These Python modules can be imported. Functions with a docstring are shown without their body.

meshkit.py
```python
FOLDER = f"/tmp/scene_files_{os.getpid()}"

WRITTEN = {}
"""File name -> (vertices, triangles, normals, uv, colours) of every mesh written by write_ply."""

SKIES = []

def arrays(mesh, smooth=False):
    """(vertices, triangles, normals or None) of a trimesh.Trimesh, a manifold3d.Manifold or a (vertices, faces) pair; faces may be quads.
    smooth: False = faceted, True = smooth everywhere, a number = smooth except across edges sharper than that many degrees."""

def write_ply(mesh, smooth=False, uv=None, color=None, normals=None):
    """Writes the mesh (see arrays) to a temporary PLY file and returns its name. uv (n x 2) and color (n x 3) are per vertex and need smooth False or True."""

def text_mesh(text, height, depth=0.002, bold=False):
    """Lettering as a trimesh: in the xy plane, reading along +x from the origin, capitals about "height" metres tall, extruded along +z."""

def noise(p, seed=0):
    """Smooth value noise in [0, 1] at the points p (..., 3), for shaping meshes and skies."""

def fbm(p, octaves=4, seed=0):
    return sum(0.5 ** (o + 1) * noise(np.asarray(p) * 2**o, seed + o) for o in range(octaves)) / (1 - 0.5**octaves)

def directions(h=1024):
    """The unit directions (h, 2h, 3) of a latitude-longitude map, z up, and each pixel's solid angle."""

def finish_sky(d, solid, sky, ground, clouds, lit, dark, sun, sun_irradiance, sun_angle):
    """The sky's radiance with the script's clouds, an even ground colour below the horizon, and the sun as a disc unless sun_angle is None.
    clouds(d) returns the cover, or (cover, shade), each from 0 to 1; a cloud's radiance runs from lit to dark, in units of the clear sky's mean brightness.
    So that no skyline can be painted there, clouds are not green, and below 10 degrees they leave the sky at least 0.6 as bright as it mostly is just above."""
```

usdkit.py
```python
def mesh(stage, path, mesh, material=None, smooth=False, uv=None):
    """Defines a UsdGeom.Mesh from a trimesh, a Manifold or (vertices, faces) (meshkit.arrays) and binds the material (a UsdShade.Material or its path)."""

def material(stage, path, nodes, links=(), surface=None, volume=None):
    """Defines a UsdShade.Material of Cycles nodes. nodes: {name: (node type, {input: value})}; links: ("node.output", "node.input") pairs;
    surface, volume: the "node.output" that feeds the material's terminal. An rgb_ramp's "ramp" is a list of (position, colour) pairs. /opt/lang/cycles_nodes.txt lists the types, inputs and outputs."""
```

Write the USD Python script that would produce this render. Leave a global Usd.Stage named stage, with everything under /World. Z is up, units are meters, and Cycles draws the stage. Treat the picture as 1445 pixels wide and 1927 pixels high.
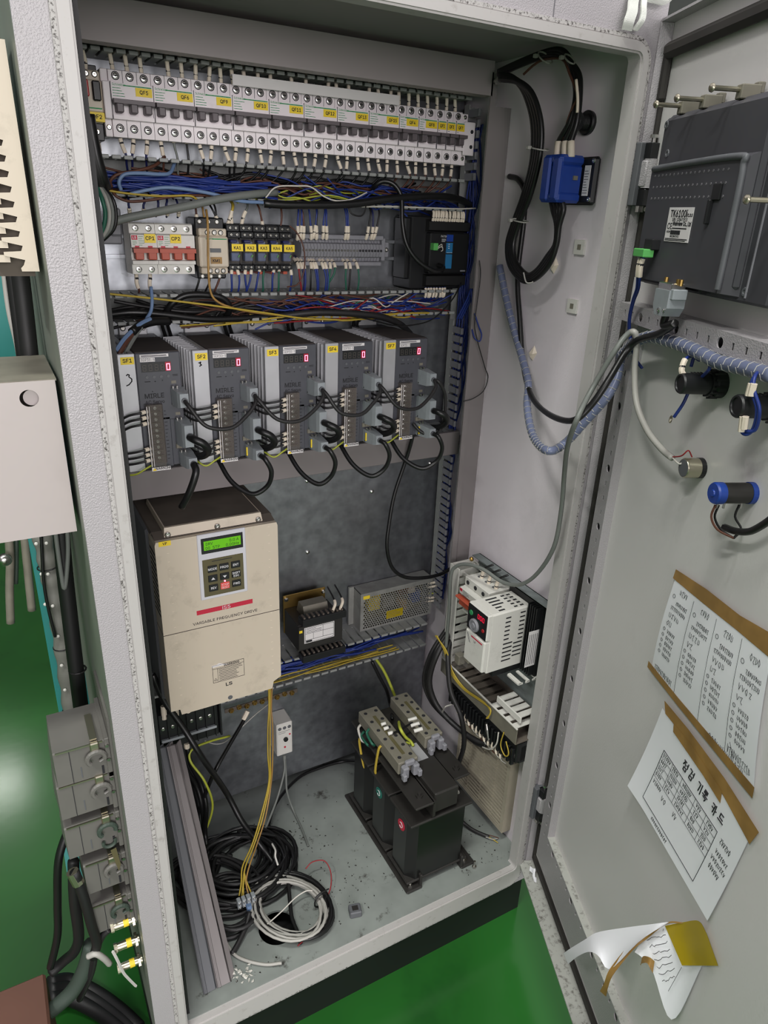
import math, random
import numpy as np, trimesh, usdkit, meshkit
from pxr import Usd, UsdGeom, UsdLux, UsdShade, Sdf, Gf, Vt
from scipy.spatial import ConvexHull
RNG = random.Random(7)
stage = Usd.Stage.CreateInMemory()
UsdGeom.SetStageUpAxis(stage, 'Z'); UsdGeom.SetStageMetersPerUnit(stage, 1.0)
UsdGeom.Xform.Define(stage, '/World'); UsdGeom.Scope.Define(stage, '/World/Looks')
# ---------------------------------------------------------------- camera, ambient hall light, lamps, exposure
CAM = np.array([-0.11015, -0.79177, 1.44666]); FPX = 1316.92
FW = np.array([0.45404, 0.79998, -0.39227]); FW /= np.linalg.norm(FW)
ROLL = math.radians(2.38)
_r = np.cross(FW, [0, 0, 1]); _r /= np.linalg.norm(_r); _d = np.cross(FW, _r)
def _axes(roll):
    return math.cos(roll) * _r + math.sin(roll) * _d, -math.sin(roll) * _r + math.cos(roll) * _d
RT, DN = _axes(-ROLL)
cam = UsdGeom.Camera.Define(stage, '/World/camera')
M4 = np.eye(4); M4[0, :3] = RT; M4[1, :3] = -DN; M4[2, :3] = -FW; M4[3, :3] = CAM
cam.AddTransformOp().Set(Gf.Matrix4d(*M4.ravel().tolist()))
cam.CreateHorizontalApertureAttr(36.0); cam.CreateFocalLengthAttr(FPX / 1445 * 36.0)
cam.CreateClippingRangeAttr(Gf.Vec2f(0.02, 200)); cam.CreateFStopAttr(0.0)
cam.CreateExposureAttr(0.62)
dome = UsdLux.DomeLight.Define(stage, '/World/hall_ambient'); dome.CreateIntensityAttr(0.16); dome.CreateColorAttr(Gf.Vec3f(1.0, 0.94, 1.0))
def lamp(name, p, w, h, power, tilt=0, col=(0.98, 1, 0.93)):
    l = UsdLux.RectLight.Define(stage, '/World/' + name)
    l.AddTranslateOp().Set(Gf.Vec3d(*p)); l.AddRotateZOp().Set(tilt)
    l.CreateWidthAttr(w); l.CreateHeightAttr(h); l.CreateIntensityAttr(power); l.CreateColorAttr(Gf.Vec3f(*col))
lamp('ceiling_lamp_front', (-0.4, -0.85, 4.9), 1.2, 0.3, 46)
lamp('ceiling_lamp_left', (-2.6, -1.5, 4.7), 0.3, 1.2, 62)
lamp('ceiling_lamp_far', (-0.95, 6.9, 5.0), 0.7, 0.4, 24)
front_fill = UsdLux.RectLight.Define(stage, '/World/front_fill_light')   # added fill light behind the camera, brightens the cabinet interior
front_fill.AddTranslateOp().Set(Gf.Vec3d(-1.0, -5.9, 1.95)); front_fill.AddRotateXOp().Set(90.0)
front_fill.CreateWidthAttr(4.5); front_fill.CreateHeightAttr(2.2); front_fill.CreateIntensityAttr(5.2); front_fill.CreateColorAttr(Gf.Vec3f(1.0, 0.955, 0.95))
# ---------------------------------------------------------------- pixel -> point on a known plane of the place
FR = {}
def frame(n, o, deg):
    a = math.radians(deg); c, s = math.cos(a), math.sin(a)
    FR[n] = (np.array(o, float), deg, np.array([[c, s, 0], [-s, c, 0], [0, 0, 1.]]))
frame('P', (0, 0, 0), 0); frame('W', (.735, 0, 0), -90); frame('D', (.745, -.005, 0), 247.5)
def ray(u, v): return FW + RT * (u - 722.5) / FPX + DN * (v - 963.5) / FPX
def at(u, v, F='P', dep=.45):                      # local (x, z) on the plane y = dep of a frame
    o, _, R = FR[F]; d = R @ ray(u, v); q = R @ (CAM - o); r = q + (dep - q[1]) / d[1] * d
    return np.array([r[0], r[2]])
def pt(u, v, F='P', dep=.45):                      # the same as a world point
    x, z = at(u, v, F, dep); o, _, R = FR[F]
    return o + R.T @ np.array([x, dep, z])
def gp(u, v, z): d = ray(u, v); return CAM + (z - CAM[2]) / d[2] * d
def LW(F, x, y, z): o, _, R = FR[F]; return o + R.T @ np.array([x, y, z])
def K(ox, oy, s): return lambda x, y: (ox + x / s, oy + y / s)
# ---------------------------------------------------------------- meshes are (vertices, triangles)
def cat(ms):
    ms = [m for m in ms if m is not None and len(m[0])]
    n = np.cumsum([0] + [len(m[0]) for m in ms])
    return np.vstack([m[0] for m in ms]), np.vstack([np.asarray(m[1]) + k for m, k in zip(ms, n)])
_BF = np.array([[0,2,1],[1,2,3],[4,5,6],[5,7,6],[0,1,4],[1,5,4],[2,6,3],[3,6,7],[0,4,2],[2,4,6],[1,3,5],[3,7,5]])
def hull(pts):
    pts = np.asarray(pts, float); h = ConvexHull(pts, qhull_options='Qt'); f = h.simplices.copy(); c = pts.mean(0)
    n = np.cross(pts[f[:,1]] - pts[f[:,0]], pts[f[:,2]] - pts[f[:,0]]); bad = (n * h.equations[:, :3]).sum(1) < 0
    f[bad] = f[bad][:, ::-1]
    used, inv = np.unique(f, return_inverse=True)
    return pts[used], inv.reshape(-1, 3)
def bx(x0, y0, z0, x1, y1, z1, b=0):
    x0, x1 = sorted((x0, x1)); y0, y1 = sorted((y0, y1)); z0, z1 = sorted((z0, z1))
    if b <= 0:
        v = np.array([[x, y, z] for z in (z0, z1) for y in (y0, y1) for x in (x0, x1)], float); return v, _BF
    b = min(b, (x1-x0)*.45, (y1-y0)*.45, (z1-z0)*.45); p = []
    for x, sx in ((x0, 1), (x1, -1)):
        for y, sy in ((y0, 1), (y1, -1)):
            for z, sz in ((z0, 1), (z1, -1)):
                p += [(x, y+sy*b, z+sz*b), (x+sx*b, y, z+sz*b), (x+sx*b, y+sy*b, z)]
    return hull(p)
def basis(d):
    d = np.asarray(d, float); d = d / np.linalg.norm(d); a = np.cross(d, [0, 0, 1] if abs(d[2]) < .9 else [1, 0, 0]); a /= np.linalg.norm(a)
    return a, np.cross(d, a), d
def cyl(p, q, r, n=12, r2=None):
    p, q = np.asarray(p, float), np.asarray(q, float); a, b, _ = basis(q - p); t = np.arange(n) * 2 * math.pi / n
    ring = np.cos(t)[:, None] * a + np.sin(t)[:, None] * b; r2 = r if r2 is None else r2
    v = np.vstack([p + ring * r, q + ring * r2, p, q]); i = np.arange(n); j = (i + 1) % n
    f = np.vstack([np.stack([i, j, j + n], 1), np.stack([i, j + n, i + n], 1), np.stack([j, i, np.full(n, 2*n)], 1), np.stack([i + n, j + n, np.full(n, 2*n+1)], 1)])
    return v, f
def lathe(p, d, prof, n=16):                       # prof: (distance along d, radius)
    a, b, d = basis(d); p = np.asarray(p, float); t = np.arange(n) * 2 * math.pi / n; ring = np.cos(t)[:, None] * a + np.sin(t)[:, None] * b
    v = np.vstack([p + d * h + ring * r for h, r in prof]); m = len(prof); i = np.arange(n); j = (i + 1) % n; f = []
    for k in range(m - 1): f += [np.stack([i+k*n, j+k*n, j+(k+1)*n], 1), np.stack([i+k*n, j+(k+1)*n, i+(k+1)*n], 1)]
    v = np.vstack([v, p + d * prof[0][0], p + d * prof[-1][0]])
    f += [np.stack([j, i, np.full(n, m*n)], 1), np.stack([i+(m-1)*n, j+(m-1)*n, np.full(n, m*n+1)], 1)]
    return v, np.vstack(f)
def spl(c, k=6):                                   # Catmull-Rom through control points
    c = np.asarray(c, float)
    if len(c) < 3: return np.array([c[0] + (c[-1] - c[0]) * t for t in np.linspace(0, 1, k + 1)])
    e = np.vstack([2*c[0]-c[1], c, 2*c[-1]-c[-2]]); out = []
    for i in range(1, len(e) - 2):
        t = np.linspace(0, 1, k, endpoint=False)[:, None]; p0, p1, p2, p3 = e[i-1], e[i], e[i+1], e[i+2]
        out.append(.5 * (2*p1 + (p2-p0)*t + (2*p0-5*p1+4*p2-p3)*t*t + (3*p1-p0-3*p2+p3)*t**3))
    return np.vstack(out + [c[-1:]])
def tube(p, r, n=7, closed=False):
    p = np.asarray(p, float); keep = np.r_[True, np.linalg.norm(np.diff(p, axis=0), axis=1) > 1e-7]; p = p[keep]
    t = np.gradient(p, axis=0) if not closed else np.roll(p, -1, 0) - np.roll(p, 1, 0); t /= np.linalg.norm(t, axis=1, keepdims=True) + 1e-12
    a, _, _ = basis(t[0]); A = []
    for q in t:
        a = a - q * (a @ q); a = a / (np.linalg.norm(a) + 1e-12); A.append(a)
    A = np.array(A); B = np.cross(t, A); m = len(p); an = np.arange(n) * 2 * math.pi / n; r = np.broadcast_to(r, (m,)) if np.ndim(r) < 2 else r
    v = (p[:, None] + r[:, None, None] * (np.cos(an)[None, :, None] * A[:, None] + np.sin(an)[None, :, None] * B[:, None])).reshape(-1, 3)
    ii, jj = np.meshgrid(np.arange(m if closed else m - 1), np.arange(n), indexing='ij'); i2 = (ii + 1) % m; j2 = (jj + 1) % n
    f = np.vstack([np.stack([ii*n+jj, ii*n+j2, i2*n+j2], -1).reshape(-1, 3), np.stack([ii*n+jj, i2*n+j2, i2*n+jj], -1).reshape(-1, 3)])
    if not closed:
        v = np.vstack([v, p[0], p[-1]]); k = np.arange(n); kj = (k + 1) % n
        f = np.vstack([f, np.stack([kj, k, np.full(n, m*n)], 1), np.stack([(m-1)*n+k, (m-1)*n+kj, np.full(n, m*n+1)], 1)])
    return v, f
def prism(poly, y0, y1):                           # (x, z) outline between two depths
    from shapely.geometry import Polygon
    pg = poly if hasattr(poly, 'area') else Polygon(poly)
    m = trimesh.creation.extrude_polygon(pg, y1 - y0, engine='earcut'); v = np.array(m.vertices)
    return np.stack([v[:, 0], y1 - v[:, 2], v[:, 1]], 1), np.array(m.faces)
def prx(poly, x0, x1):                             # (y, z) outline between two x
    v, f = prism(poly, x0, x1); return np.stack([v[:, 1], v[:, 0], v[:, 2]], 1), f[:, ::-1]
def mv(m, x=0, y=0, z=0): return np.asarray(m[0]) + np.array([x, y, z]), m[1]
def rot(m, axis, deg, o=(0, 0, 0)):
    R = trimesh.transformations.rotation_matrix(math.radians(deg), axis)[:3, :3]; return (np.asarray(m[0]) - o) @ R.T + o, m[1]
_TX = {}
def txt(s, h, x, y, z, al='c', bold=False, sx=1.0, d=.0003):  # lettering on the plane y, facing -y; x, z = anchor (baseline middle)
    if (s, bold) not in _TX:
        t = meshkit.text_mesh(s, 1.0, .01, bold); _TX[s, bold] = np.array(t.vertices), np.array(t.faces)
    v, f = _TX[s, bold]; w = v[:, 0].max() + v[:, 0].min(); off = {'c': -w / 2, 'l': 0, 'r': -w}[al]
    return np.stack([x + (v[:, 0] + off) * h * sx, y - (v[:, 2] / .01) * d, z + v[:, 1] * h], 1), f
def fit(s, h, x0, x1, z, y, bold=True, d=.0003):       # lettering squeezed to run from x0 to x1
    v, f = txt(s, h, 0, y, z, 'l', bold, 1, d); a, b = v[:, 0].min(), v[:, 0].max(); v = v.copy(); v[:, 0] = x0 + (v[:, 0]-a)*(x1-x0)/(b-a); return v, f
def pen(pts, w, y, d=.0003):                       # a flat pen stroke through (x, z) points on the plane y
    o = []
    for (x0, z0), (x1, z1) in zip(pts[:-1], pts[1:]):
        l = math.hypot(x1-x0, z1-z0)
        if l < 1e-6: continue
        ex, ez = (x1-x0)/l*w*.3, (z1-z0)/l*w*.3; nx, nz = -(z1-z0)/l*w/2, (x1-x0)/l*w/2
        q = [(x0-ex+nx, z0-ez+nz), (x0-ex-nx, z0-ez-nz), (x1+ex-nx, z1+ez-nz), (x1+ex+nx, z1+ez+nz)]
        v = np.array([(a, yy, b) for yy in (y, y-d) for a, b in q]); o.append((v, np.array([[4,5,6],[4,6,7],[0,4,7],[0,7,3],[1,2,6],[1,6,5],[0,1,5],[0,5,4],[2,3,7],[2,7,6]])))
    return cat(o)
def lines(x0, x1, z0, z1, n, y, w, frac=(.5, 1), seed=1):   # rows of small print
    r = random.Random(seed); return cat([bx(x0, y-.0002, z0+(z1-z0)*(i+.5)/n-w/2, x0+(x1-x0)*r.uniform(*frac), y, z0+(z1-z0)*(i+.5)/n+w/2) for i in range(n)])
def scr(x, y, z, r=.0035, d=.002, a=None):         # a screw head with a cross slot, facing -y
    return lathe((x, y, z), (0, -1, 0), [(0, r), (d*.6, r), (d, r*.7), (d, r*.35), (d*.5, r*.1)], 10)
# ---------------------------------------------------------------- things and parts
COUNT = {}
ORD = 'first second third fourth fifth sixth seventh eighth ninth tenth eleventh twelfth thirteenth fourteenth fifteenth sixteenth seventeenth eighteenth nineteenth twentieth twenty-first twenty-second twenty-third twenty-fourth twenty-fifth twenty-sixth'.split()
def numbered(parent, name):
    k = COUNT.setdefault((parent, name), 0); COUNT[parent, name] += 1
    return f'{parent}/{name}' if k == 0 else f'{parent}/{name}_{k:03d}'
def data(prim, **kw):
    for k, v in kw.items():
        if v: prim.SetCustomDataByKey(k, v)
LABELS = {}
class T:
    """A thing of the place: parts are given in the coordinates of its frame F and end up under one Xform at its base."""
    def __init__(s, name, label, category, group=None, F='P', kind=None, off=(0, 0, 0)):
        s.name, s.meta, s.F, s.parts, s.off = name, dict(label=label, category=category, group=group, kind=kind), F, [], np.array(off, float)
        if not group and label in LABELS: print('SAME LABEL', label)
        LABELS[label] = 1
    def add(s, part, m, mat, parent=None, label=None, smooth=False, kind=None):
        if isinstance(m, list): m = cat(m)
        s.parts.append((part, m, mat, parent, label, smooth, kind)); return len(s.parts) - 1
    def done(s):
        o, deg, R = FR[s.F]; allv = np.vstack([p[1][0] for p in s.parts]); lo, hi = allv.min(0), allv.max(0)
        base = np.array([(lo[0]+hi[0])/2, (lo[1]+hi[1])/2, lo[2]]); w = o + R.T @ (base + s.off)
        single = len(s.parts) == 1; path = numbered('/World', s.name)
        def place(x):
            x.AddTranslateOp().Set(Gf.Vec3d(*w.tolist()))
            if deg: x.AddRotateZOp().Set(deg)
        if not single:
            x = UsdGeom.Xform.Define(stage, path); place(x); data(x.GetPrim(), **s.meta)
        paths = []
        for part, m, mat, parent, label, smooth, kind in s.parts:
            pp = path if single else numbered(path if parent is None else paths[parent], part)
            me = usdkit.mesh(stage, pp, (m[0] - base, m[1]), '/World/Looks/' + mat, smooth); paths.append(pp)
            if single: place(me); data(me.GetPrim(), **s.meta)
            else: data(me.GetPrim(), label=label, kind=kind)
        s.path, s.paths = path, paths
        return s
def one(name, label, category, m, mat, group=None, F='P', kind=None, smooth=False):
    t = T(name, label, category, group, F, kind); t.add(name, m, mat, smooth=smooth); return t.done()
def cable(name, label, pts, r, mat, n=7, k=6, group=None, category='cable', kind=None, ends=()):
    """pts: world points; ends: extra (part, mesh, material)."""
    t = T(name, label, category, group, 'P', kind); t.add('sheath', tube(spl(pts, k), r, n), mat, smooth=True)
    for e in ends: t.add(*e)
    return t.done()
def Q(*p):                                         # control points: (u, v, depth) on the panel side, or (u, v, frame, depth)
    return [pt(a[0], a[1], *( ('P', a[2]) if len(a) == 3 else a[2:])) for a in p]
def LQ(F, *p): return [np.array([at(u, v, F, d)[0], d, at(u, v, F, d)[1]]) for u, v, d in p]   # the same, in a frame's own coordinates
# ---------------------------------------------------------------- materials
def lin(c): return tuple((x/255/12.92 if x <= 10 else ((x/255+.055)/1.055)**2.4) for x in c)
def mat(name, rgb, rough=.5, metal=0, var=0, vs=40, bump=0, bs=300, dirt=0, dcol=(60, 52, 45), ds=14, spec=.5, emit=0, ecol=None, coat=0, vdet=3, dlo=.55, dhi=.75):
    c = lin(rgb); n = {'p': ('principled_bsdf', dict(base_color=c, roughness=rough, metallic=metal, specular_ior_level=spec, coat_weight=coat))}; L = []
    if emit: n['p'][1].update(emission_color=lin(ecol or rgb), emission_strength=emit)
    if var or dirt or bump: n['t'] = ('geometry', {})
    src = None
    if var:
        n['n'] = ('noise_texture', dict(scale=vs, detail=vdet)); L.append(('t.position', 'n.vector'))
        n['r'] = ('rgb_ramp', {'ramp': [(.3, tuple(max(0, x*(1-var)) for x in c)), (.7, tuple(min(1, x*(1+var)) for x in c))]}); L += [('n.fac', 'r.fac')]; src = 'r.color'
    if dirt:
        n['dn'] = ('noise_texture', dict(scale=ds, detail=6, roughness=.7)); L.append(('t.position', 'dn.vector'))
        n['dr'] = ('rgb_ramp', {'ramp': [(dlo, (0, 0, 0)), (dhi, (dirt, dirt, dirt))]}); L.append(('dn.fac', 'dr.fac'))
        n['dm'] = ('mix_color', dict(a=c, b=lin(dcol))); L.append(('dr.color', 'dm.fac'))
        if src: L.append((src, 'dm.a'))
        src = 'dm.result'
    if src: L.append((src, 'p.base_color'))
    if bump:
        n['bn'] = ('noise_texture', dict(scale=bs, detail=2)); n['b'] = ('bump', dict(strength=bump, distance=.001)); L += [('t.position', 'bn.vector'), ('bn.fac', 'b.height'), ('b.normal', 'p.normal')]
    usdkit.material(stage, '/World/Looks/' + name, n, L, 'p.BSDF')
def clear(name, rgb, a=.25, rough=.1):             # thin clear plastic: mostly see-through with a sheen
    usdkit.material(stage, '/World/Looks/' + name, {'t': ('transparent_bsdf', dict(color=(1, 1, 1))), 'p': ('principled_bsdf', dict(base_color=lin(rgb), roughness=rough)), 'm': ('mix_closure', dict(fac=a))},
                    [('t.BSDF', 'm.closure1'), ('p.BSDF', 'm.closure2')], 'm.closure')
mat('white_paint', (168, 164, 167), .3, bump=.7, bs=520, dirt=.35, dcol=(120, 112, 105), ds=9, dlo=.6, dhi=.85)
mat('lip_paint', (180, 177, 175), .4, dirt=.5, dcol=(110, 100, 92), ds=60, dlo=.58, dhi=.8)
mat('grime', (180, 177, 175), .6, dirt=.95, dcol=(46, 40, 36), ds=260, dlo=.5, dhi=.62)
mat('hall_wall', (100, 104, 100), .7)
mat('column_paint', (128, 122, 122), .5, var=.06, vs=5)
mat('inner_paint', (224, 216, 222), .38, bump=.15, bs=300, dirt=.12, ds=5)
mat('door_paint', (222, 219, 218), .36, bump=.12, bs=300, dirt=.15, ds=4, dlo=.6, dhi=.85)
mat('ledge_paint', (172, 173, 167), .7, dirt=.8, dcol=(78, 72, 66), ds=95, dlo=.52, dhi=.68)
mat('beam_paint', (158, 149, 150), .5, var=.06, vs=5)
mat('roof_paint', (150, 146, 146), .6, var=.08, vs=3)
mat('floor_pan', (132, 138, 134), .6, var=.12, vs=18, dirt=.9, dcol=(52, 48, 44), ds=20, dlo=.61, dhi=.7)
mat('galvanised', (148, 151, 156), .36, metal=.85, var=.2, vs=42, vdet=2, dirt=.4, dcol=(92, 97, 100), ds=7)
mat('plate_steel', (122, 130, 130), .5, metal=.35, var=.2, vs=30, dirt=.4, dcol=(78, 80, 80), ds=8)
mat('black_paint', (16, 17, 18), .5, var=.2, vs=6)
mat('floor_green', (36, 92, 36), .15, var=.2, vs=2.2, bump=.1, bs=14, dirt=.5, dcol=(22, 60, 28), ds=3.2, spec=.3)
mat('teal_paint', (50, 132, 128), .45, var=.08, vs=5)
mat('dark_green', (58, 70, 62), .55, var=.15, vs=6)
mat('brown_paint', (98, 66, 54), .5, var=.06, vs=8)
mat('cream_paint', (180, 171, 169), .4, dirt=.1, ds=3)
mat('rubber', (22, 22, 23), .55, var=.1, vs=30)
mat('gasket_rubber', (46, 43, 40), .7, var=.3, vs=12)
mat('cable_black', (20, 20, 21), .38)
mat('cable_dark', (34, 33, 34), .5)
mat('cable_grey', (112, 116, 112), .45)
mat('cable_light', (168, 166, 160), .45)
mat('wire_blue', (33, 52, 124), .42)
mat('wire_navy', (26, 32, 84), .45)
mat('wire_lightblue', (108, 132, 168), .45)
mat('wire_brown', (88, 54, 42), .5)
mat('wire_red', (140, 34, 40), .45)
mat('wire_yellow', (176, 152, 54), .5)
mat('wire_green', (34, 96, 76), .5)
mat('wire_white', (200, 196, 188), .5)
mat('earth_yellow', (170, 178, 62), .45)
mat('sleeve', (226, 214, 196), .55)
mat('white_plastic', (214, 212, 206), .45, dirt=.15, ds=30)
mat('cream_plastic', (202, 190, 172), .45, dirt=.3, dcol=(110, 100, 84), ds=16)
mat('breaker_white', (236, 228, 231), .45, dirt=.15, dcol=(120, 112, 110), ds=40)
mat('grey_plastic', (132, 132, 138), .5, var=.06, vs=60)
mat('duct_grey', (146, 148, 146), .5, var=.08, vs=40)
mat('mid_grey', (92, 94, 98), .5)
mat('servo_grey', (74, 75, 82), .45, var=.05, vs=60)
mat('servo_top', (70, 64, 62), .8, var=.12, vs=30)
mat('dust_brown', (92, 84, 76), .9, var=.15, vs=24)
mat('connector_grey', (146, 152, 156), .4, var=.05, vs=80)
mat('harting_grey', (104, 102, 98), .42, var=.06, vs=25)
mat('aluminium', (186, 186, 190), .4, metal=.4, var=.06, vs=30)
mat('fin_aluminium', (196, 196, 200), .4, metal=.35)
mat('steel', (190, 188, 184), .25, metal=1)
mat('screw_steel', (206, 204, 200), .22, metal=1)
mat('brass', (170, 140, 80), .35, metal=.9)
mat('copper', (150, 96, 60), .4, metal=.9)
mat('nickel', (190, 184, 164), .3, metal=.95)
mat('black_plastic', (24, 25, 27), .42)
mat('hmi_plastic', (66, 66, 71), .5, var=.12, vs=10, dirt=.3, dcol=(92, 92, 90), ds=7)
mat('toggle_grey', (96, 88, 92), .45)
mat('red_plastic', (170, 32, 36), .4)
mat('orange_plastic', (176, 78, 56), .45)
mat('yellow_label', (238, 208, 50), .5)
mat('white_label', (226, 222, 222), .55)
mat('ink', (34, 34, 38), .7)
mat('ink_grey', (110, 108, 112), .7)
mat('print_green', (44, 140, 84), .6)
mat('print_red', (190, 36, 62), .55)
mat('white_ink', (214, 214, 216), .6)
mat('olive', (92, 86, 58), .5)
mat('keypad_grey', (206, 206, 212), .45)
mat('lcd_green', (92, 168, 18), .35, emit=.16, ecol=(110, 200, 20))
mat('lcd_ink', (34, 62, 16), .5)
mat('stop_red', (222, 84, 78), .45, emit=.05)
mat('led_red', (255, 150, 170), .4, emit=1.5, ecol=(255, 130, 160))
mat('led_halo', (110, 10, 30), .4, emit=.12, ecol=(230, 20, 60))
mat('led_dim_red', (200, 20, 50), .4, emit=.5, ecol=(220, 20, 60))
mat('seg_off', (92, 86, 80), .5)
mat('blue_plastic', (28, 62, 146), .4, var=.08, vs=60)
mat('plc_blue', (40, 112, 162), .4)
mat('green_plastic', (92, 176, 92), .45)
mat('paper', (242, 243, 248), .75)
mat('tape_brown', (158, 122, 66), .4, var=.25, vs=26)
mat('tape_yellow', (168, 146, 22), .3, var=.1, vs=20)
mat('hose_grey', (118, 118, 112), .5, var=.1, vs=20)
mat('strap_white', (212, 214, 208), .6, bump=.4, bs=700)
mat('silver_blue', (88, 104, 140), .35, var=.12, vs=90)
mat('core_dark', (40, 38, 36), .5, var=.12, vs=30)
mat('coil_black', (20, 20, 20), .28)
mat('khaki', (120, 116, 104), .55, var=.1, vs=40)
mat('filter_grille', (172, 164, 146), .6, var=.08, vs=30)
mat('filter_pad', (112, 86, 84), .9, var=.2, vs=60)
mat('green_sticker', (30, 110, 96), .5)
mat('litter', (36, 33, 30), .9)
mat('putty', (206, 204, 196), .7)
clear('clear_plastic', (150, 145, 140), .10, .15)
clear('clear_cover', (130, 122, 116), .2, .12)
mat('smps_steel', (150, 150, 146), .45, metal=.25, var=.12, vs=40, dirt=.4, dcol=(92, 88, 82), ds=12)
mat('shaded_side_paint', (126, 132, 122), .5, var=.1, vs=6)  # cabinet side darkened to grey-green, its shade is put into the colour
clear('spiral', (132, 140, 166), .62, .3)
# ---------------------------------------------------------------- the setting: hall floor
from shapely.geometry import Polygon, box as sbox, Point
one('floor', 'glossy green epoxy factory floor', 'floor', bx(-6, -6, -.05, 6, 9, 0), 'floor_green', kind='structure')
hw = T('wall_back', 'pale wall at the far end of the factory hall', 'wall', kind='structure'); hw.add('wall', bx(-6, 9, 0, 6, 9.1, 6), 'hall_wall'); hw.done()
for nm, x in (('wall_left', -6.1), ('wall_right', 6)): one(nm, 'plain side wall of the factory hall', 'wall', bx(x, -6, 0, x+.1, 9, 6), 'hall_wall', kind='structure')
# ---------------------------------------------------------------- the cabinet
def rbox(x0, z0, x1, z1, r): return sbox(x0+r, z0+r, x1-r, z1-r).buffer(r, quad_segs=6)
def slab(poly, z0, z1):
    m = trimesh.creation.extrude_polygon(poly, z1 - z0, engine='earcut'); return np.array(m.vertices) + [0, 0, z0], np.array(m.faces)
def dw(m): o, _, R = FR['D']; return np.asarray(m[0]) @ R + o, m[1]
XL, XR, ZB, ZT, YB = -.05, .74, .12, 1.83, .5
LB, LT = .163, 1.652                               # lip opening
cab = T('electrical_cabinet', 'tall grey-white steel electrical cabinet with its door swung open on the right', 'cabinet')
cab.add('side_panel', bx(XL, .012, ZB, XL+.003, YB, ZT), 'shaded_side_paint', label='outer side panel with shade painted in as grey-green')
cab.add('side_panel', bx(.735, .008, ZB, .738, YB, ZT), 'inner_paint')
cab.add('roof_panel', bx(XL+.003, .008, 1.694, .735, YB, 1.70), 'roof_paint')
cab.add('back_panel', bx(XL+.003, YB-.004, ZB, .735, YB, 1.694), 'inner_paint')
hole = gp(522, 1745, .165)
cab.add('floor_panel', slab(sbox(XL+.004, .012, .7345, YB-.005).difference(Point(hole[0], hole[1]).buffer(.036)), .160, .165), 'floor_pan')
ring = rbox(XL, ZB-.01, XR, ZT, .004).difference(rbox(-.015, .128, .715, 1.667, .02))
cab.add('front_frame', prism(ring, .004, .010), 'white_paint')
o1, i1 = rbox(-.016, .118, .716, 1.668, .028), rbox(0, LB, .70, LT, .008)
cab.add('gutter_lip', [prism(o1.difference(i1), .0005, .022), prism(o1.buffer(-.0025).difference(i1.buffer(.0025)), -.002, .0005)], 'lip_paint')
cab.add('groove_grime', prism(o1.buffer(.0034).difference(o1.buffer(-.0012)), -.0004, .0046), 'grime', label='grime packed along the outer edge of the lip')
cab.add('edge_strip', bx(-.004, .0225, LB, .008, .04, LT), 'rubber', label='black strip along the left lip')  # plain black strip set just behind the left lip edge
cab.add('seam', bx(at(1043, 8, 'P', .004)[0]-.0006, .0034, 1.672, at(1043, 8, 'P', .004)[0]+.0006, .0042, 1.80), 'ink_grey')
cab.add('plinth', bx(XL+.002, .016, 0, .742, YB, .1195), 'black_paint', label='black steel plinth')
cab.add('top_beam', [bx(XL+.004, .31, 1.634, .690, .314, 1.684), bx(XL+.004, .314, 1.634, .69, .335, 1.638)], 'beam_paint', label='dark grey horizontal beam under the roof')
cab.add('corner_column', [bx(.687, .310, .49, .699, .314, 1.668), bx(.699, .313, .49, .7345, .317, 1.62)], 'column_paint', label='dark grey vertical column beside the right wall')
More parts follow.
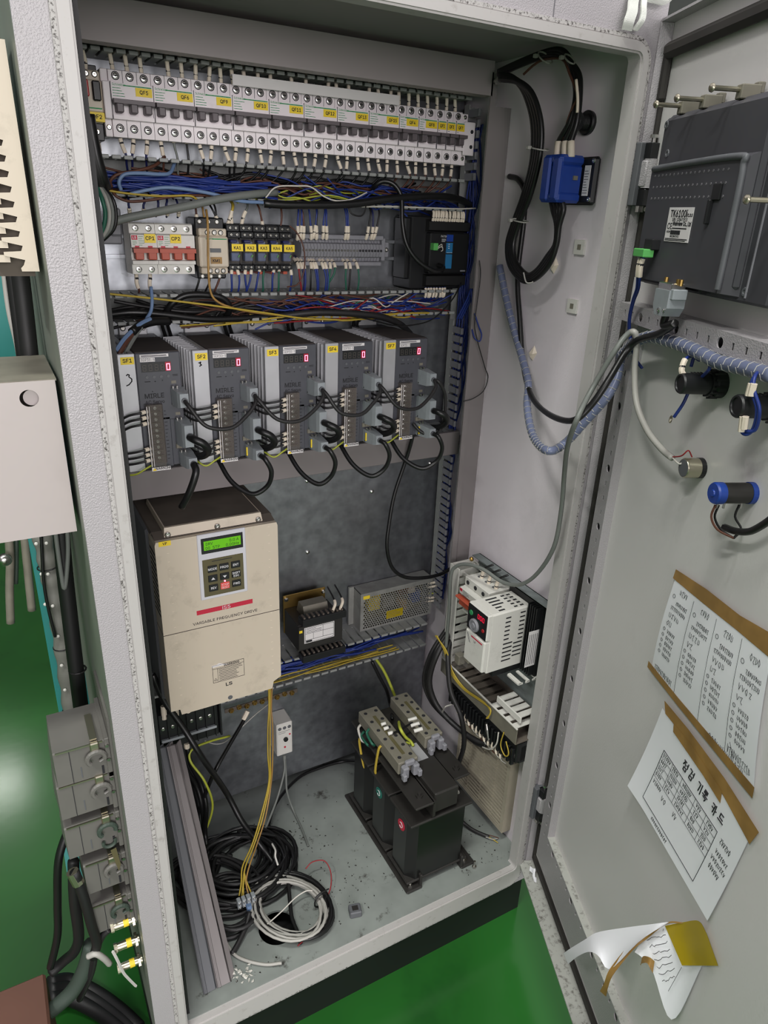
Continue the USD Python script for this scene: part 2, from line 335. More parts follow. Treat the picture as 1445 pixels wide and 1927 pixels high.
cab.add('bolt', [cyl((.692, .300, 1.655), (.692, .312, 1.655), .004), cyl((.692, .298, 1.655), (.692, .302, 1.655), .0065, 6)], 'screw_steel')
pl = cab.add('mounting_plate', bx(.0, .45, .18, .765 - .035, .453, 1.66), 'galvanised', label='mottled galvanised mounting plate at the back')
# rivets and bolts on the plate
for u, v in ((578, 905), (579, 1039), (810, 872), (240, 578), (700, 925)):
    x, z = at(u, v, 'P', .449); cab.add('plate_screw', lathe((x, .45, z), (0, -1, 0), [(0, .0045), (.002, .0045), (.0035, .0025)], 10), 'screw_steel', parent=pl, smooth=40)
# door leaf and its pieces
DW, DZ0, DZ1 = .76, .170, 1.692
leaf = cab.add('door', dw(bx(0, 0, DZ0, DW, .0025, DZ1)), 'door_paint', label='open door leaf seen from its inner side')
cab.add('flange', dw(bx(-.002, -.018, DZ0, .0015, 0, DZ1, .0006)), 'white_paint', parent=leaf)
cab.add('flange', dw(bx(0, -.033, DZ0-.003, DW, 0, DZ0)), 'ledge_paint', parent=leaf)
cab.add('flange', dw(bx(0, -.018, DZ1, DW, 0.002, DZ1+.003)), 'white_paint', parent=leaf)
cab.add('flange', dw(bx(DW-.002, -.018, DZ0, DW, 0, DZ1)), 'white_paint', parent=leaf)
gk = [bx(.002, -.006, DZ0+.012, .011, 0, 1.655, .002), bx(.002, -.006, .179, DW-.01, 0, .197, .002), bx(.006, -.014, 1.648, DW-.01, 0, 1.668, .006), bx(.002, -.010, 1.60, .016, 0, 1.668, .003)]
cab.add('gasket', [dw(m) for m in gk], 'gasket_rubber', parent=leaf, label='dark rubber door gasket')
def perf(x0, z0, x1, z1, horiz, off=0, pitch=.025, edge=None):
    p = sbox(x0, z0, x1, z1); h = []; L = (x1-x0) if horiz else (z1-z0); c = edge; k = 0; s = .02 + off
    while s < L - .02:
        r = .0062 if k % 4 == 2 else .0028
        q = (x0 + s, c) if horiz else (c, z0 + s)
        h.append(Point(*q).buffer(r, quad_segs=4) if r > .005 else sbox(q[0]-.0022, q[1]-.004, q[0]+.0022, q[1]+.004)); s += pitch; k += 1
    return p.difference(__import__('shapely').union_all(h))
fr = [prism(perf(.040, .322, .077, 1.318, False, edge=.062), -.0145, -.0125), bx(.075, -.0125, .322, .077, 0, 1.318), bx(.040, -.0125, .24, .042, 0, 1.318)]
cab.add('perforated_frame', [dw(m) for m in fr], 'white_paint', parent=leaf, label='perforated stiffening channel along the hinge side')
fb = [prism(perf(.040, .238, DW-.04, .322, True, edge=.314), -.0145, -.0125)]
cab.add('perforated_frame', [dw(m) for m in fb], 'mid_grey' if 0 else 'white_paint', parent=leaf, label='perforated stiffening channel along the bottom')
cab.add('frame_ledge', dw(bx(.040, -.0144, .320, DW-.04, 0, .3225)), 'ledge_paint', parent=leaf, label='dirty top ledge of the bottom channel')
rl = [prism(perf(.042, 1.318, DW-.04, 1.342, True, edge=1.329), -.030, -.028), bx(.042, -.028, 1.340, DW-.04, 0, 1.342), bx(.042, -.028, 1.318, DW-.04, 0, 1.320)]
cab.add('perforated_rail', [dw(m) for m in rl], 'white_paint', parent=leaf, label='perforated cross rail below the operator panel')
# hinges
for z, nm in ((1.51, 0), (.345, 1)):
    h = cab.add('hinge', [bx(.716, -.010, z-.040, .740, .004, z+.040, .001)], 'mid_grey', label='dark hinge block with a silver knuckle')
    cab.add('knuckle', [cyl((.733, -.016, z-.017), (.733, -.016, z+.020), .0095, 14), bx(.722, -.02, z-.016, .738, -.006, z+.018, .002)], 'white_paint', parent=h, smooth=40)
    cab.add('hinge_block', [bx(.724, -.022, z+.020, .742, -.006, z+.040, .001)], 'black_plastic', parent=h)
    cab.add('hinge_block', [bx(.724, -.022, z-.040, .742, -.006, z-.018, .001)], 'black_plastic', parent=h)
    cab.add('hinge_bolt', [cyl((.733, -.014, z+.040), (.733, -.014, z+.047), .003), cyl((.733, -.014, z+.046), (.733, -.014, z+.050), .0055, 10)], 'screw_steel', parent=h)
    cab.add('hinge_bolt', [cyl((.728, -.024, z-.044), (.756, -.03, z-.045), .003), cyl((.728, -.014, z-.048), (.728, -.014, z-.040), .0058, 6)], 'screw_steel', parent=h)
cab.done()
# ---------------------------------------------------------------- slotted wiring ducts on the plate
def finger_wall(t, x0, x1, z, mat='duct_grey', y0=.45, y1=.37, pitch=.0165, w=.0125, up=1, lab=None):
    t.add('duct_wall', bx(x0, y0-.02, z-.001, x1, y0, z+.001), mat)
    x = x0 + .002
    while x + w < x1:
        t.add('duct_finger', [bx(x, y1, z-.001, x+w, y0-.02, z+.001), bx(x, y1-.0012, z-.0026, x+w, y1+.004, z+.0026, .0008)], mat); x += pitch
def duct(name, label, x0, x1, z0, z1, cover=False, **k):
    t = T(name, label, 'wiring duct')
    t.add('duct_base', bx(x0, .447, z0, x1, .4495, z1), 'duct_grey')
    for z in (z0, z1): finger_wall(t, x0, x1, z, **k)
    if cover: t.add('duct_cover', [bx(x0, .366, z0-.003, x1, .3685, z1+.003, .001), bx(x0, .3685, z0-.003, x1, .376, z0-.0015), bx(x0, .3685, z1+.0015, x1, .376, z1+.003)], 'column_paint', label='plain grey snap-on cover')
    return t.done()
duct('slotted_duct', 'slotted grey wiring duct hidden behind the top beam, only its lower fingers showing', .0, .70, 1.636, 1.67)
duct('slotted_duct', 'open slotted wiring duct full of blue wires below the long breaker row', .03, .70, 1.4575, 1.506)
duct('slotted_duct', 'open slotted wiring duct with a wire tangle just above the servo drives', .03, .70, 1.2745, 1.315)
duct('slotted_duct', 'covered grey wiring duct that runs like a shelf under the five servo drives', .03, .722, .986, 1.03, True)
duct('slotted_duct', 'open slotted wiring duct with blue and yellow wires below the perforated power supply', .05, .688, .515, .572, pitch=.021, w=.0165)
vd = T('slotted_duct', 'upright slotted wiring duct at the right edge of the mounting plate', 'wiring duct')
vd.add('duct_base', bx(.712, .418, .60, .735, .4205, 1.63), 'duct_grey')
for z0, z1 in ((1.506, 1.632), (1.04, 1.255), (.60, .980)):
    vd.add('duct_wall', bx(.711, .405, z0, .713, .42, z1), 'duct_grey'); z = z0 + .002
    while z + .012 < z1:
        vd.add('duct_finger', [bx(.711, .372, z, .713, .405, z+.0125), bx(.7085, .3705, z, .714, .375, z+.0125, .0008)], 'grey_plastic'); z += .0172
vd.done()
for z, xa, xb in ((1.572, .05, .72), (1.383, .06, .60)):
    one('din_rail', 'galvanised mounting rail behind the ' + ('upper breaker row' if z > 1.5 else 'middle device row'), 'mounting rail', [bx(xa, .438, z-.0175, xb, .4395, z+.0175), bx(xa, .4395, z-.013, xb, .4495, z+.013)] and cat([bx(xa, .438, z-.0175, xb, .4395, z-.012), bx(xa, .438, z+.012, xb, .4395, z+.0175), bx(xa, .4475, z-.013, xb, .4495, z+.013), bx(xa, .4395, z-.0135, xb, .4475, z-.012), bx(xa, .4395, z+.012, xb, .4475, z+.0135)]), 'galvanised')
# ---------------------------------------------------------------- long breaker row
PW = .01918; BX0 = .0895; BZ = 1.532
def breaker(i0, n, tag):
    x0 = BX0 + i0*PW + .0003; x1 = x0 + n*PW - .0006; z = BZ
    t = T('circuit_breaker', f'{["", "single", "two", "three"][n]}-pole white circuit breaker with the yellow {tag} label in the long top row', 'circuit breaker', 'circuit breakers of the long top row')
    prof = [(.436, z+.002), (.436, z+.082), (.388, z+.084), (.385, z+.083), (.385, z+.068), (.374, z+.0665), (.374, z+.046), (.382, z+.0455), (.382, z+.028), (.376, z+.0275), (.376, z+.0225), (.385, z+.022), (.385, z+.0005), (.388, z)]
    t.add('body', prx(prof, x0, x1), 'breaker_white')
    t.add('seam', [bx(x0+k*PW-.0005, .3845, z, x0+k*PW+.0002, .386, z+.022) for k in range(1, n)] + [bx(x0+k*PW-.0005, .3845, z+.068, x0+k*PW+.0002, .386, z+.084) for k in range(1, n)] + [bx(x0-.0003, .3735, z+.022, x0+.0003, .376, z+.068)], 'ink_grey')
    for k in range(n):
        xc = x0 + (k+.5)*PW
        for zz in (z+.012, z+.0765): 
            s = t.add('terminal_screw', scr(xc, .3852, zz, .0040, .0012), 'screw_steel', smooth=30); t.add('screw_slot', bx(xc-.003, .3835, zz-.0006, xc+.003, .3845, zz+.0006), 'ink', parent=s)
            t.add('screw_hole', lathe((xc, .3855, zz), (0, -1, 0), [(0, .0056), (.0008, .0056), (.0008, .0044), (.0001, .0044)], 12), 'ink', parent=s)
        t.add('toggle', [bx(xc-.0055, .366, z+.030, xc+.0045, .384, z+.043, .0015)], 'toggle_grey')
    t.add('toggle_bar', hull([(x, y, zz) for x in (x0+.001, x1-.001) for y, zz in ((.362, z+.041), (.362, z+.046), (.376, z+.048), (.376, z+.040))]), 'toggle_grey')
    t.add('stripe', bx(x0+n*PW*(.30 if n > 1 else .1), .3735, z+.0635, x1-.002, .374, z+.0648), 'print_green')
    pr = [txt('Schneider', .0030, x0+.002, .3739, z+.0632, 'l', d=.0002, sx=.9)] if n > 1 else []
    t.add('print', pr + [lines(x0+.002, x0+n*PW*.34, z+.049, z+.062, 4, .3739, .0007, seed=i0)], 'print_green' if n > 1 else 'ink_grey')
    lx1 = x1 - .0015; lx0 = max(lx1 - .0225, x0+.0004); lz = z + .0525
    l = t.add('label', bx(lx0, .3732, lz, lx1, .3739, lz+.0105), 'yellow_label'); t.add('lettering', txt(tag, .0046, (lx0+lx1)/2, .3732, lz+.003, bold=True, sx=.95 if n > 1 else .8), 'ink', parent=l)
    t.done()
i = 0; POLE = []
for tag, n in (('QF5', 3), ('QF6', 3), ('QF9', 3), ('QF10', 3), ('QF11', 3), ('QF12', 3), ('QF13', 3), ('QF15', 3), ('QF4', 2), ('QF8', 2), ('QF1', 1), ('QF3', 1), ('QF7', 1)):
    breaker(i, n, tag); POLE += [(i + k, tag, k, n) for k in range(n)]; i += n
e = T('end_bracket', 'small white end bracket with one screw closing the right end of the top breaker row', 'end bracket')
xe = BX0 + i*PW
e.add('body', [bx(xe, .386, BZ, xe+.013, .436, BZ+.082, .001)], 'breaker_white'); e.add('terminal_screw', scr(xe+.006, .386, BZ+.0765, .0035), 'screw_steel'); e.add('terminal_screw', scr(xe+.006, .386, BZ+.011, .0035), 'screw_steel'); e.done()
e = T('cover_plate', 'flat white plate with two screw holes right of the QF7 breaker', 'cover plate')
e.add('plate', bx(xe+.001, .377, BZ+.016, xe+.024, .380, BZ+.069, .001), 'breaker_white')
for zz in (.030, .054): e.add('screw', scr(xe+.017, .377, BZ+zz, .0032, .0008), 'ink')
e.done()
e = T('cover_plate', 'blank filler module at the left end of the long top breaker row', 'filler module'); e.add('body', [bx(.0795, .386, BZ+.0, .0892, .436, BZ+.084, .001), bx(.0795, .375, BZ+.022, .0892, .388, BZ+.068, .001)], 'breaker_white'); e.add('terminal_screw', scr(.0845, .386, BZ+.012, .0035), 'screw_steel'); e.done()
a, b = at(437, 137, 'P', .372), at(752, 190, 'P', .372)
one('marking_strip', 'long narrow white plastic strip lying across the top of the breaker row', 'plastic strip', cat([bx(a[0], .372, a[1]-.0155, b[0], .3735, a[1]-.001, .0005), bx(a[0], .3735, a[1]-.0025, b[0], .384, a[1]-.001)]), 'white_label')
# motor protection breaker at the far left
m = T('motor_breaker', 'cream motor protection breaker with red button and yellow QF2 label', 'motor breaker')
m.add('body', [bx(.036, .386, 1.548, .0788, .436, 1.612, .002), bx(.036, .378, 1.560, .0788, .390, 1.600, .002)], 'cream_plastic')
m.add('base_block', bx(.038, .388, 1.526, .0775, .436, 1.548, .001), 'black_plastic', label='black lower terminal block')
m.add('top_block', bx(.036, .400, 1.612, .0775, .436, 1.620, .001), 'black_plastic', label='black upper terminal block')
m.add('stop_button', bx(.048, .368, 1.578, .0605, .379, 1.598, .0012), 'red_plastic', label='red stop button'); m.add('rocker', bx(.0655, .371, 1.574, .0760, .379, 1.598, .0015), 'black_plastic', label='black rocker')
m.add('stripe', bx(.05, .3775, 1.5645, .0765, .378, 1.566), 'print_green')
l = m.add('label', bx(.0585, .377, 1.549, .0785, .386, 1.5605), 'yellow_label'); m.add('lettering', txt('QF2', .005, .0685, .377, 1.5525, bold=True), 'ink', parent=l)
for x, z in ((.050, 1.607), (.061, 1.607), (.072, 1.607)): m.add('terminal_screw', scr(x, .3858, z, .004), 'screw_steel', smooth=30)
m.add('terminal_screw', scr(.068, .388, 1.537, .004), 'screw_steel'); m.done()
# ---------------------------------------------------------------- wires with marker sleeves above and below the breaker row
def lead(label, pts, col, sl, group=None, r=.0017, F='P'):      # sl: (start, end) along the points covered by the sleeve
    t = T('marked_wire', label, 'wire', group, F); p = spl(pts, 5); n = len(p); t.add('conductor', tube(p, r, 6), col, smooth=True)
    q = p[int(sl[0]*n):max(int(sl[1]*n), int(sl[0]*n)+2)]; s = t.add('marker_sleeve', tube(q, r*1.75, 8), 'sleeve', smooth=40)
    t.add('print', [tube(np.array([q[len(q)//3], q[len(q)//3] + (q[-1]-q[0])*.12]), r*1.8, 8)], 'ink', parent=s); t.done()
side = {1: ['only'], 2: ['left', 'right'], 3: ['left', 'middle', 'right']}
for i, tag, k, n in POLE:
    r = random.Random(i*3+1); x = BX0 + (i+.5)*PW; ps = side[n][k]
    if not (i in (3, 13, 16, 20)):
        d = r.uniform(-.004, .004); col = 'cable_black' if i < 22 else ('wire_brown' if i in (28, 30) else 'cable_dark')
        lead(f'wire with cream marker sleeve entering the top of the {tag} breaker, {ps} pole', [(x, .395, 1.610), (x+d*.4, .394, 1.622), (x+d, .396, 1.640), (x+d*1.6, .41, 1.652), (x+d*2, .43, 1.662)], col, (.12, .58), 'sleeved wires above the top breakers')
    d = r.uniform(-.006, .008); y = .395; zb = BZ
    if i < 3: cols = 'wire_navy'
    elif i < 6: cols = ['wire_brown', 'cable_grey', 'cable_black'][i-3]
    elif i < 24: cols = 'cable_black'
    else: cols = 'wire_brown'
    dx = -.012 - r.random()*.012 if i > 9 else r.uniform(-.004, .006)
    if i in (4, 5): sl = (.05, .1)
    else: sl = (.10, .42)
    lead(f'wire with cream marker sleeve leaving the bottom of the {tag} breaker, {ps} pole', [(x, y, zb+.004), (x+d*.3, y-.002, zb-.008), (x+d, y-.003, zb-.022), (x+d+dx*.2, y+.002, zb-.034), (x+d+dx, y+.012, zb-.050), (x+d+dx*2, y+.025, zb-.066)], cols, sl, 'sleeved wires below the top breakers')
for k, (x, c) in enumerate(((.048, 'wire_navy'), (.062, 'wire_navy'))):
    lead(f'blue wire with cream sleeve on top of the QF2 motor breaker, {["left", "right"][k]} one', [(x, .395, 1.608), (x+.001, .393, 1.622), (x-.002, .395, 1.640), (x-.006, .41, 1.660)], c, (.15, .65))
lead('wire with cream sleeve under the black foot of the QF2 motor breaker', [(.068, .396, 1.535), (.069, .392, 1.518), (.070, .396, 1.505), (.071, .41, 1.48)], 'wire_navy', (.1, .5))
# ---------------------------------------------------------------- middle row
def ls_breaker(x0, n, tag):
    t = T('circuit_breaker', f'white circuit breaker with orange-red toggles and yellow {tag} label in the middle row', 'circuit breaker', 'orange toggle breakers'); w = n*PW; z = 1.345; x1 = x0 + w - .0005
    prof = [(.436, z), (.436, z+.074), (.390, z+.075), (.386, z+.073), (.386, z+.060), (.376, z+.058), (.376, z+.040), (.384, z+.039), (.384, z+.022), (.377, z+.021), (.377, z+.016), (.386, z+.015), (.386, z+.001)]
    t.add('body', prx(prof, x0, x1), 'cream_plastic' if 0 else 'white_plastic')
    for k in range(n):
        xc = x0 + (k+.5)*PW
        for zz in (z+.008, z+.067): t.add('terminal_screw', scr(xc, .386, zz, .0048, .0014), 'screw_steel', smooth=30)
        t.add('toggle', bx(xc-.0062, .368, z+.023, xc+.0062, .385, z+.035, .001), 'orange_plastic')
    t.add('toggle_bar', hull([(x, y, zz) for x in (x0+.001, x1-.001) for y, zz in ((.366, z+.033), (.366, z+.039), (.377, z+.0405), (.377, z+.033))]), 'orange_plastic', label='orange-red bar joining the toggles')
    t.add('logo', [bx(x0+.001, .3755, z+.051, x0+.0095, .376, z+.0572)], 'print_red'); t.add('logo_lettering', txt('LS', .0035, x0+.0052, .3754, z+.0525, bold=True), 'white_ink')
    t.add('print', [lines(x0+.011, x0+.020, z+.042, z+.057, 5, .3759, .0006), lines(x0+.002, x0+.009, z+.043, z+.050, 3, .3759, .0006)], 'print_green')
    for k in range(n): t.add('mark', bx(x0+(k+.25)*PW, .3756, z+.0405, x0+(k+.6)*PW, .376, z+.0425), 'print_red')
    lx = x0 + .0195
    l = t.add('label', bx(lx, .3742, z+.047, lx+.0165, .3756, z+.0595), 'yellow_label'); t.add('lettering', txt(tag, .005, lx+.0082, .3742, z+.051, bold=True), 'ink', parent=l)
    t.done()
ls_breaker(.0975, 2, 'CP1'); ls_breaker(.0975 + 2*PW, 3, 'CP2')
one('clear_cover', 'clear plastic cover box around the left side of the orange toggle breakers', 'plastic cover', cat([bx(.0885, .380, 1.343, .0895, .436, 1.425), bx(.0885, .379, 1.343, .0975, .380, 1.425), bx(.0885, .38, 1.342, .0975, .436, 1.343)]), 'clear_plastic')
ec = T('rail_end_clamp', 'pale rail end clamp with one screw left of the orange toggle breakers', 'rail clamp'); a = at(212, 436, 'P', .41)
ec.add('clamp_body', [bx(a[0]-.022, .41, a[1]-.018, a[0]+.013, .4375, a[1]+.012, .002), bx(a[0]-.004, .40, a[1]-.006, a[0]+.013, .412, a[1]+.034, .003)], 'grey_plastic'); ec.add('screw', scr(a[0]-.003, .405, a[1], .0045), 'screw_steel'); ec.done()
# contactor
t = T('contactor', 'cream contactor with black base and dusty transparent yellow label in the middle row', 'contactor'); x0, x1 = .1985, .2445
t.add('base', [bx(x0, .392, 1.338, x1+.001, .437, 1.430, .002)], 'black_plastic')
t.add('body', [bx(x0, .372, 1.357, x1+.001, .395, 1.403, .002), bx(x0+.002, .376, 1.403, x1, .395, 1.4145, .0015), bx(x0+.003, .376, 1.3465, x1, .395, 1.3565, .0015)], 'cream_plastic')
for x in (.2135, .2245, .2345): 
    t.add('terminal_screw', scr(x, .376, 1.4085, .0042), 'screw_steel', smooth=30); t.add('terminal_screw', scr(x+.0015, .376, 1.3515, .0042), 'screw_steel', smooth=30)
for x in (.206, .220, .234): t.add('terminal_screw', scr(x, .392, 1.424, .004), 'screw_steel'); t.add('terminal_screw', scr(x, .392, 1.342, .004), 'screw_steel')
t.add('stripe', bx(.220, .3715, 1.3985, .243, .372, 1.4000), 'print_green'); t.add('print', txt('Schneider', .0024, .209, .3718, 1.3986, 'l', sx=.8), 'print_green')
t.add('window', bx(.2155, .370, 1.3795, .2325, .3725, 1.3855), 'mid_grey'); l = t.add('label', bx(.2155, .3705, 1.3625, .2335, .372, 1.3725), 'tape_brown', label='dusty yellow KM1 label'); t.add('lettering', txt('KM1', .0042, .2245, .3705, 1.365, bold=True), 'ink', parent=l)
t.done()
# relays KA1..KA5
for k in range(5):
    x0 = .2485 + k*.0222; x1 = x0 + .0216
    t = T('plug_in_relay', f'clear plug-in relay in a black socket with the yellow KA{k+1} label', 'relay', 'row of five plug-in relays')
    t.add('socket', [bx(x0, .395, 1.349, x1, .437, 1.422, .001), bx(x0, .385, 1.401, x1, .397, 1.4105, .001), bx(x0, .390, 1.4105, x1, .40, 1.4205, .001), bx(x0, .385, 1.3525, x1, .397, 1.360, .001)], 'black_plastic')
    for x in (x0+.006, x0+.0155):
        for y, z in ((.385, 1.406), (.390, 1.4158), (.385, 1.3565)): t.add('terminal_screw', scr(x, y, z, .0028), 'screw_steel')
    t.add('relay_case', bx(x0+.002, .374, 1.363, x1-.002, .393, 1.399, .0015), 'clear_cover', label='clear relay case')
    t.add('relay_core', [bx(x0+.004, .380, 1.366, x1-.004, .392, 1.379, .001), bx(x0+.005, .379, 1.383, x1-.005, .392, 1.396)], 'silver_blue')
    t.add('clip', bx(x0+.001, .373, 1.3945, x0+.012, .385, 1.3985, .0008), 'wire_navy'); t.add('spring', cyl((x0+.014, .377, 1.372), (x0+.0165, .377, 1.376), .0012, 6), 'green_plastic')
    l = t.add('label', bx(x0+.0025, .3725, 1.3815, x1-.0005, .3738, 1.3925), 'yellow_label'); t.add('lettering', txt(f'KA{k+1}', .0045, (x0+x1)/2+.001, .3725, 1.3845, bold=True), 'ink', parent=l)
    t.add('foot', bx(x0+.011, .40, 1.344, x0+.018, .435, 1.3495), 'orange_plastic'); t.done()
# terminal blocks (a countable row of modules)
NT = 26
for k in range(NT):
    w = .0061; x0 = .382 + k*w
    t = T('terminal_block', f'narrow grey rail terminal block, {ORD[k]} from the left in the long terminal strip', 'terminal block', 'terminal blocks of the middle row strip')
    prof = [(.437, 1.366), (.437, 1.401), (.412, 1.402), (.410, 1.396), (.403, 1.394), (.400, 1.386), (.400, 1.381), (.403, 1.373), (.410, 1.371), (.412, 1.365)]
    t.add('body', prx(prof, x0, x0+w-.0006), 'grey_plastic')
    for y, z in ((.4045, 1.3915), (.3995, 1.3835), (.4045, 1.3755)):
        t.add('clamp', [cyl((x0+w/2-.0003, y-.0008, z), (x0+w/2-.0003, y+.001, z), .0022, 8)], 'screw_steel' if not (k > 17 and z < 1.39 and z > 1.38) else 'ink')
    t.done()
t = T('terminal_strip_cover', 'pair of long grey carrier strips above and below the terminal blocks', 'carrier strip')
t.add('strip', bx(.379, .402, 1.4015, .543, .430, 1.409, .001), 'grey_plastic'); t.add('strip', bx(.381, .402, 1.3575, .540, .430, 1.3645, .001), 'grey_plastic'); t.done()
t = T('rail_end_clamp', 'grey end clamp with a silver screw at the right end of the terminal strip', 'rail clamp'); t.add('clamp_body', [bx(.5415, .405, 1.366, .549, .437, 1.405, .001), bx(.549, .412, 1.372, .560, .437, 1.398, .001)], 'grey_plastic'); t.add('screw', scr(.5545, .412, 1.385, .004), 'screw_steel'); t.done()
# controller with the red cross-shaped cable
t = T('programmable_controller', 'black programmable controller with a light blue label stripe and green plug', 'controller'); 
t.add('body', bx(.592, .385, 1.318, .7085, .448, 1.445, .002), 'black_plastic')
t.add('face', bx(.622, .368, 1.347, .7085, .386, 1.418, .002), 'black_plastic')
t.add('terminal_cover', hull([(x, y, z) for x in (.620, .7085) for y, z in ((.372, 1.422), (.372, 1.436), (.386, 1.440), (.386, 1.419))]), 'rubber'); t.add('terminal_cover', hull([(x, y, z) for x in (.620, .7085) for y, z in ((.372, 1.326), (.372, 1.342), (.386, 1.345), (.386, 1.322))]), 'rubber')
t.add('module_side', bx(.586, .395, 1.335, .622, .440, 1.442, .002), 'black_plastic'); t.add('bright_tab', bx(.603, .398, 1.437, .620, .412, 1.4435, .001), 'steel')
for z, h, c in ((1.405, .013, 'blue_plastic'), (1.385, .019, 'plc_blue'), (1.358, .026, 'plc_blue')): t.add('stripe', bx(.6565, .3665, z-.002, .6705, .3685, z+h-.003), c)
t.add('print', [lines(.646, .656, 1.402, 1.408, 3, .3679, .0008, (.7, 1)), txt('FATEK', .0036, .651, .3679, 1.410, sx=.9)], 'white_ink')
t.add('print', [bx(.6575, .3662, 1.3835, .6700, .3666, 1.3842), bx(.6605, .3662, 1.391, .6635, .3666, 1.3922), bx(.6605, .3662, 1.3945, .6635, .3666, 1.3957), bx(.6605, .3662, 1.398, .6635, .3666, 1.3992)], 'white_ink')
t.add('name_strip', bx(.692, .3675, 1.3505, .7035, .3683, 1.3528), 'grey_plastic')
g = t.add('green_plug', bx(.6225, .356, 1.388, .6325, .369, 1.4005, .001), 'green_plastic', label='green screw plug'); t.add('plug_lead', [tube(spl([(.631, .357, 1.391), (.637, .352, 1.395), (.640, .353, 1.389), (.637, .354, 1.387)], 5), .0008, 5), tube(spl([(.631, .357, 1.393), (.636, .352, 1.399), (.638, .353, 1.393)], 5), .0008, 5)], 'wire_white', parent=g)
t.done()
rr = random.Random(5)
for k in range(22):                                   # sleeves crowding the controller's terminals
    top = k < 14; q = k if top else k - 14
    x = (.6285 + q*.0052) if top else (.622 + q*.0062); zt = 1.436 if top else 1.322; s = 1 if top else -1; j = rr.uniform(-.003, .003)
    lead('short wire with white sleeve ' + ('entering the top' if top else 'leaving the bottom') + f' of the black controller, {ORD[q]} from the left', [(x, .376, zt), (x+j*.5, .374, zt+s*.008), (x+j, .376, zt+s*.018), (x+j*2, .395, zt+s*.027), (x+j*2, .42, zt+s*.032)], 'wire_blue', (.05, .55), 'sleeved wires ' + ('above' if top else 'below') + ' the controller', r=.0014)
# wires of the middle row
def drops(spec, base):
    for k, (u0, v0, u1, v1, col, s0, s1, lab) in enumerate(spec):
        a, b = pt(u0, v0, 'P', .40), pt(u1, v1, 'P', .40); m = (a+b)/2 + [RNG.uniform(-.003, .003), -.004, 0]
        lead(lab, [a + [0, .03, .012 if a[2] > b[2] else -.012], a, m, b, b + [0, .008, -.004 if a[2] > b[2] else .004]], col, (s0, s1))
drops([(241, 372, 244, 399, 'wire_navy', .6, .85, 'navy wire above the first pole of the CP1 breaker'), (272, 376, 271, 399, 'wire_navy', .6, .85, 'navy wire above the second pole of the CP1 breaker'),
 (296, 374, 295, 402, 'wire_navy', .6, .85, 'navy wire above the first pole of the CP2 breaker'), (314, 375, 315, 403, 'wire_navy', .6, .85, 'navy wire above the second pole of the CP2 breaker'), (332, 377, 336, 404, 'wire_navy', .6, .85, 'navy wire above the third pole of the CP2 breaker'),
 (367, 388, 371, 418, 'wire_brown', .5, .85, 'brown wire above the left terminal of the contactor'), (380, 388, 391, 424, 'tape_brown', .9, .93, 'ochre wire above the middle of the contactor'), (396, 388, 412, 424, 'cable_black', .5, .9, 'black wire above the right terminal of the contactor'), (404, 388, 415, 430, 'cable_dark', .5, .9, 'dark wire at the right edge of the contactor top'),
 (439, 385, 428, 423, 'wire_yellow', .5, .85, 'yellow wire above the KA1 relay'), (437, 385, 436, 424, 'wire_yellow', .4, .85, 'second yellow wire above the KA1 relay'), (466, 386, 454, 424, 'cable_grey', .4, .85, 'grey wire above the KA2 relay'), (486, 388, 494, 426, 'wire_brown', .6, .9, 'brown wire above the KA3 relay'), (528, 390, 524, 440, 'wire_brown', .6, .9, 'brown wire above the KA4 relay'),
 (256, 516, 262, 547, 'wire_brown', .2, .7, 'wire with sleeve below the first pole of the CP1 breaker'), (282, 516, 283, 548, 'cable_grey', .2, .7, 'grey wire with sleeve below the second pole of the CP1 breaker'),
 (375, 512, 369, 545, 'cable_black', .15, .35, 'black wire below the left terminal of the contactor'), (392, 512, 388, 545, 'cable_black', .1, .3, 'black wire below the middle terminal of the contactor'), (418, 500, 405, 545, 'wire_brown', .2, .55, 'brown wire below the right terminal of the contactor'),
 (434, 495, 436, 545, 'wire_blue', .15, .5, 'blue wire below the KA1 relay, left one'), (442, 497, 449, 545, 'wire_blue', .15, .5, 'blue wire below the KA1 relay, right one'), (461, 496, 464, 545, 'wire_blue', .15, .5, 'blue wire below the KA2 relay, left one'), (471, 496, 465, 545, 'wire_blue', .15, .5, 'blue wire below the KA2 relay, right one'), (489, 497, 481, 545, 'wire_blue', .15, .45, 'blue wire below the KA3 relay'), (496, 503, 495, 545, 'wire_green', .1, .3, 'green wire below the KA3 relay'), (515, 499, 512, 545, 'wire_blue', .15, .45, 'blue wire below the KA4 relay'), (524, 503, 524, 545, 'wire_green', .1, .4, 'green wire below the KA4 relay'), (544, 498, 546, 545, 'wire_blue', .15, .5, 'blue wire below the KA5 relay')], 0)
tb = [(561, 390, 560, 447, 'wire_blue'), (566, 390, 565, 446, 'wire_blue'), (567, 392, 571, 446, 'wire_brown'), (580, 391, 586, 446, 'wire_blue'), (595, 391, 590, 444, 'wire_blue'), (596, 392, 596, 446, 'cable_dark'), (611, 392, 608, 445, 'wire_blue'), (613, 392, 615, 446, 'wire_blue'), (648, 392, 650, 446, 'wire_blue'), (652, 392, 655, 446, 'wire_blue'), (697, 395, 690, 446, 'cable_dark'), (700, 396, 699, 446, 'wire_navy'), (713, 396, 704, 446, 'cable_dark')]
drops([(a, b, c, d, e, .55, .9, f'{dict(wire_blue="blue", wire_brown="brown", cable_dark="dark", wire_navy="navy")[e]} wire with white sleeve dropping to the terminal strip, {ORD[k]} from the left') for k, (a, b, c, d, e) in enumerate(tb)], 1)
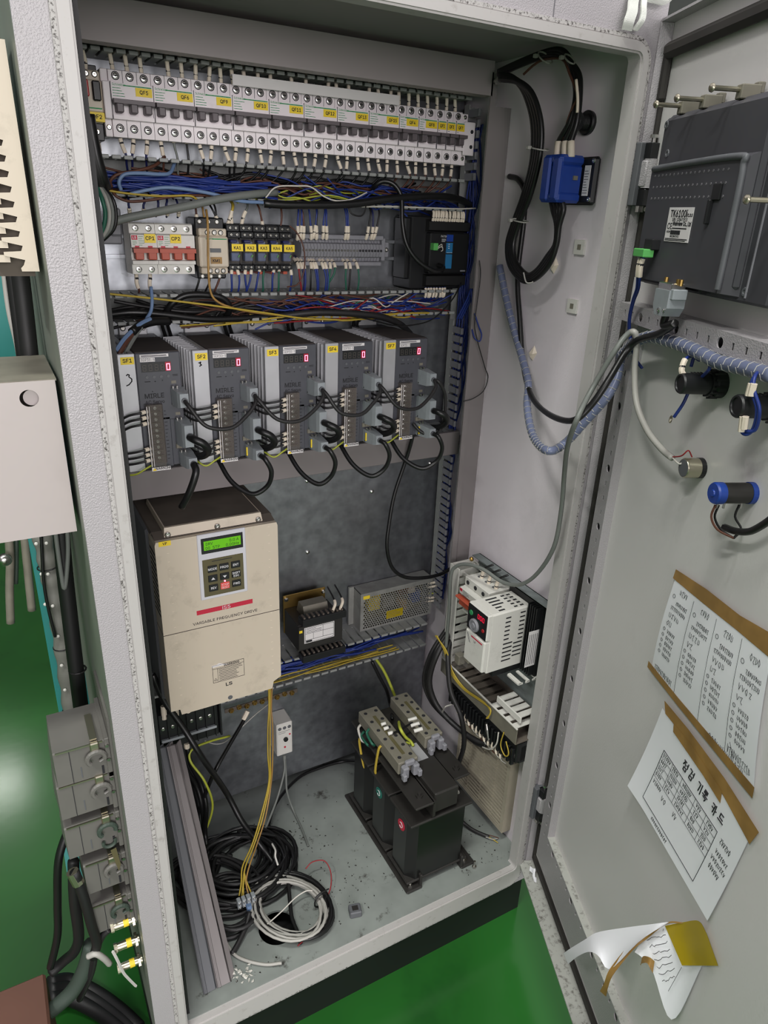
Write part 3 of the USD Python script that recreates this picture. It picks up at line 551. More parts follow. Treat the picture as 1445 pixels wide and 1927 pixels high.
tb = [(560, 497, 567, 545, 'wire_red'), (566, 497, 571, 545, 'wire_navy'), (571, 497, 573, 545, 'wire_blue'), (585, 497, 584, 545, 'cable_black'), (590, 497, 597, 545, 'wire_blue'), (594, 497, 599, 545, 'wire_blue'), (606, 497, 612, 545, 'wire_blue'), (612, 497, 616, 545, 'wire_blue'), (621, 497, 617, 545, 'wire_green'), (629, 497, 620, 530, 'wire_green'), (650, 497, 651, 545, 'wire_green'), (658, 497, 656, 545, 'cable_dark'), (671, 497, 673, 545, 'wire_green')]
drops([(a, b, c, d, e, .12, .42, f'{dict(wire_blue="blue", wire_red="red", cable_black="black", cable_dark="dark", wire_navy="navy", wire_green="green")[e]} wire with white sleeve hanging from the terminal strip, {ORD[k]} from the left') for k, (a, b, c, d, e) in enumerate(tb)], 2)
# ---------------------------------------------------------------- wire tangles in the ducts
def tangle(name, label, n, x0, x1, zc, zs, yc, ys, r, col, seed, wob=.01):
    g = random.Random(seed); ms = []
    for k in range(n):
        a = g.uniform(x0, x0 + (x1-x0)*.45); b = g.uniform(a + (x1-x0)*.25, x1); z = zc + g.uniform(-zs, zs); y = yc + g.uniform(-ys, ys); m = max(4, int((b-a)/.05)); p = []
        for i in range(m + 1): p.append((a + (b-a)*i/m, y + g.uniform(-ys, ys)*.5, z + g.uniform(-wob, wob)*(1.6 if i in (0, m) else 1)))
        ms.append(tube(spl(p, 4), r*g.uniform(.85, 1.15), 6))
    one(name, label, 'wire bundle', cat(ms), col, kind='stuff', smooth=True)
tangle('wire_bundle', 'thick bundle of blue wires lying in the duct below the QF5 to QF9 breakers', 34, .04, .34, 1.474, .010, .385, .012, .0019, 'wire_blue', 1, .004)
tangle('wire_bundle', 'loose blue wires crossing the right half of the upper wiring duct', 22, .30, .70, 1.476, .014, .40, .02, .0015, 'wire_blue', 2, .014)
tangle('wire_bundle', 'loose brown wires mixed into the upper wiring duct', 14, .05, .70, 1.476, .013, .40, .02, .0016, 'wire_brown', 3, .012)
tangle('wire_bundle', 'loose yellow-green wires mixed into the middle of the upper wiring duct', 8, .26, .58, 1.470, .008, .39, .015, .0014, 'earth_yellow', 4, .008)
tangle('wire_bundle', 'loose black wires lying deep in the upper wiring duct', 14, .05, .70, 1.478, .014, .42, .015, .0018, 'cable_black', 5, .010)
tangle('wire_bundle', 'loose blue wires in the duct between the terminal strip and the servo drives', 30, .26, .71, 1.285, .012, .395, .02, .0015, 'wire_blue', 6, .014)
tangle('wire_bundle', 'loose red wires in the duct above the servo drives', 10, .30, .71, 1.288, .012, .39, .015, .0015, 'wire_red', 7, .010)
tangle('wire_bundle', 'loose yellow wires along the bottom of the duct above the servo drives', 9, .10, .70, 1.274, .005, .378, .01, .0016, 'wire_yellow', 8, .004)
tangle('wire_bundle', 'loose brown wires in the duct above the servo drives', 10, .06, .70, 1.288, .014, .40, .02, .0016, 'wire_brown', 9, .012)
tangle('wire_bundle', 'loose green wires in the duct above the third and fourth servo drives', 7, .34, .60, 1.288, .010, .395, .015, .0014, 'wire_green', 10, .012)
tangle('wire_bundle', 'loose black cables lying in the left half of the duct above the servo drives', 12, .04, .36, 1.284, .013, .40, .02, .0028, 'cable_dark', 11, .008)
tangle('wire_bundle', 'thin white wires crossing the duct above the servo drives', 6, .34, .70, 1.290, .012, .385, .01, .0012, 'wire_white', 12, .010)
tangle('wire_bundle', 'blue wires lying in the lower wiring duct below the power supply', 24, .10, .69, .543, .010, .39, .015, .0022, 'wire_blue', 13, .006)
tangle('wire_bundle', 'yellow wires lying along the front of the lower wiring duct', 5, .26, .68, .528, .004, .376, .006, .0015, 'wire_yellow', 14, .003)
g = random.Random(3); ms = []
for k in range(9):
    x = .716 + g.uniform(0, .014); ms.append(tube(spl([(x+g.uniform(-.004, .004), .385+g.uniform(-.008, .02), z) for z in np.linspace(1.60, .62, 18)], 3), .0018, 6))
one('wire_bundle', 'upright bundle of blue wires running down in the duct beside the grey column', 'wire bundle', cat(ms), 'wire_blue', kind='stuff', smooth=True)
# ---------------------------------------------------------------- servo drives
SEG = {'a': (0, 1, 1, 1), 'b': (1, .5, 1, 1), 'c': (1, 0, 1, .5), 'd': (0, 0, 1, 0), 'e': (0, 0, 0, .5), 'f': (0, .5, 0, 1), 'g': (0, .5, 1, .5)}
def seg(x, z, w, h, which, y, th): return cat([pen([(x+SEG[s][0]*w, z+SEG[s][1]*h), (x+SEG[s][2]*w, z+SEG[s][3]*h)], th, y, .0002) for s in which])
def servo(x0, tag, desc, k):
    Y, ZB, ZT = .27, 1.070, 1.247; W = .089; S = .025; z = lambda f: ZT - (ZT-ZB)*f; xx = lambda f: x0 + S + (W-S)*f; yd = k > 1
    t = T('servo_drive', f'grey servo drive with yellow {tag} label, {desc}', 'servo drive', 'row of five servo drives')
    t.add('body', prx([(Y+.004, ZB+.001), (.445, ZB+.001), (.445, ZT-.001), (Y+.004, ZT-.001)], x0+S, x0+W), 'servo_grey')
    t.add('top_cover', bx(x0+S, Y+.003, ZT-.002, x0+W, .40, ZT+.001, .001), 'servo_top', label='dusty brown-grey top')
    t.add('front_cover', [bx(x0+S, Y, ZB+.075, x0+W, Y+.006, ZT, .0012), bx(x0+S, Y, ZB, x0+S+.043, Y+.006, ZB+.08, .0012), bx(x0+S+.043, Y+.012, ZB, x0+W, Y+.02, ZB+.11, .001)], 'servo_grey')
    hs = t.add('heat_sink', [bx(x0+.018, Y+.004, ZB-.001, x0+S-.0005, .43, ZT-.001), bx(x0+.0005, Y, ZB-.002, x0+S-.0005, Y+.006, ZT, .0008)], 'aluminium', label='ribbed silver heat sink')
    for j in range(11): t.add('fin', bx(x0-.001-.0008*j, Y+.013+.0135*j, ZB+.001, x0+.018, Y+.0155+.0135*j, ZT-.003), 'fin_aluminium', parent=hs)
    mt = t.add('mounting_tab', [bx(x0+.033, .443, ZT-.02, x0+.078, .4455, ZT+.0165, .001)], 'aluminium')
    for q in (.0395, .0715): t.add('tab_screw', scr(x0+q, .443, ZT+.0095, .0045, .0025), 'screw_steel', parent=mt, smooth=30)
    l = t.add('label', bx(x0+.0045, Y-.0006, z(.085), x0+.0232, Y, z(.025)), 'yellow_label', label=f'yellow {tag} label'); t.add('lettering', txt(tag, .0052, x0+.0138, Y-.0006, z(.068), bold=True), 'ink', parent=l)
    if k == 0: t.add('pen_mark', pen([(x0+.0105, z(.175)), (x0+.0125, z(.165)), (x0+.0145, z(.17)), (x0+.0138, z(.185)), (x0+.0175, z(.205)), (x0+.0172, z(.225)), (x0+.013, z(.25)), (x0+.0095, z(.258))], .0015, Y-.0001), 'ink')
    if k == 1: t.add('pen_mark', pen([(x0+.0095, z(.107)), (x0+.0125, z(.101)), (x0+.0115, z(.115)), (x0+.0135, z(.125)), (x0+.0105, z(.135))], .0016, Y-.0001), 'ink')
    a = t.add('label', [bx(xx(.1), Y-.0004, z(.037), xx(.74), Y, z(.012)), bx(xx(.1), Y-.0004, z(.073), xx(.43), Y, z(.041))], 'white_label'); t.add('lettering', [txt('SDP30-5', .0035, xx(.27), Y-.0004, z(.066), sx=.9), lines(xx(.13), xx(.72), z(.032), z(.018), 2, Y-.0004, .0009, (.8, 1), k)], 'ink_grey', parent=a)
    t.add('display', bx(xx(.11), Y-.0006, z(.158), xx(.78), Y+.001, z(.078)), 'black_plastic'); dw_ = (xx(.78)-xx(.11))/5; th = .0006
    t.add('digit', [seg(xx(.11)+dw_*(j+.28), z(.146), dw_*.5, .0085, 'abcdefg', Y-.0007, th) for j in range(4)], 'seg_off')
    t.add('digit_halo', [bx(xx(.11)+dw_*4.02, Y-.0009, z(.156), xx(.775), Y-.0006, z(.080))], 'led_halo', label='red halo patch behind the glowing zero'); t.add('digit', seg(xx(.11)+dw_*4.27, z(.146), dw_*.5, .0088, 'abcdef', Y-.001, .0013), 'led_red')  # emissive patch painted in for the red haze around the digit
    t.add('button', [cyl((xx(f), Y-.0008, z(.20)), (xx(f), Y, z(.20)), .0022, 8) for f in (.22, .38, .54, .70)], 'mid_grey')
    t.add('print', [lines(xx(.80), xx(.92), z(.205), z(.185), 2, Y-.0001, .0008, (.9, 1), 2), lines(xx(.16), xx(.3), z(.245), z(.23), 1, Y-.0001, .0012, (.9, 1)), bx(xx(.38), Y-.0003, z(.243), xx(.41), Y, z(.235)), bx(xx(.55), Y-.0003, z(.238), xx(.57), Y, z(.228))], 'ink')
    t.add('lettering', [fit('MIRLE', .0068, xx(.13), xx(.57), z(.378), Y-.0001), bx(xx(.305), Y-.0004, z(.325), xx(.325), Y-.0001, z(.318)), fit('AC Servo', .0048, xx(.13), xx(.57), z(.425), Y-.0001)], 'ink')
    # terminal strip under a clear cover
    cx0, cx1 = xx(.10), xx(.50)
    ts = t.add('terminal_strip', [bx(cx0+.002, Y-.004, z(.95), cx1, Y+.001, z(.43))], 'servo_top')
    for j in range(10): 
        zz = z(.46+.049*j); t.add('terminal_screw', scr(cx0+.014, Y-.004, zz, .0028, .001), 'steel', parent=ts)
        t.add('barrier', bx(cx0+.003, Y-.009, zz-.0046, cx0+.02, Y-.003, zz-.0038), 'dust_brown', parent=ts)
    t.add('clear_cover', [bx(cx0, Y-.0125, z(.965), cx1-.003, Y-.0115, z(.42)), bx(cx0, Y-.0115, z(.965), cx0+.0008, Y, z(.42)), bx(cx1-.0038, Y-.0115, z(.965), cx1-.003, Y, z(.42)), bx(cx0, Y-.0115, z(.42)-.0008, cx1-.003, Y, z(.42))], 'clear_cover')
    t.add('white_edge', [bx(cx0+.0002, Y-.013, z(.96), cx0+.0012, Y-.0122, z(.43)), bx(cx0+.004, Y-.013, z(.96), cx0+.0047, Y-.0122, z(.43))], 'white_label')
    t.add('marking', [lines(xx(.53), xx(.60), z(.94), z(.48), 14, Y-.0001, .0009, (.5, 1), 5)], 'ink')
    w = t.add('warning_label', bx(xx(.10), Y-.0132, z(1.0), xx(.54), Y-.0124, z(.968)), 'white_label'); t.add('warning_sign', prism([(xx(.11), z(.996)), (xx(.21), z(.996)), (xx(.16), z(.972))], Y-.0136, Y-.0132), 'yellow_label', parent=w); t.add('lettering', txt('WARNING', .0038, xx(.37), Y-.0132, z(.991), bold=True), 'ink', parent=w)
    # connectors down the right side
    hoods = [(.30, .45, .64), (.575, .80, .70), (.87, .995, .80)]
    for j, (f0, f1, xa) in enumerate(hoods):
        z0, z1 = z(f1), z(f0); xa = xx(.68 + .04*j); xb = xx(1.02 + .05*j); yo = Y - .034
        hood = hull([(x, y, q) for x in (xa+.003, xb) for y, q in ((Y-.004, z0), (Y-.004, z1), (Y+.016, z0), (Y+.016, z1))] + [(x, yo, q) for x in (xb-.0135, xb-.0008) for q in (z0+.003, z1-.003)] + [(xb-.016, yo+.008, z0+.001), (xb-.016, yo+.008, z1-.001)])
        c = t.add('connector', hood, 'connector_grey', label='pale grey plug hood')
        t.add('latch', [bx(xa+.004+.006*q, Y-.0075, z1-.004, xa+.007+.006*q, Y-.003, z1+.004, .0006) for q in range(2)] + [bx(xa+.003, Y-.005, z0+.001, xa+.0075, Y-.002, z0+.004)], 'steel', parent=c)
        t.add('cable_gland', cyl((xb-.007, yo-.003, (z0+z1)/2), (xb-.007, yo+.002, (z0+z1)/2), .0046, 12), 'mid_grey', parent=c)
        t.add('port', [bx(xa, Y+.001, z1+.004, xa+.018, Y+.014, z1+.012, .0008), bx(xa+.005, Y-.0006, z1+.006, xa+.012, Y+.003, z1+.0105)], 'khaki')
        if j == 2 and k: t.add('tag', bx(xa+.002, Y-.0085, z0+.004, xa+.005, Y-.006, z1-.004), 'yellow_label', parent=c)
    t.done(); return [(xx(1.02+.05*j)-.007, Y-.037, z((f0+f1)/2)) for j, (f0, f1, _) in enumerate(hoods)], cx0
SV = [servo(x, *a) for x, a in zip((.0435, .1505, .2640, .3685, .4785), (('SF1', 'leftmost, marked with a large pen 3', 0), ('SF2', 'second from the left with a small pen scribble', 1), ('SF3', 'in the middle of the row', 2), ('SF4', 'second from the right', 3), ('SF7', 'rightmost of the row', 4)))]
tags = ['SF1', 'SF2', 'SF3', 'SF4', 'SF7']
for k, (pp, cx) in enumerate(SV):
    a, b, c = [np.array(q) for q in pp]
    if k < 4:
        a2 = np.array(SV[k+1][0][0]); m = (a+a2)/2
        cable('signal_cable', f'black cable sagging from the top plug of the {tags[k]} drive to the next drive', [a, a+[.003, -.012, -.006], m+[-.03, -.024, -.034], m+[.005, -.026, -.040], a2+[-.022, -.020, -.026], a2+[-.004, -.012, -.010], a2+[0, -.002, 0]], .0031, 'cable_dark', 8, 7)
    else:
        cable('signal_cable', 'black cable looping down from the top plug of the rightmost drive', [a, a+[.004, -.01, -.002], a+[.022, -.006, -.03], a+[.026, .0, -.08], a+[.016, .01, -.105], a+[-.006, .02, -.10], a+[-.02, .03, -.085]], .0031, 'cable_dark', 8, 7)
    cable('motor_cable', f'thick black cable bending out of the middle plug of the {tags[k]} drive', [b, b+[.004, -.012, -.001], b+[.016, -.016, -.008], b+[.024, -.008, -.022], b+[.018, .012, -.036], b+[.004, .05, -.042], b+[0, .09, -.044]], .0056 if k else .006, 'cable_black', 9, 7)
    if k == 0: cable('motor_cable', 'black cable running from the bottom plug of the SF1 drive over the large inverter', [c, c+[-.001, -.012, -.010], c+[-.012, -.010, -.04], c+[-.024, 0, -.068]], .0056, 'cable_black', 9, 7)
    else:
        w = (.03, .022, .026, .034)[k-1]
        cable('motor_cable', f'black cable hanging in a loop from the bottom plug of the {tags[k]} drive', [c, c+[.004, -.012, -.004], c+[.013, -.012, -.026], c+[.008, -.004, -.052], c+[-w*.5, .006, -.066], c+[-w-.01, .03, -.05], c+[-w-.022, .06, -.02], c+[-w-.026, .10, .01]], .0040, 'cable_black', 8, 7)
    for j, fz in enumerate((.475, .525, .575, .80, .85, .90, .95)):
        z = 1.247 - .177*fz; e = j == 6; z2 = z - (.010 if j < 3 else .004)
        if k == 0: p = [(cx+.002, .262, z), (cx-.010, .258, z-.001), (cx-.024, .262, z-.004), (cx-.040, .275, z2-.004), (cx-.056, .30, z2-.006)]
        else: p = [(cx+.002, .262, z), (cx-.010, .257, z-.001), (cx-.024, .258, z-.003), (cx-.036, .268, z2+.006), (cx-.052, .31, z2+.012)]
        if e: cable('earth_wire', f'yellow-green earth wire at the bottom terminal of the {tags[k]} drive', [np.array(q) for q in p[:1]] + [np.array(p[1]) + [0, 0, -.003], np.array(p[2]) + [0, 0, -.008], np.array(p[3]) + [0, 0, -.006], np.array(p[4])], .0015, 'earth_yellow', 6, 5, category='wire')
        else: lead(f'black wire with cream sleeve at the {["first","second","third","fourth","fifth","sixth"][j]} terminal of the {tags[k]} drive', p, 'cable_dark', (0, .28), None, .0018)
# ---------------------------------------------------------------- large inverter
Y = .25; c7 = K(240, 900, 4.19); V = lambda x, y: at(*c7(x, y), 'P', Y); VX0, VX1, VZ0, VZ1 = .066, .272, .622, .957
t = T('inverter', 'large cream variable frequency drive with green display below the first two servo drives', 'inverter')
fc = prism([(VX0, VZ0), (VX0+.016, VZ0), (VX0+.018, VZ0-.012), (VX1-.018, VZ0-.012+.001), (VX1-.015, VZ0+.004), (VX1, VZ0+.012), (VX1, VZ1-.010), (VX1-.002, VZ1-.004), (VX0+.002, VZ1-.004), (VX0, VZ1-.010)], Y, Y+.05)
t.add('front_cover', fc, 'cream_plastic'); sz = V(740, 1140)[1]
t.add('cover_seam', bx(VX0-.0003, Y-.0003, sz-.0007, VX1+.0003, Y+.05, sz+.0005), 'dust_brown')
t.add('housing', bx(VX0-.004, Y+.05, VZ0-.01, VX1+.003, .445, VZ1, .004), 'mid_grey'); t.add('bevel', hull([(x, y, z) for x, y, z in ((VX0+.002, Y+.001, VZ1-.006), (VX1-.002, Y+.001, VZ1-.006), (VX0+.002, Y+.03, VZ1+.002), (VX1-.002, Y+.03, VZ1+.002), (VX0+.002, Y+.03, VZ1-.006), (VX1-.002, Y+.03, VZ1-.006))]), 'dust_brown', label='dusty top edge')
t.add('top_cover', bx(VX0, Y+.028, VZ1-.004, VX1, .43, VZ1+.002, .002), 'dust_brown', label='dusty brown top')
tp = t.add('top_plate', hull([(x, y, z) for x, y, z in ((VX0+.018, Y+.012, VZ1-.005), (VX1-.022, Y+.012, VZ1-.005), (VX0+.020, Y+.016, VZ1+.012), (VX1-.024, Y+.016, VZ1+.012), (VX0+.02, .40, VZ1+.012), (VX1-.024, .40, VZ1+.012), (VX0+.018, .41, VZ1-.005), (VX1-.022, .41, VZ1-.005))]), 'cream_plastic', label='raised vent cover plate'); t.add('plate_dust', bx(VX0+.022, Y+.020, VZ1+.0117, VX1-.026, .398, VZ1+.0125), 'dust_brown', parent=tp)
for x in (VX0+.024, VX0+.105, VX1-.03): t.add('plate_screw', [scr(x, Y+.013, VZ1+.001, .005, .003)], 'screw_steel', parent=tp, smooth=30)
def panel(x0, y0, x1, y1): a, b = V(x0, y0), V(x1, y1); return a[0], b[0], min(a[1], b[1]), max(a[1], b[1])
KX0, KX1 = V(560, 700)[0], V(935, 640)[0]; KZ1, KZ0 = V(735, 418)[1], V(760, 925)[1]
kp = t.add('keypad', bx(KX0, Y-.002, KZ0, KX1, Y+.002, KZ1, .001), 'keypad_grey', label='grey keypad frame')
lz1, lz0 = KZ1-.007, KZ1-.035
t.add('display_bezel', bx(KX0+.006, Y-.003, lz0, KX1-.005, Y-.0015, lz1, .0005), 'black_plastic', parent=kp)
t.add('display', bx(KX0+.010, Y-.0036, lz0+.0065, KX1-.009, Y-.0028, lz1-.005), 'lcd_green', parent=kp, label='lit green display'); 
t.add('display_text', [txt('DRV', .0048, KX0+.013, Y-.0036, lz0+.0155, 'l', sx=.9), txt('0.0 A', .0048, KX1-.012, Y-.0036, lz0+.0155, 'r'), txt('00  STP', .0048, KX0+.012, Y-.0036, lz0+.008, 'l'), txt('0.00Hz', .0048, KX1-.012, Y-.0036, lz0+.008, 'r')], 'lcd_ink', parent=kp)
oz1, oz0 = lz0-.011, KZ0+.006
t.add('key_panel', bx(KX0+.006, Y-.0028, oz0, KX1-.006, Y-.0015, oz1, .0003), 'olive', parent=kp)
bw, bh = (KX1-KX0-.012-.020)/3, .0125
for r_, row in enumerate((('MODE', 'PROG', 'ENT'), ('^', 'v', 'SHIFT'), ('REV', 'STOP', 'FWD'))):
    for q, s in enumerate(row):
        x = KX0+.006+.008+q*(bw+.0035); z = oz1-.012-bh-r_*(bh+.0055)
        t.add('button', bx(x, Y-.0045, z, x+bw-.001, Y-.0025, z+bh, .0006), 'stop_red' if s == 'STOP' else 'black_plastic', parent=kp)
        xc, zc = x+bw/2-.0005, z+bh/2
        if s == '^': g = prism([(xc-.0035, zc-.002), (xc+.0035, zc-.002), (xc, zc+.0025)], Y-.0049, Y-.0045)
        elif s == 'v': g = prism([(xc-.0035, zc+.002), (xc+.0035, zc+.002), (xc, zc-.0025)], Y-.0049, Y-.0045)
        elif s == 'SHIFT': g = cat([txt('SHIFT', .0038, xc, Y-.0045, zc+.0008, bold=True, sx=.9), txt('ESC', .0038, xc, Y-.0045, zc-.0045, bold=True)])
        elif s == 'STOP': g = cat([txt('STOP', .0036, xc, Y-.0045, zc+.0008), txt('RESET', .0036, xc, Y-.0045, zc-.0045, sx=.85)])
        else: g = txt(s, .0042, xc, Y-.0045, zc-.0018, bold=True, sx=.9)
        t.add('lettering', g, 'white_ink', parent=kp)
t.add('lamp', cyl((KX0+.006+.008+bw*1.5+.003, Y-.004, oz1-.012-2*bh-.0085), (KX0+.006+.008+bw*1.5+.003, Y-.0025, oz1-.012-2*bh-.0085), .0016, 8), 'led_red', parent=kp)
t.add('print', lines(KX0+.022, KX1-.022, oz1-.006, oz1-.003, 1, Y-.0029, .0012, (.9, 1)), 'ink', parent=kp)
x0, x1, _, _ = panel(545, 1060, 985, 965); rz = V(765, 1016)[1]
rb = t.add('red_band', bx(x0, Y-.0004, rz-.0042, x1, Y, rz+.0042), 'print_red', label='red name band'); t.add('lettering', txt('iS5', .0062, (x0+x1)/2+.002, Y-.0004, rz-.003, sx=1.2), 'white_ink', parent=rb)
t.add('lettering', txt('VARIABLE FREQUENCY DRIVE', .0050, (x0+x1)/2, Y-.0001, V(770, 1095)[1]-.0025, sx=(x1-x0)/(.005*17.2)), 'ink')
x0, x1, _, _ = panel(672, 1540, 918, 1480); z1, z0 = V(780, 1455)[1], V(790, 1585)[1]; fr_ = [pen([(x0, z0), (x1, z0), (x1, z1), (x0, z1), (x0, z0)], .0006, Y-.0001), pen([(x0, z1-.007), (x1, z1-.007)], .0005, Y-.0001), pen([(x0+.009, z0), (x0+.009, z1-.007)], .0005, Y-.0001)]
t.add('warning_label', fr_ + [lines(x0+.011, x1-.002, z0+.001, z1-.008, 8, Y-.0001, .0008, (.7, 1), 4), txt('WARNING', .0042, (x0+x1)/2+.006, Y-.0001, z1-.0055, bold=True), pen([(x0+.002, z0+.004), (x0+.0075, z0+.004), (x0+.0047, z0+.009), (x0+.002, z0+.004)], .0005, Y-.0001)], 'ink')
t.add('torn_label', prism([(x0-.001, z1-.003), (x0-.001, z1+.001), (x0+.008, z1+.0015), (x0+.012, z1+.0035), (x0+.018, z1+.001), (x0+.029, z1-.0035), (x0+.016, z1-.003)], Y-.0004, Y), 'white_label')
t.add('lettering', txt('LS', .0066, V(800, 1615)[0], Y-.0001, V(800, 1630)[1], bold=True, sx=1.2), 'ink')
a = V(810, 1727); t.add('cover_screw', scr(a[0], Y, a[1], .0045, .0006), 'mid_grey')
a, b = V(242, 500), V(342, 530); l = t.add('label', bx(a[0], Y-.0006, b[1]+.001, b[0], Y, a[1]-.001), 'yellow_label'); t.add('lettering', txt('VF', .0042, (a[0]+b[0])/2, Y-.0006, (a[1]+b[1])/2-.002, bold=True), 'ink', parent=l)
t.add('side_slot', [bx(VX0-.0003, Y+.006, VZ1-.03-.0095*i, VX0+.0006, Y+.045, VZ1-.026-.0095*i) for i in range(13)], 'ink')
t.add('rivet_row', [bx(x, Y-.0004, VZ0+.03+.0155*i, x+.0035, Y, VZ0+.0308+.0155*i) for i in range(20) for x in (VX0+.018, VX1-.018)], 'sleeve')
t.done()
# terminals and copper earth bar below it
t = T('power_terminal_block', 'black power terminal block below the large inverter', 'terminal block'); 
t.add('base', bx(.058, .36, .447, .176, .44, .532, .002), 'black_plastic'); t.add('white_rail', bx(.060, .353, .470, .170, .360, .476, .001), 'connector_grey', label='pale marking rail'); t.add('end_plate', bx(.176, .35, .45, .180, .44, .555, .001), 'black_plastic')
for i in range(6): t.add('screw', scr(.066+i*.0185, .36, .50, .0045), 'steel')
for i in range(6): t.add('barrier', bx(.0745+i*.0185, .354, .45, .0765+i*.0185, .36, .531), 'black_plastic')
t.done()
for i in range(3): one('marker_sleeve', f'cream sleeve on top of the black power terminal block, {["left", "middle", "right"][i]} one', 'cable sleeve', cyl((.071+.023*i, .362, .522), (.072+.023*i, .366, .55), .0055, 9), 'sleeve')
t = T('earth_bar', 'dark earth bar with a row of brass screws below the large inverter', 'earth bar'); a, b = at(432, 1337, 'P', .43), at(560, 1300, 'P', .43); zb = (a[1]+b[1])/2
t.add('bar', bx(a[0]-.01, .431, zb-.005, b[0], .434, zb+.005), 'dust_brown')
for i in range(9): t.add('screw', [scr(a[0]+(b[0]-a[0])*(i+.2)/9, .431, zb+(.002 if i % 2 else -.001), .0058, .006)], 'brass', smooth=30)
t.done()
# ---------------------------------------------------------------- control transformer
c8 = K(500, 1020, 3.6125); Y = .345; C = lambda x, y, d=Y: at(*c8(x, y), 'P', d)
X0, X1, Z0, Z1 = C(222, 700)[0]+.001, C(520, 650)[0], C(380, 705)[1]-.002, C(380, 540)[1]
t = T('control_transformer', 'small control transformer with brass brackets and printed rating plate', 'transformer'); 
t.add('core', bx(X0, Y+.004, Z0, X1, .425, Z1, .001), 'core_dark'); t.add('front_frame', bx(X0, Y, Z0+.004, X1, Y+.006, Z1-.002, .001), 'core_dark')
t.add('back_bracket', bx(X0-.002, .425, Z0, X1-.004, .428, Z1+.03, .001), 'brass', label='brass mounting bracket')
for x in (X0+.004, X1-.010): t.add('bolt', lathe((x, .425, Z1+.022), (0, -1, 0), [(0, .005), (.004, .005), (.006, .003)], 8), 'screw_steel')
t.add('winding', hull([(x, y, z) for x in (X0+.022, X1-.022) for y, z in ((Y+.02, Z1), (.41, Z1), (Y+.03, Z1+.026), (.40, Z1+.026))]), 'khaki', label='wound coil with foil wrap')
for s, z in (('upper', Z1+.004), ('lower', Z0-.022)):
    t.add('terminal_block', bx(X0+.004, Y-.012, z, X1+.003, Y+.012, z+.016, .001), 'black_plastic', label=f'{s} terminal strip')
    for i in range(9): t.add('terminal', [bx(X0+.008+i*.0105, Y-.008, z+.013, X0+.012+i*.0105, Y+.008, z+.0195, .0006)], 'dust_brown')
a, b = C(262, 640), C(465, 580); z1, z0 = C(365, 560)[1], C(365, 665)[1]
l = t.add('rating_plate', bx(a[0], Y-.0006, z0, b[0], Y, z1), 'white_label'); w = b[0]-a[0]; h = z1-z0
t.add('print', [pen([(a[0]+w*p, z0+h*q), (a[0]+w*r, z0+h*s)], .0006, Y-.0006) for p, q, r, s in ((.03, .05, .97, .05), (.03, .95, .97, .95), (.03, .05, .03, .95), (.97, .05, .97, .95), (.03, .2, .97, .2), (.03, .6, .97, .6), (.3, .2, .3, .6), (.62, .2, .62, .95))] + [lines(a[0]+w*.06, a[0]+w*.58, z0+h*.63, z0+h*.92, 3, Y-.0006, .0008, (.6, 1), 2), bx(a[0]+w*.05, Y-.0009, z0+h*.06, a[0]+w*.25, Y-.0006, z0+h*.17)], 'ink', parent=l)
t.add('tag', bx(X0+.001, Y-.0006, Z1-.016, X0+.008, Y, Z1-.010), 'yellow_label'); t.done()
for q, (u, v) in enumerate(((628, 1142), (642, 1138))):
    p = pt(u, v, 'P', .345); lead(f'white-sleeved lead on top of the small control transformer, {["left", "right"][q]} one', [p+[-.004, 0, -.016], p+[-.002, -.002, -.004], p+[.003, 0, .008], p+[.006, .02, .014], p+[.008, .05, .02]], 'cable_black', (.0, .62), None, .0018)
# ---------------------------------------------------------------- perforated power supply
Y = .405; S = lambda x, y, d=Y: at(*c8(x, y), 'P', d); X0, X1 = .5195, .708; Z1, Z0 = .669, .572
t = T('power_supply', 'flat silver power supply with a perforated cover beside the control transformer', 'power supply')
holes = [Point(X0+.010+.0062*i+(.0031 if j % 2 else 0), Z0+.008+.0054*j).buffer(.0024, quad_segs=2) for i in range(28) for j in range(15)]
holes = [h for h in holes if not (X0+.004 < h.centroid.x < X0+.021 and h.centroid.y > Z1-.018) and h.centroid.y < Z1-.008 and h.centroid.x < X1-.006]
t.add('perforated_cover', prism(sbox(X0, Z0, X1, Z1).difference(__import__('shapely').union_all(holes)), Y, Y+.001), 'smps_steel')
t.add('case', [bx(X0, Y+.001, Z1-.001, X1, .448, Z1), bx(X0, Y+.001, Z0, X1, .448, Z0+.001), bx(X0, Y+.001, Z0, X0+.001, .448, Z1), bx(X0-.012, .440, Z0+.002, X0, .4455, Z1+.002)], 'smps_steel')
t.add('board', bx(X0+.003, .442, Z0+.003, X1-.003, .444, Z1-.003), 'olive')
for x, z, w, h, d, c in ((.03, .035, .03, .04, .42, 'yellow_label'), (.07, .03, .03, .03, .425, 'khaki'), (.105, .06, .028, .02, .418, 'copper'), (.13, .06, .02, .022, .416, 'cream_plastic'), (.145, .03, .022, .032, .418, 'blue_plastic'), (.112, .015, .02, .03, .42, 'tape_brown')): t.add('component', bx(X0+x, d, Z0+z, X0+x+w, .443, Z0+z+h, .003), c)
t.add('tag', bx(X0+.006, Y-.0008, Z1-.014, X0+.022, Y, Z1-.006), 'yellow_label'); a, b = S(820, 490), S(930, 475); l = t.add('label', bx(a[0], Y-.0008, S(875, 508)[1], b[0], Y, S(875, 458)[1]), 'tape_yellow'); t.add('print', lines(a[0]+.003, b[0]-.003, S(875, 503)[1], S(875, 463)[1], 4, Y-.0008, .0006), 'ink_grey', parent=l); t.done()
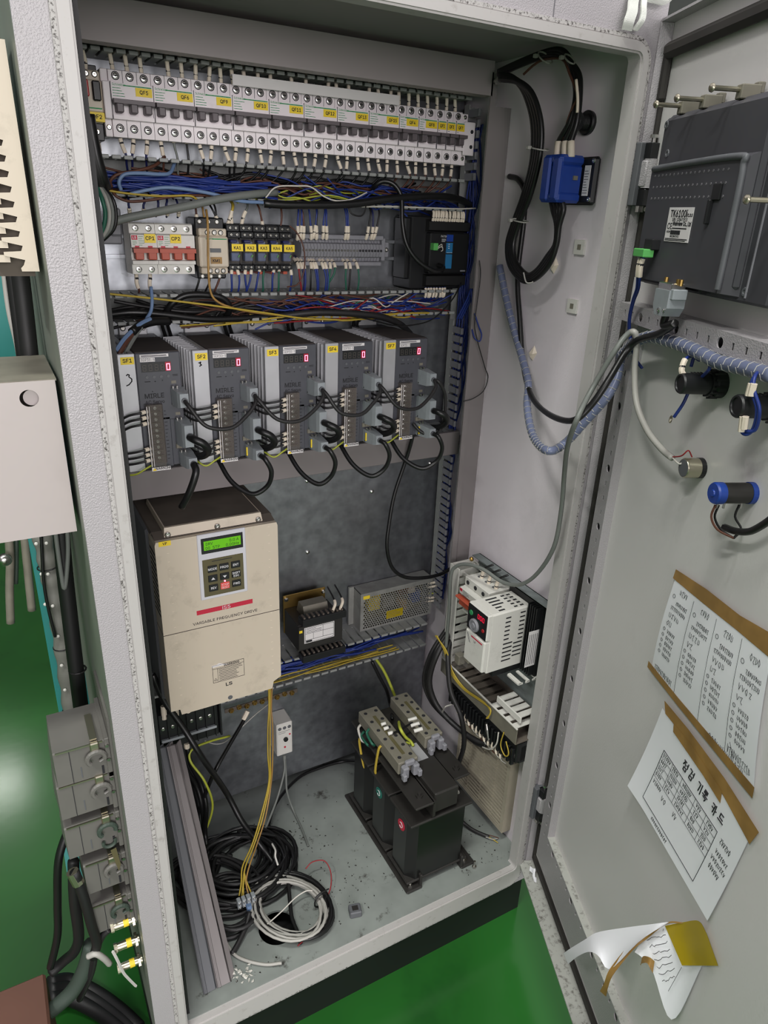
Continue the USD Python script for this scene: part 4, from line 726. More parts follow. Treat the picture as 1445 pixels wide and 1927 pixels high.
for q, (x, y, c) in enumerate(((1155, 278, 'wire_white'), (1150, 305, 'wire_white'), (1160, 350, 'earth_yellow'), (1148, 380, 'wire_white'), (1145, 402, 'wire_white'))):
    p = pt(*c8(x, y), 'P', .40); lead(f'short sleeved lead at the right end of the power supply, {["first", "second", "third", "fourth", "fifth"][q]} from the top', [p+[-.016, .012, -.002], p+[-.006, .004, 0], p+[.004, 0, .002], p+[.012, .004, -.002], p+[.018, .016, -.012]], 'cable_dark' if c == 'wire_white' else 'earth_yellow', (0, .6) if c == 'wire_white' else (0, .08), None, .0016)
# ---------------------------------------------------------------- free-hanging small breaker, black cables of the panel
Y = .40; a = at(520, 1366, 'P', Y); b = at(550, 1360, 'P', Y); z0 = at(536, 1420, 'P', Y)[1]
t = T('timer_relay', 'small white module with black knob and red dots hanging on grey leads', 'relay module')
t.add('body', [bx(a[0], Y, z0, b[0], Y+.05, a[1], .002)], 'white_plastic'); w = b[0]-a[0]; h = a[1]-z0
for f in (.2, .5, .8): t.add('terminal_screw', scr(a[0]+w*f, Y, a[1]-h*.14, .0042, .001), 'mid_grey')
t.add('knob', [cyl((a[0]+w*.55, Y-.004, z0+h*.5), (a[0]+w*.55, Y, z0+h*.5), .0055, 8)], 'black_plastic'); t.add('mark', [cyl((a[0]+w*.5, Y-.001, z0+h*.25), (a[0]+w*.5, Y, z0+h*.25), .0025, 8), cyl((a[0]+w*.82, Y-.001, z0+h*.62), (a[0]+w*.82, Y, z0+h*.62), .0022, 8)], 'print_red'); t.add('print', lines(a[0]+w*.1, a[0]+w*.9, z0+h*.68, z0+h*.78, 2, Y-.0001, .0008), 'ink_grey'); t.done()
cable('power_cable', 'thick black cable draped across the upper wiring duct to the grey column', Q((497, 383, .362), (560, 386, .36), (660, 384, .358), (740, 373, .356), (820, 369, .358), (862, 375, .365), (885, 386, .385), (900, 395, .42)), .0062, 'cable_black', 9)
cable('power_cable', 'thick grey cable running from the left lip up into the upper wiring duct', Q((190, 428, .33), (228, 413, .335), (290, 400, .34), (350, 388, .345), (420, 373, .35), (480, 365, .36), (520, 362, .38)), .0058, 'cable_grey', 9)
cable('wire', 'light blue wire looping over the blue bundle below the QF5 breaker', Q((329, 305, .39), (320, 325, .37), (300, 328, .362), (265, 326, .36), (235, 328, .36), (224, 342, .36), (228, 358, .362)), .0028, 'wire_lightblue', category='wire')
cable('wire', 'light blue wire crossing below the blue bundle toward the black cable', Q((245, 365, .362), (275, 358, .36), (310, 353, .358), (350, 356, .357), (400, 365, .357), (450, 378, .357), (495, 381, .36)), .0028, 'wire_lightblue', category='wire')
cable('wire', 'yellow wire stretched along the lower edge of the upper wiring duct', Q((195, 357, .362), (240, 364, .360), (300, 369, .360), (350, 368, .360), (366, 372, .362), (378, 385, .37)), .0016, 'wire_yellow', category='wire')
cable('wire', 'brown wire sagging below the yellow wire at the left end of the upper duct', Q((210, 357, .365), (220, 370, .36), (245, 379, .36), (285, 376, .36), (340, 368, .362), (400, 368, .37)), .0020, 'wire_brown', category='wire')
cable('wire', 'brown wire arching over the blue bundle at the left of the upper duct', Q((210, 352, .37), (208, 340, .365), (222, 328, .362), (255, 322, .362), (290, 312, .37), (310, 295, .39)), .0024, 'wire_brown', category='wire')
cable('wire', 'white wire waving over the middle of the upper wiring duct', Q((500, 372, .36), (520, 352, .36), (560, 350, .358), (585, 352, .358), (610, 370, .357), (635, 378, .357), (665, 374, .36), (690, 362, .37)), .0013, 'wire_white', category='wire')
cable('wire', 'white wire running along the duct edge above the controller', Q((680, 389, .366), (740, 389, .364), (800, 391, .364), (860, 393, .364), (895, 392, .368)), .0014, 'wire_white', category='wire')
cable('power_cable', 'black cable arching out of the upper duct to the controller green plug', Q((700, 365, .40), (705, 350, .38), (722, 341, .37), (742, 348, .362), (755, 372, .356), (757, 420, .35), (765, 460, .345), (785, 490, .34), (812, 508, .335), (828, 510, .335), (834, 503, .345), (825, 499, .36)), .0042, 'cable_black', 8)
cable('wire', 'thin dark wire hanging in a loop above the terminal strip', Q((655, 390, .365), (663, 403, .362), (680, 406, .362), (688, 392, .364), (685, 375, .37)), .0013, 'cable_dark', category='wire')
cable('wire', 'thin brown wire curling in front of the left end of the terminal strip', Q((545, 425, .37), (560, 440, .37), (572, 470, .366), (572, 510, .366), (560, 535, .37), (540, 540, .38)), .0012, 'wire_brown', category='wire')
cable('wire', 'dark wire hanging from the controller across the duct with a long sag', Q((868, 532, .37), (850, 565, .36), (815, 600, .358), (775, 612, .358), (740, 612, .358), (690, 600, .36), (640, 592, .37)), .0013, 'cable_black', category='wire')
cable('power_cable', 'thick black cable swinging out of the duct behind the SF7 drive', Q((520, 596, .37), (600, 588, .362), (690, 592, .36), (730, 600, .365), (755, 612, .38), (772, 628, .41)), .0060, 'cable_dark', 9)
cable('power_cable', 'thick black cable lying in the left end of the duct above SF1', Q((205, 592, .37), (250, 588, .364), (310, 592, .362), (380, 600, .364), (440, 600, .37), (520, 594, .38)), .0052, 'cable_black', 9)
cable('power_cable', 'black cable arching behind the yellow wire above the SF2 drive', Q((312, 588, .38), (325, 570, .372), (350, 556, .37), (390, 555, .37), (420, 562, .37), (432, 580, .375), (425, 598, .39)), .0052, 'cable_black', 9)
cable('power_cable', 'black sleeve end with brown and blue cores in front of the SF1 drive', Q((318, 604, .345), (290, 605, .335), (265, 612, .325), (248, 625, .31)), .0066, 'cable_black', 9, ends=(('core', tube(spl(Q((262, 612, .322), (246, 632, .31), (228, 660, .295), (220, 680, .29)), 5), .0034, 7), 'wire_brown'), ('core', tube(spl(Q((283, 600, .33), (262, 611, .318), (236, 635, .305), (218, 660, .295)), 5), .0032, 7), 'wire_lightblue'), ('core', tube(spl(Q((266, 616, .32), (250, 640, .308), (232, 672, .295)), 5), .003, 7), 'cable_grey')))
cable('wire', 'ochre wire running down past the contactor into the yellow strand', Q((388, 395, .37), (391, 425, .352), (392, 500, .352), (396, 548, .355), (410, 568, .356), (440, 580, .356), (480, 588, .358), (540, 595, .36)), .0019, 'tape_brown', category='wire')
cable('wire', 'long yellow wire stretched down the duct from the left lip above the servo drives', Q((205, 553, .352), (300, 563, .352), (400, 575, .353), (500, 589, .355), (570, 599, .358), (640, 602, .36)), .0017, 'wire_yellow', category='wire')
cable('wire', 'grey wire dropping from the CP1 breaker to the black sleeve end', Q((284, 540, .36), (286, 565, .35), (284, 585, .345), (274, 603, .335)), .0028, 'wire_lightblue', category='wire')
bb = T('wire_bundle', 'dark bundle of grey and black cables tied at the left lip beside the QF2 breaker', 'cable bundle')
for q, (o, c) in enumerate(((0, 'cable_dark'), (5, 'cable_dark'), (9, 'cable_black'))): bb.add('cable', tube(spl(Q((158+o, 215, .31), (166+o, 260, .31), (174+o, 300, .31), (184+o, 335, .315), (190+o, 352, .33)), 5), .0075, 8), c, smooth=True)
bb.done()
for q, (o, c, nm) in enumerate(((0, 'wire_green', 'green'), (8, 'cable_light', 'pale grey'), (14, 'cable_grey', 'grey'), (20, 'cable_black', 'black'))):
    cable('wire', f'{nm} wire bowing out from the left lip above the grey cable', Q((184+o*.5, 352, .32), (192+o, 375, .31), (198+o, 402, .31), (194+o, 430, .312), (182+o*.4, 455, .32)), .0028, c, category='wire')
cable('wire', 'thin dark wire straying over the grey column beside the vertical duct', Q((902, 490, .30), (904, 520, .30), (897, 575, .30), (893, 610, .30), (898, 640, .30), (912, 690, .30), (918, 710, .30), (910, 735, .30), (890, 750, .302), (872, 755, .31)), .0010, 'cable_dark', category='wire')
cable('wire', 'blue wire loop standing out from the vertical duct beside the column', Q((893, 590, .302), (900, 612, .30), (906, 630, .30), (902, 642, .30), (893, 636, .302), (888, 620, .31)), .0015, 'wire_blue', category='wire')
for q, o in enumerate((0, 4, 8)):
    cable('wire', f'blue wire crossing out of the duct and down the vertical duct, {ORD[q]} strand', Q((860+o, 600, .36), (880+o, 560, .34), (886+o*.8, 545, .33), (888+o*.8, 580, .325), (884+o*.7, 640, .325), (878+o*.6, 700, .33)), .0018, 'wire_blue', category='wire')
cable('power_cable', 'black cable hanging from behind the SF7 drive in a wide loop to the vertical duct', Q((782, 790, .33), (774, 830, .345), (762, 870, .355), (742, 930, .355), (732, 985, .35), (728, 1030, .345), (738, 1068, .345), (762, 1086, .345), (800, 1087, .345), (830, 1080, .35), (848, 1070, .36)), .0040, 'cable_black', 8)
for q, u in enumerate((305, 422, 541, 664)):
    a = pt(u, 612, 'P', .43); b = pt(u+8, 640, 'P', .44)
    cable('power_cable', f'pair of black cables dropping out of the duct to the right of the {tags[q]} drive', [a+[0, -.01, .015], a, b, b+[.004, .0, -.05]], .0030, 'cable_black', 7, ends=(('cable', tube(spl([a+[.009, -.01, .015], a+[.009, 0, 0], b+[.009, 0, 0], b+[.012, 0, -.05]], 5), .003, 7), 'cable_black'),))
# ---------------------------------------------------------------- right wall: blue current sensor, knob, cables
t = T('current_sensor', 'blue three-hole current sensor on a black base plate high on the right inner wall', 'current sensor', F='W')
t.add('base_plate', bx(-.160, -.012, 1.470, -.078, -.001, 1.537, .004), 'black_plastic', label='black base plate')
bz0, bz1 = 1.472, 1.538
t.add('body', [bx(-.142, -.058, bz0+.010, -.104, -.012, bz1-.012, .004), bx(-.145, -.060, bz1-.014, -.102, -.012, bz1, .004), bx(-.145, -.060, bz0, -.102, -.012, bz0+.015, .004), bx(-.149, -.052, bz0+.025, -.141, -.02, bz0+.038, .001)], 'blue_plastic')
t.add('pole_ridge', [bx(x, -.0625, bz0+.002, x+.018, -.056, bz1-.002, .004) for x in (-.142,)] + [bx(-.122, -.0615, bz0+.002, -.103, -.050, bz1-.002, .004)], 'blue_plastic')
t.add('rivet', [lathe((x, -.060, z), (0, -1, 0), [(0, .002), (.0015, .0012)], 8) for x in (-.138, -.129, -.118) for z in (bz1-.007, bz0+.008)], 'wire_lightblue')
t.add('clip', bx(-.1045, -.032, bz0+.032, -.1015, -.024, bz0+.038), 'khaki')
a, b = at(1090, 365, 'W', -.0125), at(1109, 318, 'W', -.0125)
l = t.add('rating_label', bx(-.101, -.0128, 1.483, -.0885, -.0118, 1.525), 'white_label'); t.add('print', [lines(-.100, -.0892, 1.485, 1.519, 9, -.0128, .001, (.5, 1), 6)], 'ink_grey', parent=l)
for z in (1.478, 1.531): t.add('mounting_screw', scr(-.0845, -.012, z, .0036), 'screw_steel', smooth=30)
t.done()
k = T('cable_plug', 'black round two-flange plug mounted on the right inner wall above the blue current sensor', 'plug', F='W')
k.add('plug', lathe((-.120, 0, 1.584), (0, -1, 0), [(0, .0165), (.005, .017), (.007, .015), (.007, .0105), (.022, .0105), (.022, .0135), (.029, .0138), (.031, .012)], 24), 'black_plastic', smooth=40); k.add('thread', [lathe((-.120, -.008-.0026*i, 1.584), (0, -1, 0), [(0, .0107), (.0007, .0116), (.0015, .0107)], 20) for i in range(5)], 'rubber'); k.done()
def wcab(name, label, pts, r, m, n=8, tail=(), **kw): return cable(name, label, Q(*pts) + list(tail), r, m, n, 6, **kw)
W = 'W'
for q, (o, lab) in enumerate(((0, 'front'), (6, 'middle'), (11, 'rear'))):
    wcab('power_cable', f'thick black cable arching from the roof beam to the blue current sensor, {lab} one', [(938, 135+o*.6, W, -.06), (975, 118+o*.5, W, -.05), (1020, 100+o*.6, W, -.035), (1050, 94+o, W, -.03), (1068+o*.3, 105+o, W, -.03), (1078+o, 135+o*.5, W, -.03), (1084+o*(.6), 180, W, -.034), (1072+o*1.2, 230, W, -.038), (1051+o*2.1, 268, W, -.04), (1048+o*2.4, 292, W, -.04)], .0046, 'cable_black')
    p = Q((1051+o*2.1, 266, W, -.0405), (1048+o*2.4, 296, W, -.0405)); one('marker_sleeve', f'broad cream sleeve on the {lab} black cable above the blue current sensor', 'cable sleeve', tube(spl(p, 3), .0056, 9), 'sleeve', smooth=True)
for q, o in enumerate((0, 7, 14, 21)):
    wcab('power_cable', f'thick black cable looping from the beam down and up to the blue sensor, {["outer", "second", "third", "inner"][q]} strand', [(940, 140+o*.4, W, -.07), (965+o*.4, 147+o*.3, W, -.06), (985+o*.7, 170+o*.2, W, -.05), (1000+o*.7, 215, W, -.045), (1004+o*.7, 260, W, -.042), (1000+o*.6, 310, W, -.04), (984+o*.6, 370, W, -.038), (966+o*.5, 420, W, -.036), (955+o*.5, 460, W, -.036), (960+o*.5, 500-o*.3, W, -.038), (985+o*.3, 528-o*.5, W, -.04), (1010, 522-o*.6, W, -.04), (1034-o*.2, 496-o*.6, W, -.04), (1047-o*.1, 460, W, -.04), (1052-o*.2, 425, W, -.042), (1060-o*.9, 395, W, -.042), (1057-o*.9, 380, W, -.042)], .0048, 'cable_black')
wcab('wire', 'brown wire tied to the black cables above the blue current sensor', [(985, 140, W, -.05), (1005, 122, W, -.046), (1025, 112, W, -.042), (1058, 112, W, -.04), (1072, 140, W, -.04), (1086, 180, W, -.042), (1076, 205, W, -.04), (1066, 235, W, -.04), (1058, 272, W, -.038)], .0018, 'wire_brown', category='wire')
wcab('wire', 'short white-sleeved wire beside the black cables above the blue sensor', [(1084, 150, W, -.044), (1087, 185, W, -.045), (1086, 212, W, -.045)], .0022, 'sleeve', category='wire')
for q, (a, b) in enumerate((((1012, 98), (1024, 116)), ((1060, 103), (1068, 116)), ((996, 276), (1018, 282)), ((962, 412), (980, 418)))):
    p = Q((*a, W, -.052), (*b, W, -.052)); m = (p[0]+p[1])/2; u = (p[1]-p[0])/np.linalg.norm(p[1]-p[0]); n_ = np.array([-1., 0, 0]); c = np.linalg.norm(p[1]-p[0])/2+.003
    ring = [m + u*math.cos(x)*c + n_*math.sin(x)*c*.8 + [.008, 0, 0] for x in np.linspace(0, 6.2, 14)]
    one('cable_tie', f'pale cable tie on black cables of the right wall, {["near the roof beam", "on the arch bend", "beside the blue sensor", "below the blue sensor"][q]}', 'cable tie', cat([tube(ring, .0012, 5), bx(m[0]-c*.8-.002, m[1]-.003, m[2]-.0025, m[0]-c*.8+.004, m[1]+.003, m[2]+.0025, .0006)]), 'cable_light')
p = Q((985, 513, W, -.055), (990, 531, W, -.055), (1000, 532, W, -.05), (1003, 530, W, -.048)); one('cable_tie', 'pale cable tie with a long tail at the bottom of the black cable loop', 'cable tie', tube(spl(p, 5), .0013, 5), 'cable_light')
for (u, v), d in (((1092, 465), 'upper'), ((1078, 576), 'lower')):
    x, z = at(u, v, W, -.001); c = T('cable_mount', f'small white square adhesive cable mount on the right wall, {d} one', 'cable mount', F='W'); c.add('base', prism(sbox(x-.011, z-.011, x+.011, z+.011).difference(sbox(x-.004, z-.004, x+.004, z+.004)), -.004, 0), 'white_plastic'); c.add('saddle', bx(x-.0035, -.0045, z-.004, x+.0035, -.0005, z+.004), 'khaki'); c.done()
for (u, v), s in (((1003, 665), 'under the spiral-wrapped hose on the right wall'), ((1043, 500), 'half hidden behind the black cable loop')):
    x, z = at(u, v, W, -.001); one('cable_mount', f'yellowed cable mount {s}', 'cable mount', hull([(x+dx, y, z+dz) for dx, dz, y in ((-.009, 0, 0), (.009, .002, 0), (0, .014, 0), (0, -.013, 0), (-.004, 0, -.007), (.005, 0, -.007), (0, -.006, -.007))]), 'sleeve', F='W')
# cables to the door
def spiral(name, label, pts, r, k=8):
    p = spl(Q(*pts), k); t = T(name, label, 'hose'); t.add('wires', tube(p, r*.8, 8), 'wire_blue', smooth=True, label='blue wires inside the wrap'); t.add('wrap', tube(p, r*.98, 9), 'spiral', smooth=True)
    rr = tube(p, r, 9); L = np.r_[0, np.cumsum(np.linalg.norm(np.diff(p, axis=0), axis=1))]; n = int(L[-1]/.013); tt = np.linspace(0, L[-1], n); C_ = np.stack([np.interp(tt, L, p[:, i]) for i in range(3)], 1); ms = []
    for i in range(1, n-1):
        a, b, d = basis(C_[i+1]-C_[i-1]); an = np.linspace(0, 2*math.pi, 9); ms.append(tube([C_[i] + r*(a*math.cos(x)+b*math.sin(x)) + d*(x/6.28*.004) for x in an], .0006, 4))
    t.add('wrap_edge', ms, 'cable_light'); t.done()
spiral('spiral_hose', 'spiral-wrapped hose of blue wires looping from the column to the door', [(940, 500, W, -.02), (952, 560, W, -.02), (967, 620, W, -.022), (983, 675, W, -.03), (994, 720, W, -.04), (992, 765, W, -.06), (1003, 820, W, -.09), (1030, 848, W, -.13), (1062, 835, 'D', -.09), (1100, 795, 'D', -.07), (1140, 750, 'D', -.05), (1160, 715, 'D', -.035), (1168, 675, 'D', -.025)], .0068)
spiral('spiral_hose', 'spiral-wrapped hose of blue wires running along the door below the perforated rail', [(1168, 670, 'D', -.026), (1195, 645, 'D', -.034), (1225, 634, 'D', -.036), (1265, 643, 'D', -.036), (1310, 660, 'D', -.036), (1350, 680, 'D', -.034), (1400, 692, 'D', -.034), (1460, 708, 'D', -.034)], .0082)
wcab('power_cable', 'black cable hanging in a deep loop from the column to the operator panel plug', [(958, 332, W, -.004), (975, 338, W, -.006), (988, 365, W, -.008), (985, 420, W, -.012), (974, 520, W, -.014), (978, 600, W, -.018), (985, 690, W, -.03), (1000, 745, W, -.055), (1030, 778, W, -.10), (1075, 792, W, -.15), (1110, 765, 'D', -.10), (1145, 715, 'D', -.08), (1175, 665, 'D', -.055), (1200, 640, 'D', -.045), (1240, 628, 'D', -.045), (1270, 608, 'D', -.05)], .0046, 'cable_black', tail=(LW('D', .2215, -.0515, 1.334), LW('D', .222, -.051, 1.352)))
wcab('signal_cable', 'grey cable from the door hanging past the frame down to the white wall inverter', [(1200, 628, 'D', -.04), (1185, 625, 'D', -.05), (1160, 655, 'D', -.07), (1115, 730, 'D', -.09), (1085, 790, 'D', -.12), (1068, 840, W, -.13), (1062, 890, W, -.08), (1056, 960, W, -.06), (1042, 1030, W, -.055), (1010, 1080, W, -.05), (978, 1100, W, -.05), (945, 1095, W, -.055), (910, 1072, W, -.065), (880, 1062, W, -.075), (858, 1066, W, -.085), (848, 1085, W, -.09), (845, 1150, W, -.085), (838, 1230, W, -.08)], .0038, 'cable_grey')
wcab('signal_cable', 'thick grey cable from the door edge ending at the small metal potentiometer', [(1170, 640, 'D', -.05), (1190, 624, 'D', -.048), (1198, 640, 'D', -.042), (1194, 700, 'D', -.04), (1198, 760, 'D', -.038), (1218, 810, 'D', -.034), (1245, 845, 'D', -.030), (1265, 862, 'D', -.028)], .0042, 'cable_light')
# ---------------------------------------------------------------- right wall: wall inverter assembly
one('mounting_plate', 'bare galvanised mounting plate on the right wall behind the white wall inverter', 'mounting plate', cat([bx(-.262, -.012, .47, -.012, -.010, .795), bx(-.262, -.030, .793, -.012, -.010, .795), bx(-.262, -.010, .72, -.255, 0, .735), bx(-.03, -.010, .5, -.02, 0, .52)]), 'plate_steel', F='W')
x, z = at(*K(820, 1020, 4.5875)(372, 155), W, -.012); one('plate_bolt', 'brass bolt at the upper left corner of the wall mounting plate', 'bolt', scr(x, -.03, .786, .005, .005), 'brass', F='W')
d = T('slotted_duct', 'upright white slotted duct with its cover on the right inner wall', 'wiring duct', F='W')
d.add('duct_cover', bx(-.288, -.066, .515, -.254, -.063, .772, .001), 'white_plastic'); d.add('duct_base', bx(-.284, -.013, .515, -.258, -.011, .772), 'white_plastic'); d.add('duct_wall', bx(-.286, -.064, .515, -.284, -.011, .772), 'white_plastic')
for i in range(13): d.add('duct_finger', bx(-.258, -.0635, .520+.0195*i, -.2565, -.012, .533+.0195*i), 'white_plastic')
d.add('duct_finger', [bx(-.256, -.055, .757, -.185, -.050, .763, .001), bx(-.256, -.030, .772, -.20, -.026, .778, .001)], 'white_plastic'); d.done()
d = T('slotted_duct', 'dusty slotted duct lying open below the white wall inverter', 'wiring duct', F='W')
d.add('duct_wall', bx(-.288, -.068, .497, -.018, -.066, .535, .0006), 'khaki'); d.add('duct_wall', bx(-.288, -.013, .497, -.018, -.011, .55), 'dust_brown'); d.add('duct_edge', bx(-.288, -.0695, .5335, -.018, -.066, .5365, .0006), 'white_plastic'); d.add('duct_base', bx(-.288, -.066, .497, -.018, -.012, .499), 'dust_brown')
for i in range(11): d.add('duct_finger', bx(-.262+.0225*i, -.066, .533, -.248+.0225*i, -.014, .535), 'white_plastic' if i > 6 else 'dust_brown')
d.done()
d = T('slotted_duct', 'short white slotted duct cover lying on the right end of the dusty duct', 'wiring duct', F='W')
d.add('duct_cover', bx(-.100, -.058, .541, -.024, -.054, .556, .001), 'white_plastic')
for i in range(4): d.add('duct_finger', bx(-.098+.019*i, -.054, .551, -.085+.019*i, -.016, .5535), 'white_plastic')
d.done()
c1 = K(820, 1020, 4.5875); a = at(*c1(620, 1150), W, -.06); b = at(*c1(715, 1240), W, -.06)
d = T('slotted_duct', 'short grey duct offcut below the right corner of the wall inverter', 'wiring duct', F='W'); d.add('duct_cover', bx(a[0], -.062, b[1], b[0], -.06, a[1]+.004, .001), 'white_plastic')
for i in range(3): d.add('duct_finger', bx(b[0]-.002, -.06+.017*i, b[1], b[0], -.05+.017*i, a[1]+.002), 'white_plastic')
d.add('duct_top', [bx(a[0], -.06, a[1]+.001, b[0], -.054, a[1]+.004), bx(a[0], -.040, a[1]+.001, b[0], -.034, a[1]+.004), bx(a[0], -.02, a[1]+.001, b[0], -.013, a[1]+.004)], 'white_plastic'); d.done()
t = T('circuit_breaker', 'white circuit breaker with a long orange-red toggle left of the wall inverter', 'circuit breaker', F='W')
t.add('body', [bx(-.226, -.075, .712, -.146, -.014, .752, .002), bx(-.226, -.082, .735, -.146, -.07, .751, .002), bx(-.226, -.070, .752, -.146, -.014, .772, .001), bx(-.226, -.070, .690, -.146, -.014, .712, .001)], 'white_plastic')
t.add('toggle_bar', bx(-.232, -.088, .7245, -.165, -.074, .730, .002), 'orange_plastic'); t.add('toggle', bx(-.222, -.085, .712, -.19, -.074, .727, .002), 'orange_plastic'); t.add('logo', bx(-.224, -.0825, .743, -.216, -.082, .749), 'print_red'); t.add('print', lines(-.214, -.19, .737, .749, 4, -.0821, .0008), 'ink_grey')
for i in range(3): t.add('terminal_screw', scr(-.215+.026*i, -.070, .762, .0045), 'ink')
for i in range(3): t.add('terminal_screw', lathe((-.21+.024*i, -.045, .772), (0, 0, 1), [(0, .005), (.0004, .004)], 10), 'mid_grey')
t.done()
for i in range(3): lead(f'white-sleeved wire on top of the orange-toggle breaker of the right wall, {["left", "middle", "right"][i]} one', [(-.205+.024*i, -.045, .770), (-.203+.024*i, -.045, .782), (-.200+.024*i, -.042, .796), (-.19+.024*i, -.03, .806)], 'cable_black', (.1, .62), None, .0022, 'W')
# the inverter itself
x0, x1, y0, y1, z0, z1 = -.139, -.076, -.122, -.02, .640, .772
t = T('inverter', 'small pale grey wall inverter with round dial, black panel and red digits', 'inverter', F='W')
t.add('body', bx(x0, y0+.008, z0, x1, y1, z1, .003), 'white_plastic'); t.add('front_cover', [bx(x0, y0, .716, x1, y0+.012, .772, .002), bx(x0, y0-.002, z0+.004, x1-.001, y0+.012, .714, .003)], 'white_plastic')
t.add('heat_sink', [bx(x0-.004, -.022, z0-.01, x1+.034, -.013, z1+.012)] + [bx(x1+.004+.006*i, -.034, z0-.008, x1+.006+.006*i, -.02, z1+.010) for i in range(5)], 'black_plastic', label='black rear heat sink')
kp = t.add('control_panel', bx(x0+.0015, y0-.0012, .717, x1-.0015, y0, .7705, .0005), 'black_plastic', label='black control panel')
t.add('dial', lathe((x0+.026, y0-.001, .733), (0, -1, 0), [(0, .0135), (.003, .0135), (.005, .012), (.005, .0095), (.004, .009), (.004, .006), (.006, .0055), (.006, .001)], 24), 'grey_plastic', parent=kp, label='round silver dial', smooth=30)
t.add('digits', [seg(x0+.033+.0075*i, .7525, .0045, .0085, 'abcdef', y0-.0013, .0012) for i in range(3)], 'led_dim_red', parent=kp)
t.add('run_key', lathe((x0+.012, y0-.001, .7535), (0, -1, 0), [(0, .0055), (.0012, .005)], 14), 'print_green', parent=kp); t.add('stop_key', lathe((x0+.052, y0-.001, .735), (0, -1, 0), [(0, .004), (.0012, .0035)], 12), 'red_plastic', parent=kp)
t.add('stripe', bx(x0+.020, y0-.0024, .705, x1-.008, y0-.0018, .7075), 'print_red'); t.add('print', [txt('LS', .004, x0+.032, y0-.002, .697, bold=True), pen([(x0+.006, .708), (x0+.016, .690)], .001, y0-.0021), pen([(x0+.009, .708), (x0+.019, .690)], .001, y0-.0021)], 'ink_grey')
def sb(ya, yb, z, h=.0028): return bx(x1-.001, ya, z, x1+.0003, yb, z+h)
t.add('vent_slot', [sb(y0+.042, y0+.054, .756-.0095*i) for i in range(6)] + [sb(y0+.076, y0+.088, .760-.0095*i) for i in range(7)] + [sb(y0+.042, y0+.064, .698-.0095*i) for i in range(5)] + [sb(y0+.067, y0+.088, .694-.0095*i) for i in range(4)], 'ink')
t.add('vent_slot', [bx(x0+.010+.0105*i, y0+.030, z1-.001, x0+.014+.0105*i, y0+(.056 if i < 3 else .044), z1+.0003) for i in range(5)] + [bx(x0+.010+.0105*i, y0+.066+.014*j, z1-.001, x0+.014+.0105*i, y0+.074+.014*j, z1+.0003) for i in range(5) for j in range(2)], 'ink')
t.add('terminal_bay', bx(x0+.004, y0+.03, z0-.016, x1-.006, y1, z0, .001), 'black_plastic')
a, b = at(*c1(785, 915), W, -.05), at(*c1(910, 680), W, -.05)
l = t.add('rating_label', bx(x1+.0295, -.046, .655, x1+.0302, -.012, .735), 'white_label'); t.add('print', [bx(x1+.0301, -.044+.0045*i, .66, x1+.0306, -.0428+.0045*i, .728) for i in range(7)], 'ink_grey', parent=l)
t.done()
t = T('relay', 'clear plastic relay cases hanging in the gap below the wall inverter', 'relay', F='W')
for x, z in ((-.148, .585), (-.232, .545), (-.20, .57)): t.add('case', bx(x-.014, -.075, z, x+.014, -.045, z+.05, .002), 'clear_plastic'); t.add('core', bx(x-.009, -.068, z+.006, x+.009, -.05, z+.03, .002), 'khaki')
t.done()
t = T('terminal_block', 'long black toothed terminal block with white leads under the dusty wall duct', 'terminal block', F='W'); t.add('base', bx(-.252, -.060, .446, -.020, -.013, .492, .001), 'black_plastic')
for i in range(21): t.add('tooth', bx(-.250+.011*i, -.067, .440, -.2445+.011*i, -.058, .480, .0008), 'black_plastic')
t.done()
t = T('junction_box', 'small clear-fronted box with a grey bolt at the right end of the toothed terminal block', 'junction box', F='W'); t.add('box', bx(-.058, -.05, .44, -.020, -.012, .485, .002), 'black_plastic'); t.add('lens', lathe((-.034, -.05, .462), (0, -1, 0), [(0, .014), (.01, .012), (.014, .006)], 16), 'clear_plastic'); t.done()
g = random.Random(9)
for i in range(12): 
    x = -.215 + .014*i; lead(f'short white lead under the toothed terminal block, {ORD[i]} from the left', [(x, -.063, .446), (x+.002, -.066, .436), (x+.004+g.uniform(-.004, .004), -.062, .424), (x+g.uniform(-.006, .008), -.05, .412)], 'wire_white' if i % 3 else 'wire_brown', (0, .5), 'white leads under the toothed terminal block', .0014, 'W')
for q, (o, nm) in enumerate(((0, 'left'), (5, 'middle'), (10, 'right'))):
    wcab('wire', f'yellow wire running from the lower duct along the dusty wall duct, {nm} strand', [(822-o*.3, 1196, W, -.10), (836+o*.4, 1225, W, -.09), (846+o*.5, 1262, W, -.08), (870+o*.4, 1295, W, -.074), (905+o*.4, 1320, W, -.072), (923, 1335+o*.5, W, -.074), (918-o*.3, 1352, W, -.078)], .0015, 'wire_yellow', category='wire')
wcab('wire', 'yellow wire loop hanging below the junction box on the right wall', [(948, 1378, W, -.07), (942, 1402, W, -.07), (950, 1422, W, -.07), (957, 1418, W, -.07), (952, 1395, W, -.07)], .0014, 'wire_yellow', category='wire')
wcab('wire', 'white wire looping below the toothed terminal block', [(938, 1378, W, -.07), (934, 1400, W, -.07), (922, 1410, W, -.07), (908, 1406, W, -.065)], .0016, 'wire_white', category='wire')
p = Q((915, 1362, W, -.08), (919, 1395, W, -.08)); one('crimp_connector', 'shiny crimped wire connector hanging below the toothed terminal block', 'wire connector', tube(spl(p, 3), [.0025, .0036, .0028, .0016], 8), 'steel')
